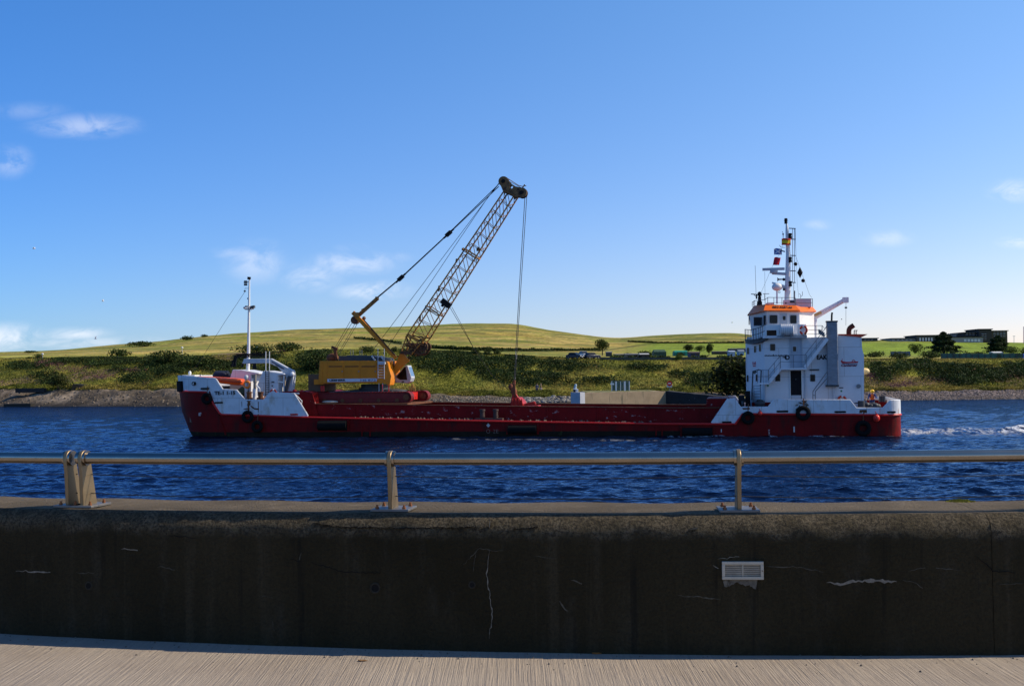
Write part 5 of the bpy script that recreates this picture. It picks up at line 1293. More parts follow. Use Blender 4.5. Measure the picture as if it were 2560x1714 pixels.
# brushed concrete pavement: broom grooves run across the promenade
m_pave, b = newmat('brushed_concrete', .9, .2)
nt, L, noise, mapr, mix, mapping, math_, bump, tc = graph(m_pave)
g1 = noise(mapping(tc, (55, .9, 1)), 1.0, 4, .7, .3); g2 = noise(mapping(tc, (140, 2.2, 1)), 1.0, 3, .6)
blot = noise(tc, 1.1, 6, .6); fine = noise(tc, 90, 3, .6)
c = mix(mapr(blot, .3, .7, 0, 1), (.28, .22, .162), (.35, .285, .215))
c = mix(mapr(g1, .40, .62, 0, .42), c, (.21, .175, .145)); c = mix(mapr(fine, .3, .7, 0, .35), c, (.40, .36, .31))
c = mix(mapr(noise(tc, 3.3, 5, .7, .5), .68, .78, 0, .7), c, (.20, .12, .065)); c = mix(mapr(noise(mapping(tc, (1.5, .5, 1)), 1.0, 5, .7), .52, .70, 0, .5), c, (.25, .20, .15))
L(c, b.inputs['Base Color'])
hh = math_('ADD', g1, math_('MULTIPLY', g2, .7)); L(bump(hh, .7, .016, bump(fine, .3, .006)), b.inputs['Normal'])
# wall concrete: dark algae stained face, paler weathered top
def wallmat(name, ca, cb, lich=True):
    m, b = newmat(name, .92, .15)
    nt, L, noise, mapr, mix, mapping, math_, bump, tc = graph(m)
    big = noise(mapping(tc, (1, 1, .55)), 1.3, 7, .62); med = noise(mapping(tc, (1, 1, .35)), 5, 6, .7); gr = noise(tc, 55, 4, .7); gr2 = noise(tc, 140, 3, .7)
    c = mix(mapr(big, .32, .68, 0, 1), ca, cb)
    c = mix(mapr(med, .52, .72, 0, .6), c, tuple(1.5 * q for q in cb))
    c = mix(mapr(gr, .35, .7, 0, .5), c, tuple(.55 * q for q in ca)); c = mix(mapr(gr2, .62, .75, 0, .55), c, tuple(2.0 * q for q in cb))
    if lich: c = mix(mapr(noise(tc, 1.7, 4, .6), .63, .74, 0, .55), c, (.10, .085, .02))
    L(c, b.inputs['Base Color']); L(bump(gr, .9, .02, bump(gr2, .5, .006)), b.inputs['Normal'])
    return m
def wallface():
    m, b = newmat('stained_wall_face', .92, .15)
    nt, L, noise, mapr, mix, mapping, math_, bump, tc = graph(m)
    big = noise(mapping(tc, (1, 1, .55)), 1.3, 7, .62); med = noise(mapping(tc, (1, 1, .35)), 5, 6, .7); gr = noise(tc, 60, 4, .75); gr2 = noise(tc, 130, 3, .7); blot = noise(tc, 9, 5, .7)
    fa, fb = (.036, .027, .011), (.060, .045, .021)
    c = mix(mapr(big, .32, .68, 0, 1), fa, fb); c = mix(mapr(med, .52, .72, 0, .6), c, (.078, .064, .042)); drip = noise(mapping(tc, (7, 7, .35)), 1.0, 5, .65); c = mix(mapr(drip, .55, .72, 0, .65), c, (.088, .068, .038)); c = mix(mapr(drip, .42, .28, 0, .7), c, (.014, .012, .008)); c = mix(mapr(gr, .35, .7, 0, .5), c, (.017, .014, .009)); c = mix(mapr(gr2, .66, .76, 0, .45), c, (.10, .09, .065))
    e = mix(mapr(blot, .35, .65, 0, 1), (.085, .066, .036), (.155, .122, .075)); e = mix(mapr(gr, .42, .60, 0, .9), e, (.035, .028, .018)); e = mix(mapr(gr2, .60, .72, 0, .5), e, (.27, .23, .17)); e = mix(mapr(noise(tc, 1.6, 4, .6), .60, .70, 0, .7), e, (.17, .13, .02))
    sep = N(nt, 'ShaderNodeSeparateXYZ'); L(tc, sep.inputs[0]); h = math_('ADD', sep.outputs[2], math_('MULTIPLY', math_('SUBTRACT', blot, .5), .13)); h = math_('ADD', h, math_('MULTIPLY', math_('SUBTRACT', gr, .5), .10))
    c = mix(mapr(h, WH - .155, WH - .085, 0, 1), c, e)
    L(c, b.inputs['Base Color']); L(bump(gr, 1.0, .03, bump(gr2, .5, .008)), b.inputs['Normal']); return m
m_face = wallface()
m_top = wallmat('weathered_wall_top', (.100, .076, .046), (.155, .12, .078), False)
m_edge = m_face
# pavement sheet, slightly towards the camera and to both sides
mb = MB(); xs_ = np.linspace(-14, 14, 57)
mb.loft([[(x, -12, 0), (x, wallY(x) + .2, 0), (x, wallY(x) + .2, -.3), (x, -12, -.3)] for x in xs_], cap=True)
pav = setp(build('promenade_pavement', mb, m_pave, None, smooth=0), kind='structure')
# wall with rounded front edge; open joints give real grooves
wall = thing('parapet_wall', 'long dark stained concrete parapet wall with a rounded top edge in the foreground', 'wall', (0, wallY(0), 0))
def wall_section(x0, x1):
    mb = MB(); rings = []; n_ = max(2, int((x1 - x0) / .05)); prof = []
    rr = .125
    prof = [(0, -.02)] + [(0.0, .25), (0, .5), (0, WH - rr - .02)] + [(rr - rr * math.cos(t), WH - rr + rr * math.sin(t)) for t in (math.pi / 2 * k / 7 for k in range(1, 8))] + [(.2, WH), (.4, WH), (WT - .03, WH), (WT, WH - .03), (WT, -4.5)]
    for i in range(n_ + 1):
        x = x0 + (x1 - x0) * i / n_; t = wallT(x); nn = Vector((-t.y, t.x, 0)); o = Vector((x, wallY(x), 0)); ring = []
        for j, (d, z) in enumerate(prof):
            w = .0025 * math.sin(x * 9 + z * 5) + .0015 * math.sin(x * 23 + j)
            if 4 <= j <= 11: w += .003 * math.sin(x * 3.1) * math.sin(x * 17 + j * .9) + random.uniform(-.004, .004)
            ring.append(o + nn * (d + (w if z < WH - .001 else 0)) + Vector((0, 0, z + (.004 * math.sin(x * 6 + d * 9) if j > 10 and j < 15 else 0))))
        rings.append(ring)
    mb.loft(rings, closed=False, cap=False); k = len(prof) - 1
    cls = [0, 0, 0] + [2] * 6 + [1] * 6
    mb.m = [cls[min(i % k, len(cls) - 1)] for i in range(len(mb.f))]
    mb.cm = 0; mb.f.append(list(range(k + 1))); mb.m.append(0); mb.f.append(list(range(len(mb.v) - k - 1, len(mb.v)))); mb.m.append(0)
    build('wall_section', mb, [m_face, m_top, m_edge], wall, smooth=50, fix=True)
XJ = (2437 - 1280) / FPX * 6.75
wall_section(-14, XJ - .0018); wall_section(XJ + .0018, 14)
build('joint_filler', MB().box((XJ - .02, wallY(XJ) + .035, -.02), (XJ + .02, wallY(XJ) + .5, WH - .16)), mat('dark_joint', (.02, .018, .012), .95), wall)
def onwall(px, py, off=.002):
    Y = 6.8
    for _ in range(5): p = W(px, py, Y); Y = wallY(p.x)
    return W(px, py, Y - off)
# mineral-lined cracks, standing slightly proud like the real lime crust
LIME = mat('pale_lime_crust', (.19, .165, .125), .95, 0, .5, 40); LIMED = mat('dull_lime_crust', (.088, .075, .052), .95, 0, .5, 40)
def crack(pts, w, m, jag=5):
    mb = MB(); P = []
    for (a, b) in zip(pts[:-1], pts[1:]):
        n_ = max(2, int(math.dist(a, b) / 7))
        for k in range(n_): P.append((a[0] + (b[0] - a[0]) * k / n_ + random.uniform(-jag, jag) * .35, a[1] + (b[1] - a[1]) * k / n_ + random.uniform(-jag, jag) * .45))
    P.append(pts[-1]); n_ = len(P); top, bot = [], []
    rings = []
    for i, (x, y) in enumerate(P):
        ww = w * (.35 + 1.0 * random.random()) * min(1, .25 + 3 * i / n_, .25 + 3 * (n_ - i) / n_)
        a, b = P[max(0, i - 1)], P[min(n_ - 1, i + 1)]; dx, dy = b[0] - a[0], b[1] - a[1]; l = math.hypot(dx, dy) or 1; ox, oy = -dy / l * ww / 2, dx / l * ww / 2
        rings.append([onwall(x + ox, y + oy, -.02), onwall(x + ox, y + oy, .003), onwall(x - ox, y - oy, .003), onwall(x - ox, y - oy, -.02)])
    mb.loft(rings); build('lime_crack', mb, m, wall, smooth=0)
w1 = lambda *l: [(x / 1.83, 1240 + y / 1.83) for x, y in l]
w2 = lambda *l: [(1280 + x / 1.83, 1240 + y / 1.83) for x, y in l]
crack(w1((75, 338), (130, 342), (230, 346)), 4, LIME); crack(w1((350, 348), (430, 352)), 2, LIMED); crack(w1((555, 238), (630, 247)), 2.5, LIME); crack(w1((720, 320), (800, 336)), 2, LIMED)
crack(w1((2240, 245), (2225, 350), (2240, 450), (2252, 540), (2238, 650)), 2.6, LIME); crack(w1((2120, 310), (2195, 238), (2240, 247), (2300, 248)), 1.8, LIMED); crack(w1((2180, 250), (2165, 345)), 1.6, LIMED)
crack(w1((2240, 95), (2238, 145)), 1.6, LIME); crack(w1((1180, 455), (1250, 465)), 1.5, LIMED); crack(w1((1245, 565), (1255, 615)), 1.5, LIMED); crack(w1((1380, 260), (1370, 290)), 3, LIMED)
crack(w2((915, 315), (945, 330)), 2, LIME); crack(w2((945, 288), (1040, 276)), 2, LIME); crack(w2((1155, 318), (1230, 320), (1330, 325), (1425, 347)), 2.2, LIMED)
crack(w2((1440, 392), (1490, 402), (1560, 390), (1640, 385), (1760, 390)), 9, LIME); crack(w2((760, 452), (860, 460), (955, 470)), 3, LIMED); crack(w2((1815, 338), (1920, 322), (2050, 338)), 2.2, LIMED)
crack(w2((215, 480), (255, 525)), 5, LIMED); crack(w2((100, 272), (200, 284)), 1.6, LIMED); crack(w2((1780, 378), (1850, 400), (1880, 420)), 1.8, LIMED); crack(w2((2230, 405), (2340, 398)), 1.8, LIMED); crack(w2((810, 150), (850, 145)), 8, LIMED); crack(w2((270, 380), (320, 400)), 3, LIMED)
DARKC = mat('open_crack', (.008, .007, .006), 1)
for pts in (w1((1300, 285), (1440, 305), (1560, 345), (1740, 352)), w1((1430, 120), (1560, 142), (1900, 146), (2200, 140)), w1((770, 180), (900, 190)), w2((0, 150), (120, 140)), w2((2120, 270), (2200, 340), (2300, 350))): crack(pts, 1.8, DARKC)
# lime wash below the grille
top_ = [onwall(*w2((966 + 12 * k, 383))[0], -.02) for k in range(14)]; y_ = 404; low_ = []
for k in range(27):
    y_ = min(424, max(392, y_ + random.uniform(-9, 9))); low_.append(w2((966 + 6 * k, y_ if 0 < k < 26 else 390))[0])
up_ = [w2((966 + 6 * k, 381))[0] for k in range(27)]
mb = MB(); mb.loft([[onwall(*p, -.02), onwall(*p, .002), onwall(*q, .002), onwall(*q, -.02)] for p, q in zip(up_, low_)]); build('lime_wash', mb, mat('lime_wash_film', (.13, .115, .09), .95, 0, .5, 25, spot=((.045, .038, .026), .5, .12, 14, (1, 1, 1))), wall, smooth=0)
# weep holes
for (px, py, r) in ((222, 1463, .021), (938, 1469, .026), (1180, 1461, .017)):
    c = onwall(px, py, .0); nn = Vector((wallT(c.x).y, -wallT(c.x).x, 0))
    build('weep_hole', MB().torus(c + nn * .001, nn, r * 1.05, r * .22, 16, 6), mat('hole_rim', (.034, .028, .018), .95, 0, .4, 30), wall)
    build('weep_hole', MB().cyl(c - nn * .05, c + nn * .002, r), DARKC, wall)
# louvred vent
v00, v11 = onwall(1805, 1447, 0), onwall(1908, 1402, 0); t = wallT(v00.x); nn = Vector((t.y, -t.x, 0)); wv = (v11 - v00).dot(t); hv = v11.z - v00.z
def vb_(x0, x1, z0, z1, d0, d1, mb):
    o = v00; pts = [o + t * x + Vector((0, 0, z)) + nn * d for d in (d0, d1) for z in (z0, z1) for x in (x0, x1)]
    return mb.add(pts, [(0, 2, 3, 1), (4, 5, 7, 6), (0, 1, 5, 4), (2, 6, 7, 3), (0, 4, 6, 2), (1, 3, 7, 5)])
ALU = mat('dull_aluminium', (.42, .39, .32), .45, .35, .2, 14)
mb = MB(); fwv = .017
for q in ((0, wv, 0, fwv), (0, wv, hv - fwv, hv), (0, fwv, fwv, hv - fwv), (wv - fwv, wv, fwv, hv - fwv)): vb_(*q, -.01, .016, mb)
vb_(wv / 2 - .003, wv / 2 + .003, fwv, hv - fwv, 0, .012, mb)
vg = build('vent_grille', mb, ALU, wall, bevel=.002)
mb = MB()
for k in range(6):
    z = fwv + (hv - 2 * fwv) * (k + .5) / 6; o = v00
    mb.bar(o + t * fwv + Vector((0, 0, z)) + nn * .006, o + t * (wv - fwv) + Vector((0, 0, z)) + nn * .006, .010, .004, up=(nn + Vector((0, 0, -.8))))
build('louvre', mb, ALU, vg)
mb = MB(); vb_(fwv, wv - fwv, fwv, hv - fwv, -.012, .001, mb); build('vent_backing', mb, DARKC, vg)
build('screw', MB().cyl(v00 + t * (wv - .008) + Vector((0, 0, hv * .5)) + nn * .014, v00 + t * (wv - .008) + Vector((0, 0, hv * .5)) + nn * .019, .003), RUSTY, vg)
# moss tuft on the wall top
mb = MB(); c0 = W(2400, 1259, 7.2); c0.z = WH
for k in range(260):
    a, r = random.uniform(0, 6.28), random.random() ** .5; x, y = c0.x + .09 * r * math.cos(a), c0.y + .05 * r * math.sin(a); h = .02 * (1.1 - r)
    mb.add([(x - .004, y, WH), (x + .004, y, WH), (x + random.uniform(-.006, .006), y + random.uniform(-.006, .006), WH + h + random.random() * .006)], [(0, 1, 2)])
setp(build('moss_cushion', mb, mat('yellow_green_moss', (.22, .20, .02), .9, 0, .4, 30), None, base=(c0.x, c0.y, WH), smooth=0), 'yellow green moss growing on the wall top near the right hand joint', 'moss')

# litter and grit gathered at the wall foot, and the slab crack
mb = MB()
for k in range(170):
    x = random.uniform(-4, 4); y = wallY(x) - abs(random.gauss(0, .16)) - .01; r = random.choice((.003, .004, .005, .008))
    mb.loft([[(x + r * math.cos(t) * random.uniform(.7, 1.3), y + r * math.sin(t), -.001) for t in (j * math.pi * .4 for j in range(5))], [(x + .5 * r * math.cos(t), y + .5 * r * math.sin(t), r) for t in (j * math.pi * .4 for j in range(5))]])
setp(build('grit', mb, mat('grey_grit', (.16, .135, .105), .95, 0, .5, 60), None, smooth=0), 'fine grit and crumbs of stone lying along the foot of the parapet wall', 'grit', kind='stuff')
for lab, px, py, c_ in (('small orange brown dead leaf at the foot of the wall, middle of the promenade', 1490, 1634, (.30, .11, .02)), ('brown dead leaf on the open pavement below the middle post', 905, 1652, (.22, .12, .05))):
    p = None; d = ray(px, py); p = CAM + d * (-EYE / d.z); L6 = [p + Vector((.022 * math.cos(t) * (1.5 if j % 3 == 0 else 1), .012 * math.sin(t), .003 + .004 * (j % 2))) for j, t in enumerate(q * math.pi / 4 for q in range(8))]
    setp(build('dead_leaf', MB().loft([L6, [q + Vector((0, 0, .0015)) for q in L6]]), mat('leaf %d' % px, c_, .8), None, base=p, smooth=0), lab, 'leaf')
# railings -------------------------------------------------------------
STAIN = mat('tarnished_stainless', (.36, .31, .25), .22, 1.0, .12, 6, spot=((.33, .23, .14), .64, .12, 9, (.4, 1, 1)))
POSTM = mat('tarnished_post_steel', (.27, .20, .115), .45, .75, .2, 6, spot=((.30, .20, .10), .6, .12, 10, (1, 1, .5)))
PLATEM = mat('dull_base_plate', (.19, .18, .17), .5, .6, .2, 8)
BOLTM = mat('rusty_bolt', (.26, .10, .04), .55, .5, .3, 20)
RZ = WH + .312
RD = .175
def railc(X):                      # rail centre
    t = wallT(X); nn = Vector((-t.y, t.x, 0)); return Vector((X, wallY(X), 0)) + nn * RD + Vector((0, 0, RZ))
def post(parent, X, w=.025):
    t = wallT(X); nn = Vector((-t.y, t.x, 0)); c = railc(X); b0 = Vector((X, wallY(X), WH)) + nn * RD
    loc = lambda d, z: c + nn * d + Vector((0, 0, z))
    hz = RZ - WH
    prof = [(-.025, -hz + .012), (.125, -hz + .012), (.056, -.02)] + [(.050 * math.cos(a), .050 * math.sin(a)) for a in (R(20 + 16 * k) for k in range(11))] + [(-.05, -.03), (-.04, -.09)]
    mb = MB(); mb.loft([[loc(d, z) - t * w / 2 for d, z in prof], [loc(d, z) + t * w / 2 for d, z in prof]])
    return build('post', mb, POSTM, parent, bevel=.004)
def base_plate(post_o, X, half=.115):
    t = wallT(X); nn = Vector((-t.y, t.x, 0)); c = Vector((X, wallY(X), WH + .002)) + nn * (RD + .06)
    mb = MB(); q = [c + t * a + nn * d for a, d in ((-half, -.11), (half, -.11), (half, .11), (-half, .11))]
    mb.loft([q, [p + Vector((0, 0, .014)) for p in q]]); build('base_plate', mb, PLATEM, post_o, bevel=.002)
    for a in (-1, 1):
        for d in (-1, 1):
            p = c + t * a * (half - .032) + nn * d * .075 + Vector((0, 0, .012))
            build('bolt', MB().cyl(p, p + Vector((0, 0, .013)), .0115, n=6).cyl(p, p + Vector((0, 0, .026)), .007, n=8), BOLTM, post_o)
def pxX(px, Y=7.0): return (px - 1280) / FPX * Y
def railing(x0, x1, posts, label):
    r = thing('guard_railing', label, 'railing', (posts[0], wallY(posts[0]) + .15, WH), group='steel railings on the parapet wall')
    n_ = int((x1 - x0) / .12); xs_ = [x0 + (x1 - x0) * k / n_ for k in range(n_ + 1)]
    build('handrail', MB().tube([railc(x) for x in xs_], .0365, 24), STAIN, r, smooth=60)
    for z in (WH + .205, WH + .085):
        pts = []
        for x in xs_:
            tt = wallT(x); nn = Vector((-tt.y, tt.x, 0)); sag = 0
            pp = sorted(posts + [x0, x1]); 
            for a, b in zip(pp[:-1], pp[1:]):
                if a <= x <= b and b > a: f = (x - a) / (b - a); sag = -.016 * 4 * f * (1 - f)
            pts.append(Vector((x, wallY(x), z + sag)) + nn * (RD + .055))
        build('wire', MB().tube(pts, .003, 6), ROPEM, r)
    for X in posts:
        p = post(r, X); 
        build('collar', MB().cyl(railc(X - .028) , railc(X - .014), .047, n=20).cyl(railc(X + .014), railc(X + .028), .047, n=20), STAIN, p)
        if len(posts) == 1 or X != posts[0] or True: base_plate(p, X, .115 if X > -2.2 else .085)
PL, PLb, PM, PR_ = pxX(184, 7.55) - .06, pxX(224, 7.55) - .06, pxX(977, 7.08) - .035, pxX(1838, 6.88) - .02
railing(-13.5, PL + .02, [PL, PL - 2.02, PL - 4.04], 'short visible length of steel railing ending at the first of two close posts')
railing(PLb - .045, 13.5, [PLb, PM, PR_, PR_ + 2.0, PR_ + 4.0], 'long stainless steel railing with three visible posts on the dark wall')

# ------------------------------------------------------------------ far bank: ground surface
CPX = np.array([-900, -300, 0, 250, 450, 640, 800, 1000, 1150, 1300, 1400, 1560, 1700, 1860, 2060, 2300, 2560, 3000, 3500], float)
SHORE = np.interp(CPX, [-900, 0, 450, 900, 1280, 1700, 2100, 2560, 3500], [236, 214, 198, 192, 188, 183, 181, 178, 170])
def tab(x, pts): p = np.array(pts, float); return np.interp(x, p[:, 0], p[:, 1])
P1 = tab(CPX, [(-900, 985), (0, 975), (450, 974), (700, 976), (1000, 979), (1200, 992), (1500, 990), (1700, 982), (2060, 981), (2560, 977), (3500, 970)])
P2 = P1 - 10
P3 = tab(CPX, [(-900, 905), (0, 897), (250, 894), (450, 893), (640, 884), (800, 876), (1000, 874), (1150, 880), (1300, 889), (1400, 894), (1500, 899), (1860, 899), (2060, 897), (2560, 897), (3500, 897)])
P4 = tab(CPX, [(-900, 900), (0, 890), (250, 884), (450, 880), (640, 874), (800, 869), (1000, 868), (1150, 874), (1300, 884), (1400, 890), (1500, 894), (2560, 893), (3500, 893)])
P5 = tab(CPX, [(-900, 893), (0, 884), (250, 874), (450, 865), (640, 858), (800, 855), (1000, 855), (1150, 858), (1300, 866), (1400, 872), (1500, 878), (1700, 878), (1860, 880), (2560, 880), (3500, 882)])
P6 = tab(CPX, [(-900, 886), (0, 882), (100, 879), (200, 872), (300, 863), (400, 856), (500, 843), (600, 835), (760, 826), (940, 822), (1050, 817), (1150, 812), (1200, 811), (1290, 813), (1380, 827), (1450, 837), (1500, 843), (1560, 847), (1620, 842), (1700, 837), (1790, 833), (1840, 833), (1900, 842), (2060, 852), (2160, 850), (2300, 851), (2560, 857), (3500, 866)])
# finer columns for the skyline
PXC = np.concatenate([np.arange(-900, -40, 20), np.arange(-40, 2600, 6.0), np.arange(2600, 3500, 20)])
def colint(a): return np.interp(PXC, CPX, a)
P6c = tab(PXC, [(-900, 886), (0, 882), (100, 879), (200, 872), (300, 863), (400, 856), (500, 843), (600, 835), (760, 826), (940, 822), (1050, 817), (1150, 812), (1200, 811), (1290, 813), (1380, 827), (1450, 837), (1500, 843), (1560, 847), (1620, 842), (1700, 837), (1790, 833), (1840, 833), (1900, 842), (2060, 852), (2160, 850), (2300, 851), (2560, 857), (3500, 866)])
k5 = np.ones(9) / 9; P6c = np.convolve(np.pad(P6c, 4, 'edge'), k5, 'valid')
SHc = colint(SHORE)
HILL = tab(PXC, [(-900, 420), (0, 420), (400, 470), (1000, 520), (1300, 520), (1560, 480), (1850, 480), (2060, 430), (3500, 430)])
rowsY = [SHc - 14, SHc, SHc + 9, SHc + 14, SHc + 40, SHc + 58, SHc + 150, HILL, HILL + 60, HILL + 400]
rowsP = [None, None, colint(P1), colint(P2), colint(P3), colint(P4), colint(P5), P6c, None, None]
rowsZ = []
for Y, P in zip(rowsY, rowsP):
    rowsZ.append(zat(PXC, P, Y) if P is not None else None)
rowsZ[0] = np.full_like(PXC, WATER - 2.2); rowsZ[1] = np.full_like(PXC, WATER - .02)
rowsZ[8] = rowsZ[7] - 1.5; rowsZ[9] = rowsZ[7] - 25
RY, RZm = np.array(rowsY), np.array(rowsZ)       # (10, ncol)
VROW = np.concatenate([np.linspace(0, 1, 6), np.linspace(1, 3, 26)[1:], np.linspace(3, 4, 48)[1:], np.linspace(4, 5, 16)[1:], np.linspace(5, 6, 34)[1:], np.linspace(6, 7, 56)[1:], np.linspace(7, 9, 14)[1:]])
def hermite(T, v):
    k = np.clip(np.floor(v).astype(int), 0, len(T) - 2); f = (v - k)[:, None]
    a, b = T[k], T[k + 1]; pm, pn = T[np.maximum(k - 1, 0)], T[np.minimum(k + 2, len(T) - 1)]
    return a, b, pm, pn, f
def rowinterp(v):
    k = np.clip(np.floor(v).astype(int), 0, 8); f = (v - k)[:, None]
    Y = RY[k] * (1 - f) + RY[k + 1] * f
    # monotone (limited) slopes in Y
    dz = (RZm[1:] - RZm[:-1]) / (RY[1:] - RY[:-1])
    s = np.zeros_like(RZm); s[0], s[-1] = dz[0], dz[-1]
    a, b = dz[:-1], dz[1:]; s[1:-1] = np.where(a * b > 0, 2 * a * b / (a + b + 1e-9), 0)
    h = RY[k + 1] - RY[k]; t = f
    Z = (2 * t**3 - 3 * t**2 + 1) * RZm[k] + (t**3 - 2 * t**2 + t) * h * s[k] + (-2 * t**3 + 3 * t**2) * RZm[k + 1] + (t**3 - t**2) * h * s[k + 1]
    return Y, Z
_perm = rng.permutation(4096).astype(np.int64)
def vnoise(x, y, seed=0):
    xi, yi = np.floor(x).astype(np.int64), np.floor(y).astype(np.int64); fx, fy = x - xi, y - yi; fx = fx * fx * (3 - 2 * fx); fy = fy * fy * (3 - 2 * fy)
    hsh = lambda a, b: (_perm[(_perm[(a + seed * 131) & 4095] + b) & 4095]) / 4095.0
    return (hsh(xi, yi) * (1 - fx) + hsh(xi + 1, yi) * fx) * (1 - fy) + (hsh(xi, yi + 1) * (1 - fx) + hsh(xi + 1, yi + 1) * fx) * fy
def fbm(x, y, o=4, seed=0):
    s = 0; a = 1; t = 0
    for k in range(o): s = s + a * vnoise(x * 2**k, y * 2**k, seed + k); t += a; a *= .55
    return s / t
def ground(PXq, V):
    """surface point at column px and row parameter v (arrays of equal length)"""
    PXq, V = np.asarray(PXq, float), np.asarray(V, float)
    ci = np.interp(PXq, PXC, np.arange(len(PXC))); c0 = np.clip(np.floor(ci).astype(int), 0, len(PXC) - 2); cf = ci - c0
    vi = np.interp(V, VROW, np.arange(len(VROW))); r0 = np.clip(np.floor(vi).astype(int), 0, len(VROW) - 2); rf = vi - r0
    g = lambda A: (A[r0, c0] * (1 - cf) + A[r0, c0 + 1] * cf) * (1 - rf) + (A[r0 + 1, c0] * (1 - cf) + A[r0 + 1, c0 + 1] * cf) * rf
    return np.stack([g(TX), g(TY), g(TZ)], 1)
TY, TZ = rowinterp(VROW)
TX = TY * (PXC[None, :] - 1280) / FPX
VV = np.repeat(VROW[:, None], len(PXC), 1); PP = np.repeat(PXC[None, :], len(VROW), 0)
bankw = np.clip(np.minimum(VV - 2.6, (4.0 - VV) * 1.6), 0, 1)
TZ = TZ + bankw * (fbm(TX * .16, TY * .16, 4, 3) - .55) * 2.0
fore = np.clip(np.minimum(VV - 1.0, 3.0 - VV) * 2, 0, 1); TZ = TZ + fore * (fbm(TX * .5, TY * .5, 4, 9) - .5) * .9
hillw = np.clip(VV - 5, 0, 1) * np.clip(8 - VV, 0, 1); TZ = TZ + hillw * (fbm(TX * .04, TY * .04, 4, 5) - .5) * np.where(PP > 1950, .3, .9)
PYV = proj_y(TX, TY, TZ)
# own colours of the ground
def blend(a, b, w): return a * (1 - w[..., None]) + np.array(b) * w[..., None]
T_ = np.zeros(TX.shape + (3,))
n1 = fbm(TX * .09, TY * .05, 4, 21); n2 = fbm(TX * .35, TY * .3, 4, 31); n3 = fbm(TX * .02, TY * .015, 3, 41)
sm = lambda x, a, b: np.clip((x - a) / (b - a), 0, 1)
GOLD, OLIVE, GREEN, GRASSY, SCRUB, ROCK, PALE, HEATH = (.32, .235, .048), (.175, .19, .024), (.17, .23, .018), (.16, .155, .02), (.055, .07, .012), (.090, .070, .048), (.20, .155, .11), (.13, .075, .06)
T_[:] = GRASSY
T_ = blend(T_, (.19, .17, .035), sm(n1, .48, .62) * (VV > 2.7) * .7); T_ = blend(T_, SCRUB, sm(n2, .5, .62) * (VV < 4.5) * .7); T_ = blend(T_, HEATH, sm(fbm(TX * .07, TY * .11, 3, 77), .56, .64) * (VV < 4.3) * (VV > 3) * ((PP < 700) | (PP > 2000)) * .8)
rockw = sm(VV, 2.15, 1.98); rk = blend(np.zeros_like(T_) + np.array(ROCK), PALE, sm(n2, .48, .62)); rk = blend(rk, (.035, .03, .025), sm(VV, 1.45, 1.1)); 
pebb = sm(PP, 1950, 2100); rk = blend(rk, (.16, .125, .115), pebb * sm(VV, 1.1, 1.5) * .8)
T_ = T_ * (1 - rockw[..., None]) + rk * rockw[..., None]
hw = sm(VV, 4.25, 4.75); hc = blend(np.zeros_like(T_) + np.array(GOLD), OLIVE, sm(fbm(TX * .03, TY * .05, 5, 51), .34, .54) * .95)
hc = blend(hc, (.40, .29, .085), sm(fbm(TX * .05 + 9, TY * .16, 5, 63), .50, .60) * .75); hc = blend(hc, (.11, .125, .02), sm(fbm(TX * .04 + 5, TY * .13, 5, 67), .54, .64) * .7); hc = blend(hc, (.10, .10, .02), sm(fbm(TX * .6, TY * .5, 3, 69), .62, .72) * .55)
# mown greens on the right and below the middle of the hill
gpy = PYV + .0125 * 0
gr = sm(PP, 1545, 1640) * sm(PYV, 850 + 6 * (PP < 1900), 858) * sm(PYV, 892, 884); hc = blend(hc, GREEN, gr * .95)
gr2 = sm(PP, 2100, 2160) * sm(PYV, 856, 859) * sm(PYV, 890, 882); hc = blend(hc, GREEN, gr2)
ridge = np.interp(PP, [860, 960, 1010, 1080, 1250, 1400, 1500, 1640, 1700, 1900], [848, 855, 862, 874, 878, 877, 877, 857, 857, 858])
hc = blend(hc, (.05, .06, .012), np.exp(-((PYV - ridge) / 1.3) ** 2) * (PP > 860) * (PP < 1900) * .9)
T_ = T_ * (1 - hw[..., None]) + hc * hw[..., None]
T_ = T_ * (1 + .35 * (VV > 2.5) * (VV < 5))[..., None] * (0.86 + .28 * fbm(TX * 1.3, TY * 1.3, 3, 61))[..., None]
nr, nc = TX.shape
idx = np.arange(nr * nc).reshape(nr, nc)
Fq = np.stack([idx[:-1, :-1], idx[:-1, 1:], idx[1:, 1:], idx[1:, :-1]], -1).reshape(-1, 4)
m_ground = vcmat('grassy_ground', .35, .12, .95, 1.1, .35)
_nt = m_ground.node_tree; _b = _nt.nodes['Principled BSDF']; _n = N(_nt, 'ShaderNodeTexNoise'); _n.inputs['Scale'].default_value = 1.6; _n.inputs['Detail'].default_value = 5
_bp = N(_nt, 'ShaderNodeBump'); _bp.inputs['Strength'].default_value = .8; _bp.inputs['Distance'].default_value = .35
_nt.links.new(N(_nt, 'ShaderNodeTexCoord').outputs['Object'], _n.inputs['Vector']); _nt.links.new(_n.outputs[0], _bp.inputs['Height']); _nt.links.new(_bp.outputs[0], _b.inputs['Normal'])
hillside = setp(npmesh('hillside', np.stack([TX.ravel(), TY.ravel(), TZ.ravel()], 1), Fq, m_ground, T_.reshape(-1, 3), smooth=True), kind='structure')
def at(px, py, vmin=2.0, vmax=7.0):
    """ground point seen at a pixel of the photograph"""
    vs = np.linspace(vmin, vmax, 400); g = ground(np.full(400, px), vs); y = proj_y(g[:, 0], g[:, 1], g[:, 2])
    i = np.argmax(y <= py) if (y <= py).any() else int(np.argmin(y)); return Vector(g[i])
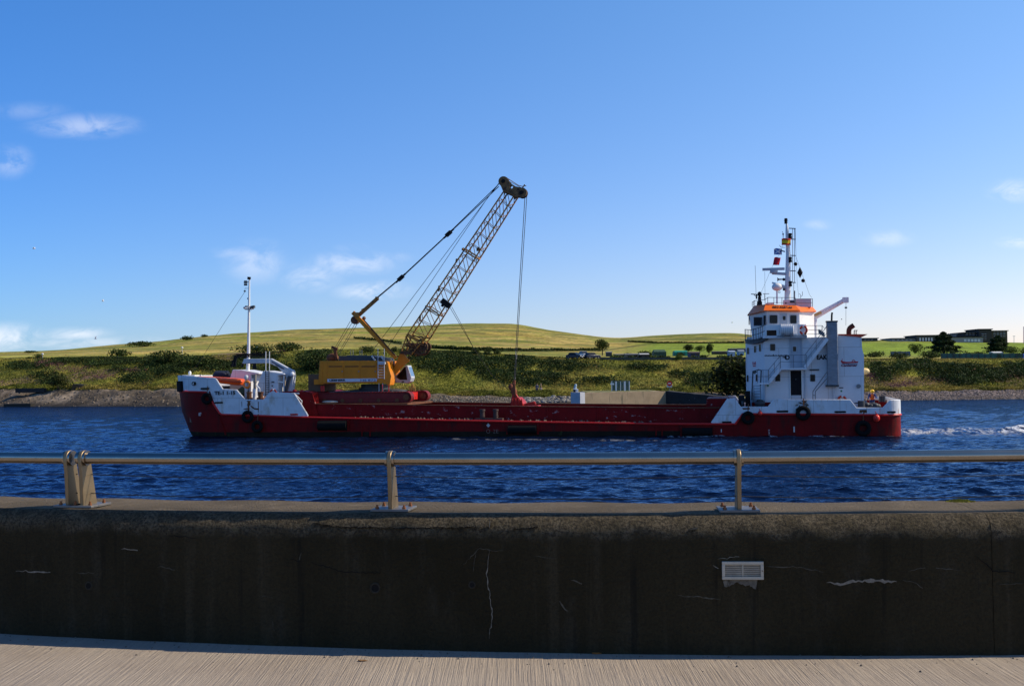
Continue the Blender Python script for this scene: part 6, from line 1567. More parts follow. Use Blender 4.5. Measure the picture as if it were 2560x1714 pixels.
# ------------------------------------------------------------------ water
def build_water():
    m, b = newmat('river_water', .06, .5)
    b.inputs['IOR'].default_value = 1.333; b.inputs['Specular IOR Level'].default_value = .26; b.inputs['Specular Tint'].default_value = (.42, .66, 1, 1)
    nt, L, noise, mapr, mix, mapping, math_, bump, tc = graph(m)
    at_ = N(nt, 'ShaderNodeAttribute', attribute_name='tint').outputs['Fac']
    fz = noise(mapping(tc, (1.1, .35, 1)), 1.6, 7, .75, .6); fm = math_('MULTIPLY', at_, mapr(fz, .44, .60, 0, 1))
    L(mix(fm, (.002, .006, .020), (.88, .88, .86)), b.inputs['Base Color']); L(mapr(fm, 0, 1, .06, .7, False), b.inputs['Roughness'])
    n1 = noise(mapping(tc, (1.0, 1.5, 1)), 2.2, 4, .6); n2 = noise(mapping(tc, (1, 1.3, 1)), 7, 3, .6)
    n0 = noise(mapping(tc, (.8, 1.25, 1)), 1.0, 3, .6)
    nb = bump(n0, .70, .30, bump(n1, .55, .08, bump(n2, .35, .03))); L(nb, b.inputs['Normal']); b.inputs['Specular IOR Level'].default_value = 0
    gl = N(nt, 'ShaderNodeBsdfGlossy'); gl.inputs['Color'].default_value = (.37, .57, .82, 1); gl.inputs['Roughness'].default_value = .07; L(nb, gl.inputs['Normal'])
    fr = N(nt, 'ShaderNodeFresnel'); fr.inputs['IOR'].default_value = 1.333; L(nb, fr.inputs['Normal'])
    ms = N(nt, 'ShaderNodeMixShader'); L(math_('MULTIPLY', fr.outputs[0], mapr(fm, 0, 1, .78, .05, False)), ms.inputs[0]); L(b.outputs[0], ms.inputs[1]); L(gl.outputs[0], ms.inputs[2])
    L(ms.outputs[0], nt.nodes['Material Output'].inputs[0])
    ys = [30.0]
    while ys[-1] < 262: ys.append(ys[-1] + max(.11, ys[-1] ** 2 / 14700 * .75))
    ys = np.array([5.5, 12, 20, 26] + ys); ts = np.concatenate([np.linspace(-.95, -.47, 40), np.linspace(-.46, .46, 900), np.linspace(.47, .95, 40)])
    Y = np.repeat(ys[:, None], len(ts), 1); X = Y * ts[None, :]
    Z = np.zeros_like(X); r = np.random.default_rng(5); wind = math.radians(250)
    for k in range(40):
        lam = .42 * 1.075 ** k * r.uniform(.9, 1.1); 
        if lam > 3.6: lam = r.uniform(.5, 2.2)
        th = wind + r.normal(0, .55); kx, ky = math.cos(th) * 2 * math.pi / lam, math.sin(th) * 2 * math.pi / lam
        amp = .0082 * lam ** .8; ph = kx * X + ky * Y + r.uniform(0, 6.28)
        dy = np.maximum(.11, Y ** 2 / 14700 * .75); fade = np.clip(lam / (dy * 2.2) - .6, 0, 1)
        Z += amp * fade * (1 - 2 * np.abs(np.sin(ph / 2)) ** 1.3 + .18)
    gust = .35 + 1.2 * fbm(X * .05, Y * .03, 3, 91); Z *= gust
    # wake and foam
    P = (np.linalg.inv(np.array(SHIP)) @ np.stack([X.ravel(), Y.ravel(), np.full(X.size, WATER), np.ones(X.size)])).T
    sx, sy = P[:, 0].reshape(X.shape), P[:, 1].reshape(X.shape)
    aft = sx - XS
    wake = np.clip(aft / .5, 0, 1) * np.exp(-np.maximum(aft, 0) / 16) * np.exp(-((sy - BEAM / 2) / (4.2 + .12 * np.maximum(aft, 0))) ** 4)
    Z += wake * (fbm(X * .9, Y * .9, 4, 17) - .4) * .75
    lump = np.exp(-((aft - 9.5) / 1.9) ** 2 - ((sy - 4.5) / 1.3) ** 2); Z += lump * .55
    side = np.exp(-((sy + .25) / .35) ** 2) * (((sx > XS - 9.5) & (sx < XS - 4)) * 1.0 + ((sx > XS - 1.2) & (sx < XS + .4)) * .9 + ((sx > 12) & (sx < 17.5)) * .7 + .0 * ((sx > XB + 4) & (sx < XS)))
    bow = np.exp(-((sx - XB - 1.5) / 1.2) ** 2 - ((sy - 1.2) / .8) ** 2) * .5
    streak = np.exp(-((sy + 4.5 + .12 * (sx - 5)) / .5) ** 2) * (sx > -4) * (sx < 14) * .25
    foam = np.clip(wake * .66 + lump * 1.6 + side * 1.2 + bow + streak, 0, 1)
    Z += WATER
    n_r, n_c = X.shape; idx = np.arange(n_r * n_c).reshape(n_r, n_c)
    Fq = np.stack([idx[:-1, :-1], idx[:-1, 1:], idx[1:, 1:], idx[1:, :-1]], -1).reshape(-1, 4)
    o = npmesh('river_water', np.stack([X.ravel(), Y.ravel(), Z.ravel()], 1), Fq, m, np.repeat(foam.ravel()[:, None], 3, 1), smooth=True)
    setp(o, kind='structure')
build_water()
mb = MB().box((-900, -400, WATER - 4), (900, 3000, WATER - 3)); setp(build('river_bed', mb, mat('river_mud', (.03, .03, .02), .9), None, smooth=0), kind='structure')

# ------------------------------------------------------------------ vegetation
m_leaf = vcmat('leaves', .3, .8, .75, 6, .25, .22); m_bark = mat('bark', (.07, .05, .035), .9, 0, .3, 4, bump=.5)
def leafcloud(C, size, r, updir=.35):
    """C (n,3) centres -> small tilted quads"""
    n_ = len(C); a = r.normal(size=(n_, 3)); a[:, 2] *= .7; a /= np.linalg.norm(a, axis=1)[:, None]; b = r.normal(size=(n_, 3)); b -= a * (a * b).sum(1)[:, None]; b /= np.linalg.norm(b, axis=1)[:, None]
    s = (size * r.uniform(.6, 1.4, n_))[:, None] if np.ndim(size) == 0 else (size * r.uniform(.6, 1.4, n_))[:, None]
    V = np.stack([C - a * s * .6, C + b * s * .42, C + a * s * .7, C - b * s * .42], 1).reshape(-1, 3)
    return V, np.arange(n_ * 4).reshape(-1, 4)
def crown_points(w, d, h, r, n_, lobes=9, conif=False):
    if conif:
        t = r.random(n_) ** .75; z = h * t; rad = (1 - t) ** .62 * (1 + .25 * np.sin(t * 26)); a = r.uniform(0, 6.28, n_); q = np.sqrt(r.uniform(.25, 1, n_))
        lop = 1 + .22 * np.sin(a * 3 + 1) + .15 * np.sin(a * 5 + t * 9)
        return np.stack([w / 2 * rad * q * lop * np.cos(a), d / 2 * rad * q * lop * np.sin(a), z * .97 + h * .03], 1)
    L_ = []
    for k in range(lobes):
        a = r.uniform(0, 6.28); q = r.uniform(.05, .62); c = np.array([w / 2 * q * math.cos(a), d / 2 * q * math.sin(a), h * r.uniform(.28, .72)]); L_.append((c, r.uniform(.24, .42)))
    out = []; per = n_ // lobes
    for c, s in L_:
        v = r.normal(size=(per, 3)); v /= np.linalg.norm(v, axis=1)[:, None]; v *= (r.uniform(.45, 1, per) ** .5)[:, None]
        out.append(c + v * np.array([w * s, d * s, h * s * .95]))
    P = np.concatenate(out); P[:, 2] = np.maximum(P[:, 2], .02 * h); return P
VC = 0
def bush(name, label, cat, base, w, h, tone=(.035, .055, .012), leaf=None, n_=None, trunk=False, conif=False, group=None, lift=0.0, lobes=9):
    global VC; VC += 1; r = np.random.default_rng(100 + VC)
    base = Vector(base) - Vector((0, 0, .12)); d = w * .8
    leaf = leaf or max(.16, min(.32, w * .055)); n_ = n_ or int(min(6500, max(260, 5.2 * w * h / leaf ** 2)))
    root = thing(name, label, cat, base, group=group)
    P = crown_points(w, d, h - lift, r, n_, lobes, conif); P[:, 2] += lift
    V, F = leafcloud(P, leaf, r); t = np.repeat(r.uniform(.65, 1.45, len(P)), 4)[:, None] * np.array(tone)[None, :]
    t[:, 0] *= np.repeat(r.uniform(.8, 1.35, len(P)), 4)
    o = npmesh('crown' if trunk else 'foliage', V, F, m_leaf, t); o.parent = root
    mb = MB(); b = Vector(base)
    if trunk:
        hh = h * (.95 if conif else .62); mb.tube([b, b + Vector((w * .02, 0, hh * .5)), b + Vector((-w * .01, 0, hh))], [w * .045, w * .035, w * .012], 7)
        for k in range(5): a = k * 1.26; s = b + Vector((0, 0, hh * (.45 + .1 * k))); mb.tube([s, s + Vector((math.cos(a) * w * .28, math.sin(a) * w * .25, h * .12))], [w * .02, w * .008], 5)
        build('trunk', mb, m_bark, root)
    else:
        for k in range(4): a = k * 1.57 + .4; mb.tube([b, b + Vector((math.cos(a) * w * .22, math.sin(a) * w * .18, h * .6))], [w * .02, w * .006], 5)
        build('stem', mb, m_bark, root)
    return root
DK, MG, GY = (.036, .056, .012), (.06, .09, .016), (.085, .12, .022)
def bpx(name, label, x0, x1, yt, yb, cat='bush', tone=DK, Y=None, **k):
    g = at((x0 + x1) / 2, yb) if Y is None else W((x0 + x1) / 2, yb, Y)
    s = g.y / FPX; return bush(name, label, cat, g, (x1 - x0) * s, (yb - yt) * s, tone, **k)
G1 = 'dark bushes on the golden hillside'
bpx('gorse_bush', 'small rounded bush on the skyline at the far left end of the hill', 55, 95, 875, 882, group=G1)
bpx('gorse_bush', 'round dark bush on the golden grass, leftmost below the skyline', 82, 110, 883, 895, group=G1)
bpx('gorse_bush', 'low flat bush just left of the round one on the golden grass', 62, 84, 890, 896, group=G1)
bpx('gorse_bush', 'twin topped dark bush in the golden grass below the left skyline bushes', 268, 335, 870, 890, group=G1)
bpx('gorse_bush', 'wide low bush on the left skyline, the longer of the two there', 318, 402, 851, 866, group=G1)
bpx('gorse_bush', 'dark bush on the left skyline higher up the slope', 444, 488, 838, 850, group=G1)
bpx('gorse_bush', 'tiny bush on the skyline left of the foremast', 500, 522, 834, 842, group=G1)
bpx('gorse_bush', 'broad dark thicket bush above the bow, left of the foremast', 366, 470, 872, 908, group=G1, lobes=14)
bpx('gorse_bush', 'dark bush directly behind the bow, right of the broad thicket', 455, 560, 886, 916, group=G1, lobes=14)
bpx('gorse_bush', 'long dark bush band behind the foremast on the hillside', 588, 690, 858, 886, group=G1, lobes=14)
bpx('gorse_bush', 'right hand end of the bush band between foremast and crane', 670, 755, 853, 878, group=G1, lobes=12)
bpx('gorse_bush', 'big rounded dark bush just left of the crane body', 732, 845, 871, 925, group=G1, lobes=16)
bpx('gorse_bush', 'small bush seen under the crane gantry strut', 900, 936, 861, 880, group=G1)
bpx('gorse_bush', 'small bush on the grass beside the foot of the boom', 976, 996, 864, 880, group=G1)
bpx('gorse_bush', 'pointed bush where the tag line of the crane ends', 1178, 1200, 866, 886, group=G1)
bpx('gorse_bush', 'round bush on the grass right of the tag line', 1208, 1228, 865, 886, group=G1)
bpx('gorse_bush', 'low bush right of the round one, left of the grab ropes', 1230, 1252, 872, 886, group=G1)
bpx('broadleaf_tree', 'round leafy tree standing alone beside the parked cars', 1488, 1523, 845, 888, 'tree', (.040, .062, .014), trunk=True, lift=1.0, lobes=12)
bpx('shade_tree', 'very large dark tree in front of the left edge of the accommodation block', 1770, 1905, 884, 992, 'tree', (.022, .030, .008), trunk=True, n_=3000, leaf=.5, lobes=22, Y=188)
G2 = 'garden trees among the sheds'
bpx('garden_tree', 'leftmost dark tree among the garden sheds', 1588, 1636, 871, 893, 'tree', DK, trunk=True, group=G2)
bpx('garden_tree', 'rounded tree above the teal netting', 1708, 1736, 858, 888, 'tree', DK, trunk=True, group=G2, lift=.6)
bpx('garden_tree', 'pale green airy tree between the two dark garden trees', 1735, 1762, 861, 884, 'tree', GY, trunk=True, group=G2, lift=.8)
bpx('garden_tree', 'tallest dark garden tree nearest the accommodation block', 1760, 1784, 856, 889, 'tree', DK, trunk=True, group=G2, lift=.5)
G3 = 'bushes along the garden plots'
for lab, x0, x1, yt, yb in (('bush below the teal netting', 1684, 1708, 883, 900), ('bush at the left end of the sheds next to the lone tree', 1520, 1550, 884, 898), ('low bush in front of the green cage', 1618, 1642, 886, 898), ('bush between the blue shed and the pale huts', 1790, 1822, 885, 898)):
    bpx('garden_bush', lab, x0, x1, yt, yb, tone=MG, group=G3)
bpx('garden_bush', 'broad rounded bush on the green field, left of the first conifer', 2268, 2306, 857, 884, tone=MG, group=G3)
bpx('garden_bush', 'pale bush at the right edge behind the green fence', 2512, 2548, 865, 884, tone=GY, group=G3)
bpx('garden_bush', 'bush at the extreme right edge of the view', 2548, 2580, 866, 886, tone=GY, group=G3)
bpx('garden_bush', 'low dark hedge bush right of the funnel', 2160, 2215, 876, 892, tone=DK, group=G3)
bpx('garden_bush', 'dark hedge bush in front of the blue grey fence', 2215, 2275, 880, 897, tone=DK, group=G3)
bpx('garden_bush', 'dark hedge bush at the foot of the first conifer', 2296, 2352, 876, 895, tone=DK, group=G3)
bpx('conifer_tree', 'broad dark conifer in front of the long low building', 2320, 2398, 829, 884, 'tree', (.018, .032, .012), trunk=True, conif=True, n_=5200, leaf=.40)
bpx('conifer_tree', 'lopsided dark conifer in front of the tall brown block', 2462, 2528, 838, 882, 'tree', (.020, .036, .012), trunk=True, conif=True, n_=5200, leaf=.36)
bpx('dwarf_bush', 'shrub beside the dark opening in the rocky shore at the left', 118, 176, 940, 985, tone=(.045, .06, .014))

for k, (x, yb, w, h) in enumerate(((1553, 897, 26, 10), (1578, 897, 22, 9), (1600, 898, 26, 12), (1652, 898, 24, 12), (1668, 898, 22, 10), (1735, 898, 26, 11), (1760, 897, 24, 12), (1845, 897, 28, 11), (1830, 890, 24, 10), (1700, 890, 22, 12), (1570, 889, 24, 9), (2185, 893, 34, 12), (2150, 893, 34, 12), (2330, 894, 32, 10), (2420, 886, 30, 7), (2445, 884, 26, 7))):
    bpx('hedge_bush', 'low dark hedge bush in the ragged row among the sheds and fences', x - w / 2, x + w / 2, yb - h, yb, tone=DK, group='hedge bushes among the sheds', leaf=.24)
def hedge(pts, label, h=.7, tone=(.030, .045, .010)):
    xs = np.arange(pts[0][0], pts[-1][0], .45); ys = np.interp(xs, [p[0] for p in pts], [p[1] for p in pts]); r = np.random.default_rng(int(pts[0][0]))
    C = np.array([tuple(at(x, y, 4.3, 7.0)) for x, y in zip(xs, ys)]); C = np.repeat(C, 3, 0); C += np.stack([r.normal(0, .12, len(C)), r.normal(0, .25, len(C)), r.random(len(C)) * h * (.4 + fbm(C[:, 0] * .2, C[:, 1] * .2, 2, 3))], 1)
    V, F = leafcloud(C, .42, r); o = npmesh('field_hedge', V, F, m_leaf, np.repeat(r.uniform(.7, 1.3, (len(C), 1)) * np.array(tone), 4, 0), base=tuple(C[0])); setp(o, label, 'hedge', 'field hedges on the hill')
hedge([(1050, 869), (1150, 875), (1250, 878), (1400, 877), (1500, 876)], 'long thin dark hedge line across the foot of the golden hill')
hedge([(886, 847), (960, 853), (1004, 860)], 'short sloping dark hedge line on the hill behind the crane gantry')
hedge([(1570, 855), (1640, 857.5), (1760, 858), (1860, 857)], 'thin dark hedge line along the top of the bright green field', h=.5)
# scrub that nobody could count: thicket, rough grass, heather
DARKP = [(1130, 900, 110, 38), (1050, 892, 60, 22), (1290, 905, 70, 18), (1400, 915, 70, 20), (1330, 945, 90, 22), (790, 900, 55, 34), (650, 900, 70, 14), (450, 905, 75, 26), (205, 905, 60, 12), (300, 925, 40, 10), (1630, 920, 50, 11), (1755, 950, 30, 20), (1700, 938, 30, 8),
         (2195, 912, 30, 8), (2250, 920, 26, 24), (2450, 935, 90, 26), (2420, 960, 60, 16), (2550, 925, 60, 22), (1500, 955, 40, 10), (130, 960, 40, 14), (900, 915, 50, 14), (60, 917, 70, 12), (250, 905, 120, 18), (410, 918, 80, 26), (2200, 930, 40, 14), (2300, 905, 40, 8), (2360, 940, 60, 30), (110, 942, 50, 9), (330, 952, 40, 8), (560, 918, 70, 20), (690, 925, 50, 16), (1220, 930, 40, 22), (2210, 950, 24, 10)]
HEATHP = [(2190, 945, 60, 14), (2350, 950, 40, 16), (180, 925, 60, 10), (340, 930, 60, 8), (2500, 940, 50, 10), (120, 915, 60, 8), (2250, 965, 50, 8), (260, 945, 50, 6)]
def scatter(n_, vlo, vhi, pxlo=-260, pxhi=2800, seed=1):
    r = np.random.default_rng(seed); px = r.uniform(pxlo, pxhi, n_); v = r.uniform(vlo, vhi, n_); g = ground(px, v); return px, v, g, proj_y(g[:, 0], g[:, 1], g[:, 2]), r
def inpatch(px, py, L_, r, edge=.5):
    q = np.zeros(len(px))
    for (cx, cy, rx, ry) in L_: q = np.maximum(q, 1.35 - np.sqrt(((px - cx) / rx) ** 2 + ((py - cy) / ry) ** 2))
    return q + r.normal(0, .15, len(px)) + (fbm(px * .02, py * .05, 4, 33) - .5) * 1.5 > edge
def stuff(name, label, cat, C, size, tone, r, mtl=None, jit=.3):
    V, F = leafcloud(C, size, r); t = np.repeat(r.uniform(1 - jit, 1 + jit * 1.3, (len(C), 1)) * tone, 4, 0)
    return setp(npmesh(name, V, F, mtl or m_leaf, t), label, cat, kind='stuff')
px, v, g, py, r = scatter(320000, 3.0, 4.06, seed=3)
k = inpatch(px, py, DARKP, r); clump = fbm(g[:, 0] * .35, g[:, 1] * .35, 3, 71)
C = g[k]; hgt = r.random(len(C)) ** .7 * (.15 + 2.6 * np.clip(clump[k] - .15, 0, 1)) * np.clip((4.0 - v[k]) * 1.5, .15, 1); C = C + np.stack([r.normal(0, .3, len(C)), r.normal(0, .3, len(C)), hgt], 1)
tone = np.array((.026, .042, .009))[None] * (.5 + 1.1 * fbm(C[:, 0] * .5, C[:, 1] * .5, 2, 5))[:, None]
stuff('thicket', 'dark green gorse and bramble thicket covering the far river bank', 'scrub', C, .25, tone, r)
px, v, g, py, r = scatter(380000, 1.95, 4.10, seed=4)
k = ~inpatch(px, py, DARKP, r, .75) & (v > 1.92 + .28 * fbm(g[:, 0] * .2, g[:, 1] * .2, 3, 8)); hk = inpatch(px, py, HEATHP, r, .6) & k; k &= ~hk
n1_ = fbm(g[:, 0] * .10, g[:, 1] * .12, 4, 15); n2_ = fbm(g[:, 0] * .4, g[:, 1] * .4, 3, 25)
def tonemix(kk):
    a = np.array((.155, .155, .022))[None] * np.ones((kk.sum(), 1)); w = np.clip((n1_[kk] - .46) / .12, 0, 1)[:, None]; a = a * (1 - w) + np.array((.30, .23, .05)) * w
    w = np.clip((n2_[kk] - .52) / .1, 0, 1)[:, None] * .5; return a * (1 - w) + np.array((.035, .05, .010)) * w
C = g[k] + np.stack([r.normal(0, .2, k.sum()), r.normal(0, .2, k.sum()), np.clip((4.1 - v[k]) * 1.5, .15, 1) * r.random(k.sum()) * (.15 + 1.1 * np.clip(n2_[k] - .35, 0, 1))], 1)
stuff('rough_grass', 'rough yellow green grass and weeds on the far river bank', 'grass', C, .17, tonemix(k), r)
C = g[hk] + np.stack([r.normal(0, .2, hk.sum()), r.normal(0, .2, hk.sum()), r.random(hk.sum()) * .7], 1)
stuff('heather', 'brownish purple willowherb and heather patches on the far river bank', 'heather', C, .18, np.array((.13, .062, .06))[None] * np.ones((len(C), 1)), r)
# shore stones
def stones(name, label, pxlo, pxhi, vlo, vhi, n_, smin, smax, tone, seed, zoff=0.0):
    px, v, g, py, r = scatter(n_, vlo, vhi, pxlo, pxhi, seed); V = []; ang = np.arange(6) * math.pi / 3
    s = r.uniform(smin, smax, n_)
    rings = []
    for zz, q in ((-.3, .9), (.25, 1.0), (.7, .55)):
        rr = s[:, None] * q * r.uniform(.75, 1.25, (n_, 6)); rings.append(np.stack([g[:, :1] + rr * np.cos(ang), g[:, 1:2] + rr * np.sin(ang), (g[:, 2] + zoff + s * zz)[:, None] + 0 * rr], -1))
    V = np.stack(rings, 1).reshape(-1, 3); F = []
    b = (np.arange(n_) * 18)[:, None]; q = []
    for lv in (0, 6):
        for i in range(6): j = (i + 1) % 6; q.append(np.concatenate([b + lv + i, b + lv + j, b + lv + 6 + j, b + lv + 6 + i], 1))
    for tri in ((12, 13, 14, 15), (12, 15, 16, 17)): q.append(b + np.array(tri)[None])
    F = np.concatenate(q); t = np.repeat(r.uniform(.5, 1.5, (n_, 1)) * np.array(tone), 18, 0)
    setp(npmesh(name, V, F, vcmat(name + '_stone', .2, .5, .9, 3, .3), t), label, 'stones', kind='stuff')
stones('shore_pebbles', 'grey pink pebble beach below the right hand bank', 2010, 2760, 1.02, 2.08, 6500, .06, .16, (.19, .15, .125), 31)
stones('shore_rubble', 'broken rock and rubble at the foot of the left hand bank', -200, 470, 1.0, 2.0, 350, .06, .24, (.12, .095, .07), 32)
stones('pale_rubble', 'pale boulder rubble beside the concrete pier', 1290, 1450, 1.15, 1.8, 420, .15, .36, (.18, .17, .155), 33)
stones('pale_rubble', 'scattered gravel bank behind the crane grab', 1060, 1300, 1.1, 1.9, 500, .06, .2, (.16, .14, .11), 34)

# ------------------------------------------------------------------ pier, signs and people on the far bank
YP = 184.0
def wp(zx, zy, Y, q=qG): return W(*q(zx, zy), Y)
CONC = mat('weathered_pale_concrete', (.29, .215, .13), .9, 0, .25, .6, bump=.4, bscale=6, spot=[((.13, .11, .07), .55, .14, 1.5, (1.4, 1.4, .16)), ((.45, .40, .32), .66, .08, 2.5, (1, 1, .3))])
STONE = mat('dark_quay_stone', (.028, .026, .024), .9, 0, .4, 1.0, bump=.8, bscale=3, spot=((.14, .13, .12), .62, .06, 2.2, (1, 1, 1.6)))
BLOCKM = mat('bluish_concrete', (.36, .37, .40), .85, 0, .15, 1)
pier = thing('quay_wall', 'weathered concrete quay wall with a pale end block and a dark stone return beyond the barge', 'quay wall', (wp(700, 560, 172).x, 172, WATER))
c_ = wp(1290, 376, 176.0); l_ = wp(300, 396, 168.5)
r_ = wp(2290, 470, 167.0)
def wallseg(name, a, b, m, th=1.6):
    d = Vector((b.x - a.x, b.y - a.y, 0)).normalized(); nn = Vector((-d.y, d.x, 0)); mb = MB(); n_ = 14; rings = []
    for i in range(n_ + 1):
        p = a.lerp(b, i / n_); z = p.z + random.uniform(-.05, .04); rings.append([Vector((p.x, p.y, WATER - 1)), Vector((p.x, p.y, z)), Vector((p.x, p.y, z)) + nn * th, Vector((p.x, p.y, WATER - 1)) + nn * th])
    mb.loft(rings); return build(name, mb, m, pier)
wallseg('concrete_face', l_, c_, CONC); wallseg('stone_face', c_, r_, STONE)
a, b = wp(140, 396, 168.3), wp(243, 396, 168.0); e_ = wp(302, 396, 168.85)
mb = MB(); mb.slab([(a.x, a.y + .2), (b.x, b.y - .45), (e_.x, l_.y), (e_.x - .3, l_.y + 2), (a.x, a.y + 2)], WATER - 1, a.z + .04); build('end_block', mb, BLOCKM, pier)
mb = MB(); zt_ = min(l_.z, c_.z) - .12
mb.slab([(l_.x + 1, l_.y + 1.4), (c_.x, c_.y + 1.4), (c_.x, 198), (l_.x + 1, 196)], WATER - .8, zt_); build('quay_top', mb, mat('weedy_quay_top', (.15, .14, .04), .95, 0, .4, .5, spot=((.08, .08, .03), .5, .1, .8, (1, 1, 1))), pier)
mb = MB(); mb.slab([(c_.x + .02, c_.y + 1.4), (r_.x, r_.y + 1.4), (r_.x + 6, 190), (c_.x + .02, 198)], WATER - .8, r_.z - .1); build('quay_top', mb, MATS['weedy_quay_top'], pier)
bc = thing('harbour_light', 'small stubby navigation light on top of the pale quay end block', 'beacon', wp(192, 396, 169.5))
x0, x1 = wp(165, 396, 169.2).x, wp(222, 396, 169.2).x; zb_, z2, z3 = wp(190, 400, 169.2).z, wp(190, 350, 169.2).z, wp(190, 300, 169.2).z
build('pedestal', MB().box((x0, 169.2, zb_), (x1, 170.0, z2)), mat('beacon_white', (.5, .5, .52), .6, 0, .1), bc, bevel=.05)
build('lantern', MB().cyl(((x0 + x1) / 2 - .1, 169.6, z2), ((x0 + x1) / 2, 169.6, z3 - .1), .24, .17).ball(((x0 + x1) / 2, 169.6, z3 - .08), .2), mat('beacon_grey', (.30, .38, .42), .5), bc)
build('beacon_door', MB().box((x0 - .02, 169.15, zb_), ((x0 + x1) / 2 - .05, 169.3, z2 - .1)), BLACK, bc)
# glazed shelter
sh = thing('glazed_shelter', 'small glazed shelter with white posts standing behind the concrete quay wall', 'shelter', wp(738, 385, 190))
mb = MB()
for zx, w in ((630, .12), (683, .24), (738, .1), (790, .3), (845, .12)):
    t_, b_ = wp(zx, 255, 190), wp(zx, 392, 190); mb.box((t_.x - w / 2, 190 - .06, b_.z - .3), (t_.x + w / 2, 190.06, t_.z))
for zx in (640, 840): p = wp(zx, 258, 191.2); q = wp(zx, 392, 191.2); mb.box((p.x - .05, 191.1, q.z - .3), (p.x + .05, 191.2, p.z))
build('shelter_post', mb, CREAM, sh)
gm = mat('teal_glazing', (.05, .13, .12), .08, 0, .3, 1.5); gm.node_tree.nodes['Principled BSDF'].inputs['Alpha'].default_value = .7
for za, zb2 in ((636, 676), (692, 733), (743, 778), (800, 840)):
    t_, b_ = wp(za, 262, 190), wp(zb2, 372, 190); build('glass_panel', MB().box((t_.x, 189.98, b_.z), (b_.x, 190.02, t_.z)), gm, sh)
build('shelter_roof', MB().box((wp(640, 256, 190).x, 189.9, wp(700, 258, 190).z), (wp(840, 256, 190).x, 191.3, wp(700, 250, 190).z)), gm, sh)
build('pale_notice', MB().box((wp(615, 280, 189.9).x, 189.85, wp(640, 300, 189.9).z), (wp(660, 280, 189.9).x, 189.9, wp(640, 280, 189.9).z)), CREAM, sh)
# round red sign
sg = thing('round_road_sign', 'round red sign with a white bar on a post above the dark stone quay', 'sign', wp(1333, 375, 189))
c = wp(1336, 283, 189); build('sign_disc', MB().cyl(c, c + Vector((0, .05, 0)), .42, n=24), REDB, sg)
build('sign_bar', MB().box((c.x - .24, c.y - .02, c.z - .07), (c.x + .24, c.y, c.z + .07)), CREAM, sg)
build('sign_plate', MB().box((c.x - .45, c.y + .06, c.z - .6), (c.x + .42, c.y + .1, c.z - .1)), LGREY, sg)
build('post', MB().cyl((c.x, c.y + .12, wp(1333, 385, 189).z - .6), (c.x, c.y + .12, c.z), .05), STEEL, sg)
g = at(1341, 984); person(Matrix(), (g.x, g.y, g.z), 1.75, 'person in dark blue clothes standing on the far bank by the pale rubble', 'stand', shirt=(.03, .05, .11), legs=(.02, .03, .07))
g = at(1351, 981); person(Matrix(), (g.x, g.y, g.z), 1.6, 'person in a pale top sitting on the far bank beside the standing one', 'sit', shirt=(.45, .32, .28), legs=(.03, .03, .05), hat=None)
# small info posts on the hill (white topped)
for lab, x, y, hpx in (('white topped marker post left of the broad thicket, by the bow', 455, 885, 16), ('white topped marker post just right of the foremast', 643, 881, 14), ('white topped marker post on the far left golden slope', 106, 897, 12)):
    g = at(x, y); s = g.y / FPX; o = thing('marker_post', lab, 'post', g, group='marker posts on the hill')
    build('pole', MB().cyl((g.x, g.y, g.z - .2), (g.x, g.y, g.z + hpx * s), .05), LGREY, o); build('post_head', MB().ball((g.x, g.y, g.z + hpx * s), (.25, .2, .2)), CREAM, o)
# black block painted for the shade in a bank recess, and low slip at the left
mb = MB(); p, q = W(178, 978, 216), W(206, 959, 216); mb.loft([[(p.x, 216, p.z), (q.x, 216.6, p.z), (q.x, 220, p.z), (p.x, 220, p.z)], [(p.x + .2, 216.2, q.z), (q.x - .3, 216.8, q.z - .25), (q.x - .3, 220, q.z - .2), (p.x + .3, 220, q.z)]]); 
oo = setp(build('recess_shade_block', mb, mat('black_recess', (.008, .008, .007), .95, 0, .3, 2), None, base=(p.x, 205.5, p.z)), 'block coloured black as the shade of a recess in the left hand bank', 'ruin')
p, q = W(15, 1013.5, 212.0), W(82, 1008, 212.0); mb = MB().box((p.x, 211, WATER - .3), (q.x, 215, q.z)); setp(build('slipway_slab', mb, mat('wet_dark_slab', (.02, .018, .015), .7), None, base=(p.x, 211, WATER)), 'low dark slab lying at the water edge on the far left', 'slab')
p, q = W(38, 976, 217), W(110, 970, 217); mb = MB().box((p.x, 217, p.z - .4), (q.x, 218.2, q.z)); setp(build('low_wall', mb, mat('shadow_dark_wall', (.022, .023, .024), .9, 0, .3, 1), None, base=(p.x, 217, p.z)), 'low wall coloured dark as a shadow line on top of the rocky shore at the far left', 'wall')  # nearly black wall colour, its shadow line is put into the paint

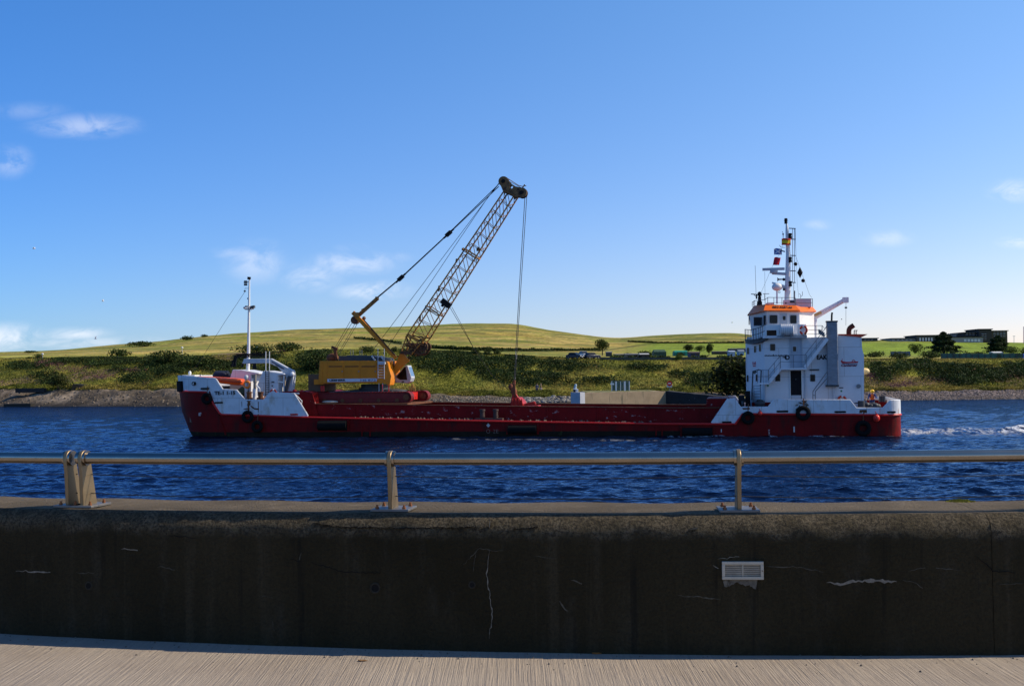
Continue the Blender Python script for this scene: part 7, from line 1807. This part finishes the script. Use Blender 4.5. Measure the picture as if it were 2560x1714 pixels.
# ------------------------------------------------------------------ cars
def car(px, py, label, paint, yaw, k=.8):
    g = at(px, py); T = Matrix.Translation(g) @ Matrix.Rotation(yaw, 4, 'Z') @ Matrix.Scale(k, 4)
    r = thing('parked_car', label, 'car', g, group='cars parked by the lone tree'); F0 = FRAME[r.name]
    def pt(mb): mb.v = [T @ v for v in mb.v]; return mb
    P = lambda prof, w, m, nm, par=r: build(nm, pt(MB().prism(prof, -w / 2, w / 2)), m, par, bevel=.06)
    P([(-2.1, .3), (2.1, .3), (2.12, .62), (1.95, .85), (1.0, .95), (-1.9, .98), (-2.12, .8)], 1.72, paint, 'body')
    cb = pt(MB().loft([[(-1.75, -.8, .95), (1.05, -.8, .93), (1.05, .8, .93), (-1.75, .8, .95)], [(-1.2, -.62, 1.45), (.35, -.62, 1.45), (.35, .62, 1.45), (-1.2, .62, 1.45)]])); build('cabin_glass', cb, GLASS, r, bevel=.04)
    build('roof', pt(MB().loft([[(-1.22, -.64, 1.43), (.37, -.64, 1.43), (.37, .64, 1.43), (-1.22, .64, 1.43)], [(-1.1, -.55, 1.5), (.2, -.55, 1.5), (.2, .55, 1.5), (-1.1, .55, 1.5)]])), paint, r, bevel=.03)
    for x in (-1.3, 1.32):
        for y in (-.82, .82): w = build('wheel', pt(MB().cyl((x, y - .1, .31), (x, y + .1, .31), .31, n=18)), RUBBER, r); build('rim', pt(MB().cyl((x, y - .105, .31), (x, y + .105, .31), .17, n=12)), STEEL, w)
    for y in (-.6, .6): build('headlight', pt(MB().box((2.04, y - .2, .62), (2.13, y + .2, .78))), CREAM, r)
    build('number_plate', pt(MB().box((2.1, -.25, .42), (2.14, .25, .54))), CREAM, r)
car(1437, 897, 'dark blue car, leftmost of the parked cars', mat('navy_car', (.012, .016, .035), .25), R(-38))
car(1459, 893, 'silver car with a bright roof parked between the two dark ones', mat('silver_car', (.62, .65, .70), .3, .2), R(-70))
car(1479, 897, 'dark blue car, rightmost of the parked cars next to the lone tree', mat('dark_blue_car', (.012, .018, .04), .3), R(35))

# ------------------------------------------------------------------ sheds and fences
def shed(x0, x1, yt, yb, label, wall_c, roof_c, name='garden_shed', cat='shed', Y=None, depth=3.0, door=True, pitch=.18):
    g = at((x0 + x1) / 2, yb) if Y is None else W((x0 + x1) / 2, yb, Y); Y = g.y; s = Y / FPX; w = (x1 - x0) * s; h = (yb - yt) * s; r = thing(name, label, cat, g)
    X0 = g.x - w / 2; zb = g.z - .5; ht = g.z + h
    wm = mat('shed %02x%02x%02x' % tuple(int(255 * c) for c in wall_c), wall_c, .8, 0, .25, 1.2); rm = mat('roof %02x%02x%02x' % tuple(int(255 * c) for c in roof_c), roof_c, .8, 0, .2, 1.2)
    hw = ht - h * pitch
    build('wall', MB().box((X0, Y, zb), (X0 + w, Y + depth, hw)), wm, r)
    build('roof', MB().loft([[(X0 - .15, Y - .15, hw - .02), (X0 - .15, Y + depth / 2, ht), (X0 - .15, Y + depth + .15, hw - .02), (X0 - .15, Y + depth / 2, hw - .04)], [(X0 + w + .15, Y - .15, hw - .02), (X0 + w + .15, Y + depth / 2, ht), (X0 + w + .15, Y + depth + .15, hw - .02), (X0 + w + .15, Y + depth / 2, hw - .04)]]), rm, r)
    if door and w > 1.5:
        build('door', MB().box((X0 + w * .15, Y - .04, zb), (X0 + w * .15 + .8, Y + .02, g.z + h * .62)), mat('shed_door_dark', (.04, .035, .03), .8), r)
        build('window', MB().box((X0 + w * .6, Y - .04, g.z + h * .38), (X0 + w * .6 + .7, Y + .02, g.z + h * .66)), GLASS, r)
    return r
m_ = lambda *z: (qM(z[0], z[1])[0], qM(z[2], z[3])[0], qM(z[0], z[1])[1], qM(z[2], z[3])[1])
def shedM(z, *a, **k): x0, x1, yt, yb = m_(*z); return shed(x0, x1, yt, yb, *a, **k)
shedM((640, 460, 700, 520), 'small dark hut immediately right of the lone tree', (.05, .05, .06), (.10, .10, .11))
shedM((735, 488, 845, 535), 'low brown shed second from the lone tree', (.08, .07, .05), (.12, .12, .11))
shedM((860, 482, 1020, 545), 'wide grey garden shed', (.16, .15, .13), (.13, .13, .13))
shedM((1035, 480, 1130, 555), 'dark open shed with a pale flat roof edge', (.015, .015, .02), (.40, .40, .38))
shedM((1610, 462, 1730, 528), 'blue and brown shed right of the teal netting', (.05, .06, .12), (.09, .055, .04))
shedM((2078, 450, 2142, 518), 'pale blue hut with a rounded top near the barge', (.28, .36, .50), (.30, .38, .5))
shedM((2188, 442, 2250, 505), 'second pale blue hut, nearest the accommodation block', (.26, .34, .48), (.24, .28, .34))
shedM((2085, 425, 2330, 470), 'long dark shed behind the pale blue huts', (.03, .035, .045), (.045, .05, .06), depth=4)
shedM((1890, 455, 2060, 495), 'long low dark brown shed', (.05, .04, .03), (.07, .06, .06))
def cage(z, label, c, name='netting_cage', cat='netting'):
    x0, x1, yt, yb = m_(*z); g = at((x0 + x1) / 2, yb); s = g.y / FPX; w, h = (x1 - x0) * s, (yb - yt) * s; r = thing(name, label, cat, g); X0 = g.x - w / 2
    mt = mat('net %s' % label[:12], c, .7, 0, .3, 1.5)
    build('net', MB().loft([[(X0, g.y, g.z - .3), (X0 + w, g.y, g.z - .3), (X0 + w, g.y + 3, g.z - .3), (X0, g.y + 3, g.z - .3)], [(X0, g.y, g.z + h * .75), (X0 + w, g.y, g.z + h * .75), (X0 + w, g.y + 3, g.z + h * .75), (X0, g.y + 3, g.z + h * .75)], [(X0 + .2, g.y + .8, g.z + h), (X0 + w - .2, g.y + .8, g.z + h), (X0 + w - .2, g.y + 2.2, g.z + h), (X0 + .2, g.y + 2.2, g.z + h)]]), mt, r)
    mb = MB()
    for k in range(5): x = X0 + w * k / 4; mb.bar((x, g.y - .03, g.z - .3), (x, g.y - .03, g.z + h * .78), .06)
    build('frame', mb, DGREY, r)
cage((1190, 438, 1335, 545), 'dark green netting cage between the sheds', (.045, .085, .05))
cage((1430, 450, 1590, 515), 'bright teal netting over a garden plot', (.02, .22, .15))
def fence(x0, x1, yt, yb, label, c, posts=12, name='mesh_fence'):
    a, b = at(x0, yb), at(x1, yb); s = a.y / FPX; h = (yb - yt) * s; r = thing(name, label, 'fence', (a + b) / 2)
    d = (b - a); n_ = Vector((-d.y, d.x, 0)).normalized() * .04; mb = MB(); up = Vector((0, 0, h)); dn = Vector((0, 0, -.4)); k_ = 10
    mb.loft([[a.lerp(b, i / k_) + dn, a.lerp(b, i / k_) + up * random.uniform(.9, 1.02), a.lerp(b, i / k_) + up * .95 + n_, a.lerp(b, i / k_) + dn + n_] for i in range(k_ + 1)])
    build('panel', mb, mat('fence %s' % label[:14], c, .7, 0, .4, .8, spot=((.03, .045, .02), .55, .1, .5, (1, 1, 1))), r)
    for k in range(posts): p = a.lerp(b, k / (posts - 1)) - n_; build('post', MB().bar(p + dn, p + up * 1.06, .08), DGREY, r)
fence(2352, 2556, 883, 896, 'long teal mesh fence along the top of the right hand bank', (.035, .10, .085), 14)
fence(2226, 2275, 878, 889, 'short blue grey fence right of the funnel', (.07, .10, .16), 5, 'board_fence')
fence(1500, 1860, 893, 899.5, 'low dark wire fence in front of the garden sheds', (.055, .06, .05), 16, 'wire_fence')
p = at(2552, 895); o = setp(build('blue_tarpaulin', MB().loft([[(p.x - .7, p.y - .6, p.z - .2), (p.x + 2, p.y - .6, p.z - .2), (p.x + 2, p.y + 1, p.z - .2), (p.x - .7, p.y + 1, p.z - .2)], [(p.x - .5, p.y - .4, p.z + .8), (p.x + 1.8, p.y - .4, p.z + .9), (p.x + 1.8, p.y + .8, p.z + .9), (p.x - .5, p.y + .8, p.z + .8)]]), mat('blue_tarp', (.02, .07, .35), .5, 0, .2, 3), None, base=p, bevel=.1), 'bright blue tarpaulin heap at the right end of the teal fence', 'tarpaulin')
shed(2484, 2507, 878.5, 884, 'white roofed hut behind the teal fence', (.30, .3, .3), (.55, .56, .56), door=False, pitch=.5)

# ------------------------------------------------------------------ distant buildings
def building(label, cat, boxes, Y, name='school_block'):
    q0 = qR(*boxes[0][0:2]); root = thing(name, label, cat, W(q0[0], 852, Y))
    for (x0, y0, x1, y1, wc, roofc, dy, wins) in boxes:
        a, b = W(*qR(x0, y1), Y + dy), W(*qR(x1, y0), Y + dy); wm = mat('wall %02x%02x%02x' % tuple(int(255 * c) for c in wc), wc, .85, 0, .15, .3); dep = 12
        w = build('wall', MB().box((a.x, Y + dy, a.z - 2), (b.x, Y + dy + dep, b.z - .25)), wm, root)
        build('roof', MB().box((a.x - .35, Y + dy - .35, b.z - .25), (b.x + .35, Y + dy + dep + .3, b.z)), mat('roof %02x%02x%02x' % tuple(int(255 * c) for c in roofc), roofc, .8, 0, .2, .5), root)
        for (wx0, wy0, wx1, wy1, c_) in wins:
            p, q = W(*qR(wx0, wy1), Y + dy), W(*qR(wx1, wy0), Y + dy)
            f = build('window', MB().box((p.x, Y + dy - .08, p.z), (q.x, Y + dy + .05, q.z)), GLASS if c_ == 0 else mat('white_panel', (.6, .6, .6), .7), root)
            if c_ == 0: build('window_frame', MB().box((p.x - .08, Y + dy - .12, p.z - .1), (q.x + .08, Y + dy - .02, p.z)).box((p.x - .08, Y + dy - .12, q.z), (q.x + .08, Y + dy - .02, q.z + .1)), LGREY, f)
BR, DBR, BLK = (.085, .065, .042), (.045, .038, .03), (.018, .017, .02)
building('tall flat roofed brown block, the highest building on the right skyline', 'building', [
    (1642, 232, 1822, 300, DBR, DBR, 2, [(1660 + 40 * k, 245, 1682 + 40 * k, 262, 0) for k in range(4)]),
    (1818, 194, 1962, 350, (.05, .042, .036), BLK, 0, [(1846, 256, 1866, 275, 0), (1880, 256, 1898, 275, 0), (1846, 300, 1866, 318, 0), (1880, 300, 1898, 318, 0)]),
    (1962, 212, 2146, 352, BR, BR, 1, [(1985 + 38 * k, y, 2006 + 38 * k, y + 18, 0) for k in range(4) for y in (228, 262)])], 400, 'tower_block')
building('long low building with a black roof and white columns behind the first conifer', 'building', [
    (1085, 264, 1470, 345, (.07, .065, .06), BLK, 2, [(1118 + 34 * k, 300, 1134 + 34 * k, 338, 1) for k in range(5)]),
    (800, 300, 1090, 345, (.30, .30, .30), BLK, 3, [(830 + 50 * k, 316, 858 + 50 * k, 330, 0) for k in range(5)])], 398, 'low_hall')
building('single storey white walled wing with a black roof joining the brown block', 'building', [
    (1475, 284, 1860, 352, (.26, .25, .25), BLK, -2, [(1640 + 40 * k, 316, 1668 + 40 * k, 345, 1) for k in range(5)]), (1470, 252, 1550, 290, (.20, .21, .22), LGREY.diffuse_color[:3] if False else (.2, .2, .2), 1, [])], 400, 'school_wing')
building('small flat dark building standing alone on the skyline right of the funnel', 'building', [(440, 300, 628, 334, (.045, .05, .055), (.06, .065, .07), 0, [(470 + 40 * k, 310, 490 + 40 * k, 322, 0) for k in range(3)])], 400, 'flat_pavilion')
mb = MB(); p = W(2559, 862, 395); mb.tube([p, W(2559, 816, 395)], .12, 6); setp(build('thin_mast', mb, mat('pink_mast', (.5, .3, .3), .6), None, base=p), 'thin pinkish mast at the extreme right edge of the skyline', 'mast')
mb = MB(); p = W(2535, 862, 396); mb.tube([p, W(2535, 840, 396)], .08, 6).bar(W(2532, 840, 396), W(2538, 840, 396), .12); setp(build('lamp_post', mb, LGREY, None, base=p), 'lamp post on the skyline right of the brown block', 'lamp post')

# gulls
def gull(px, py, Y, label, span=1.3, bank=.3, tone=(.92, .92, .92)):
    c = W(px, py, Y); r = thing('gull', label, 'gull', c, group='gulls in flight'); mb = MB()
    mb.tube([c + Vector((-.28, 0, 0)), c + Vector((-.15, 0, .02)), c + Vector((.05, 0, .02)), c + Vector((.22, 0, .03)), c + Vector((.33, 0, .02))], [.02, .07, .09, .06, .015], 8); mb.loft([[c + Vector((-.2, -.03, 0)), c + Vector((-.42, -.09, 0)), c + Vector((-.42, .09, 0)), c + Vector((-.2, .03, 0))], [c + Vector((-.2, -.03, .015)), c + Vector((-.42, -.09, .015)), c + Vector((-.42, .09, .015)), c + Vector((-.2, .03, .015))]])
    build('body', mb, mat('gull_white', tone, .7), r)
    for s in (-1, 1):
        q = lambda x, y, z: c + Vector((x, s * y * math.cos(bank) , z + y * math.sin(bank) * (1 if s > 0 else .6)))
        top = [q(.08, .05, .03), q(.16, .3, .12), q(.02, .65, .05), q(-.06, .62, .05), q(-.08, .3, .1), q(-.1, .05, .03)]
        build('wing', MB().loft([top, [p + Vector((0, 0, .02)) for p in top]]), mat('gull_wing', (.85, .85, .85), .7), r, smooth=0)
gull(85, 622, 230, 'white gull highest up in the sky at the far left', bank=.5)
gull(257, 753, 260, 'white gull in the sky midway between the hill and the highest gull', bank=.7)
gull(239, 847, 230, 'gull just above the left skyline in front of the cloud', bank=1.1)
gull(1830, 806, 320, 'dark looking gull left of the wheelhouse', bank=.2, tone=(.12, .12, .13))

# ------------------------------------------------------------------ one mesh per piece for parts built in one go
SPLIT = set("coaming_stay side_stiffener roof_guard stern_winch notice_plate fender_bracket shelter_post head_sheave rope_guide pendant_link boom_pendant boom_chord luffing_rope hoist_rope grab_rope tag_line gantry gantry_edge gantry_link gantry_sheave gantry_post mast_light sign drain_pipe breather_pipe access_ladder ladder_stanchion jack_post cowl_flap track_roller collar eye ear hopper_coaming coaming_rim stem handrail_bar hook_block vent_pipe antenna halyard floodlight mooring_gear winch_base cradle rib louvre_slat section_joint slewing_ring undercarriage_top roof_box_grille davit_hook fire_monitor ventilator boom_stop wire frame front_step".split())
def split_pieces(o):
    me = o.data; n = len(me.vertices); par = list(range(n))
    def find(a):
        while par[a] != a: par[a] = par[par[a]]; a = par[a]
        return a
    for e in me.edges:
        a, b = find(e.vertices[0]), find(e.vertices[1])
        if a != b: par[a] = b
    comp = {}
    for i in range(n): comp.setdefault(find(i), []).append(i)
    cl = []
    for vs in comp.values():
        c = [me.vertices[i].co for i in vs]; lo = [min(p[k] for p in c) - .03 for k in range(3)]; hi = [max(p[k] for p in c) + .03 for k in range(3)]
        new = [lo, hi, set(vs)]; keep = []
        for q in cl:
            if all(q[0][k] <= new[1][k] and new[0][k] <= q[1][k] for k in range(3)):
                new = [[min(a, b) for a, b in zip(q[0], new[0])], [max(a, b) for a, b in zip(q[1], new[1])], q[2] | new[2]]
            else: keep.append(q)
        cl = keep + [new]
    if len(cl) < 2 or len(cl) > 60: return
    for k, q in enumerate(cl):
        c = o if k == 0 else o.copy()
        if k: col.objects.link(c)
        bm = bmesh.new(); bm.from_mesh(me); bm.verts.ensure_lookup_table()
        bmesh.ops.delete(bm, geom=[v for v in bm.verts if v.index not in q[2]], context='VERTS'); m2 = bpy.data.meshes.new(o.name); 
        for mt in me.materials: m2.materials.append(mt)
        bm.to_mesh(m2); bm.free(); c['_mesh'] = m2.name
    for c in [x for x in col.objects if '_mesh' in x.keys()]: c.data = bpy.data.meshes[c['_mesh']]; del c['_mesh']
for o in list(col.objects):
    if o.type == 'MESH' and o.parent and o.name.split('.')[0] in SPLIT and not any(md.type == 'SKIN' for md in o.modifiers): split_pieces(o)
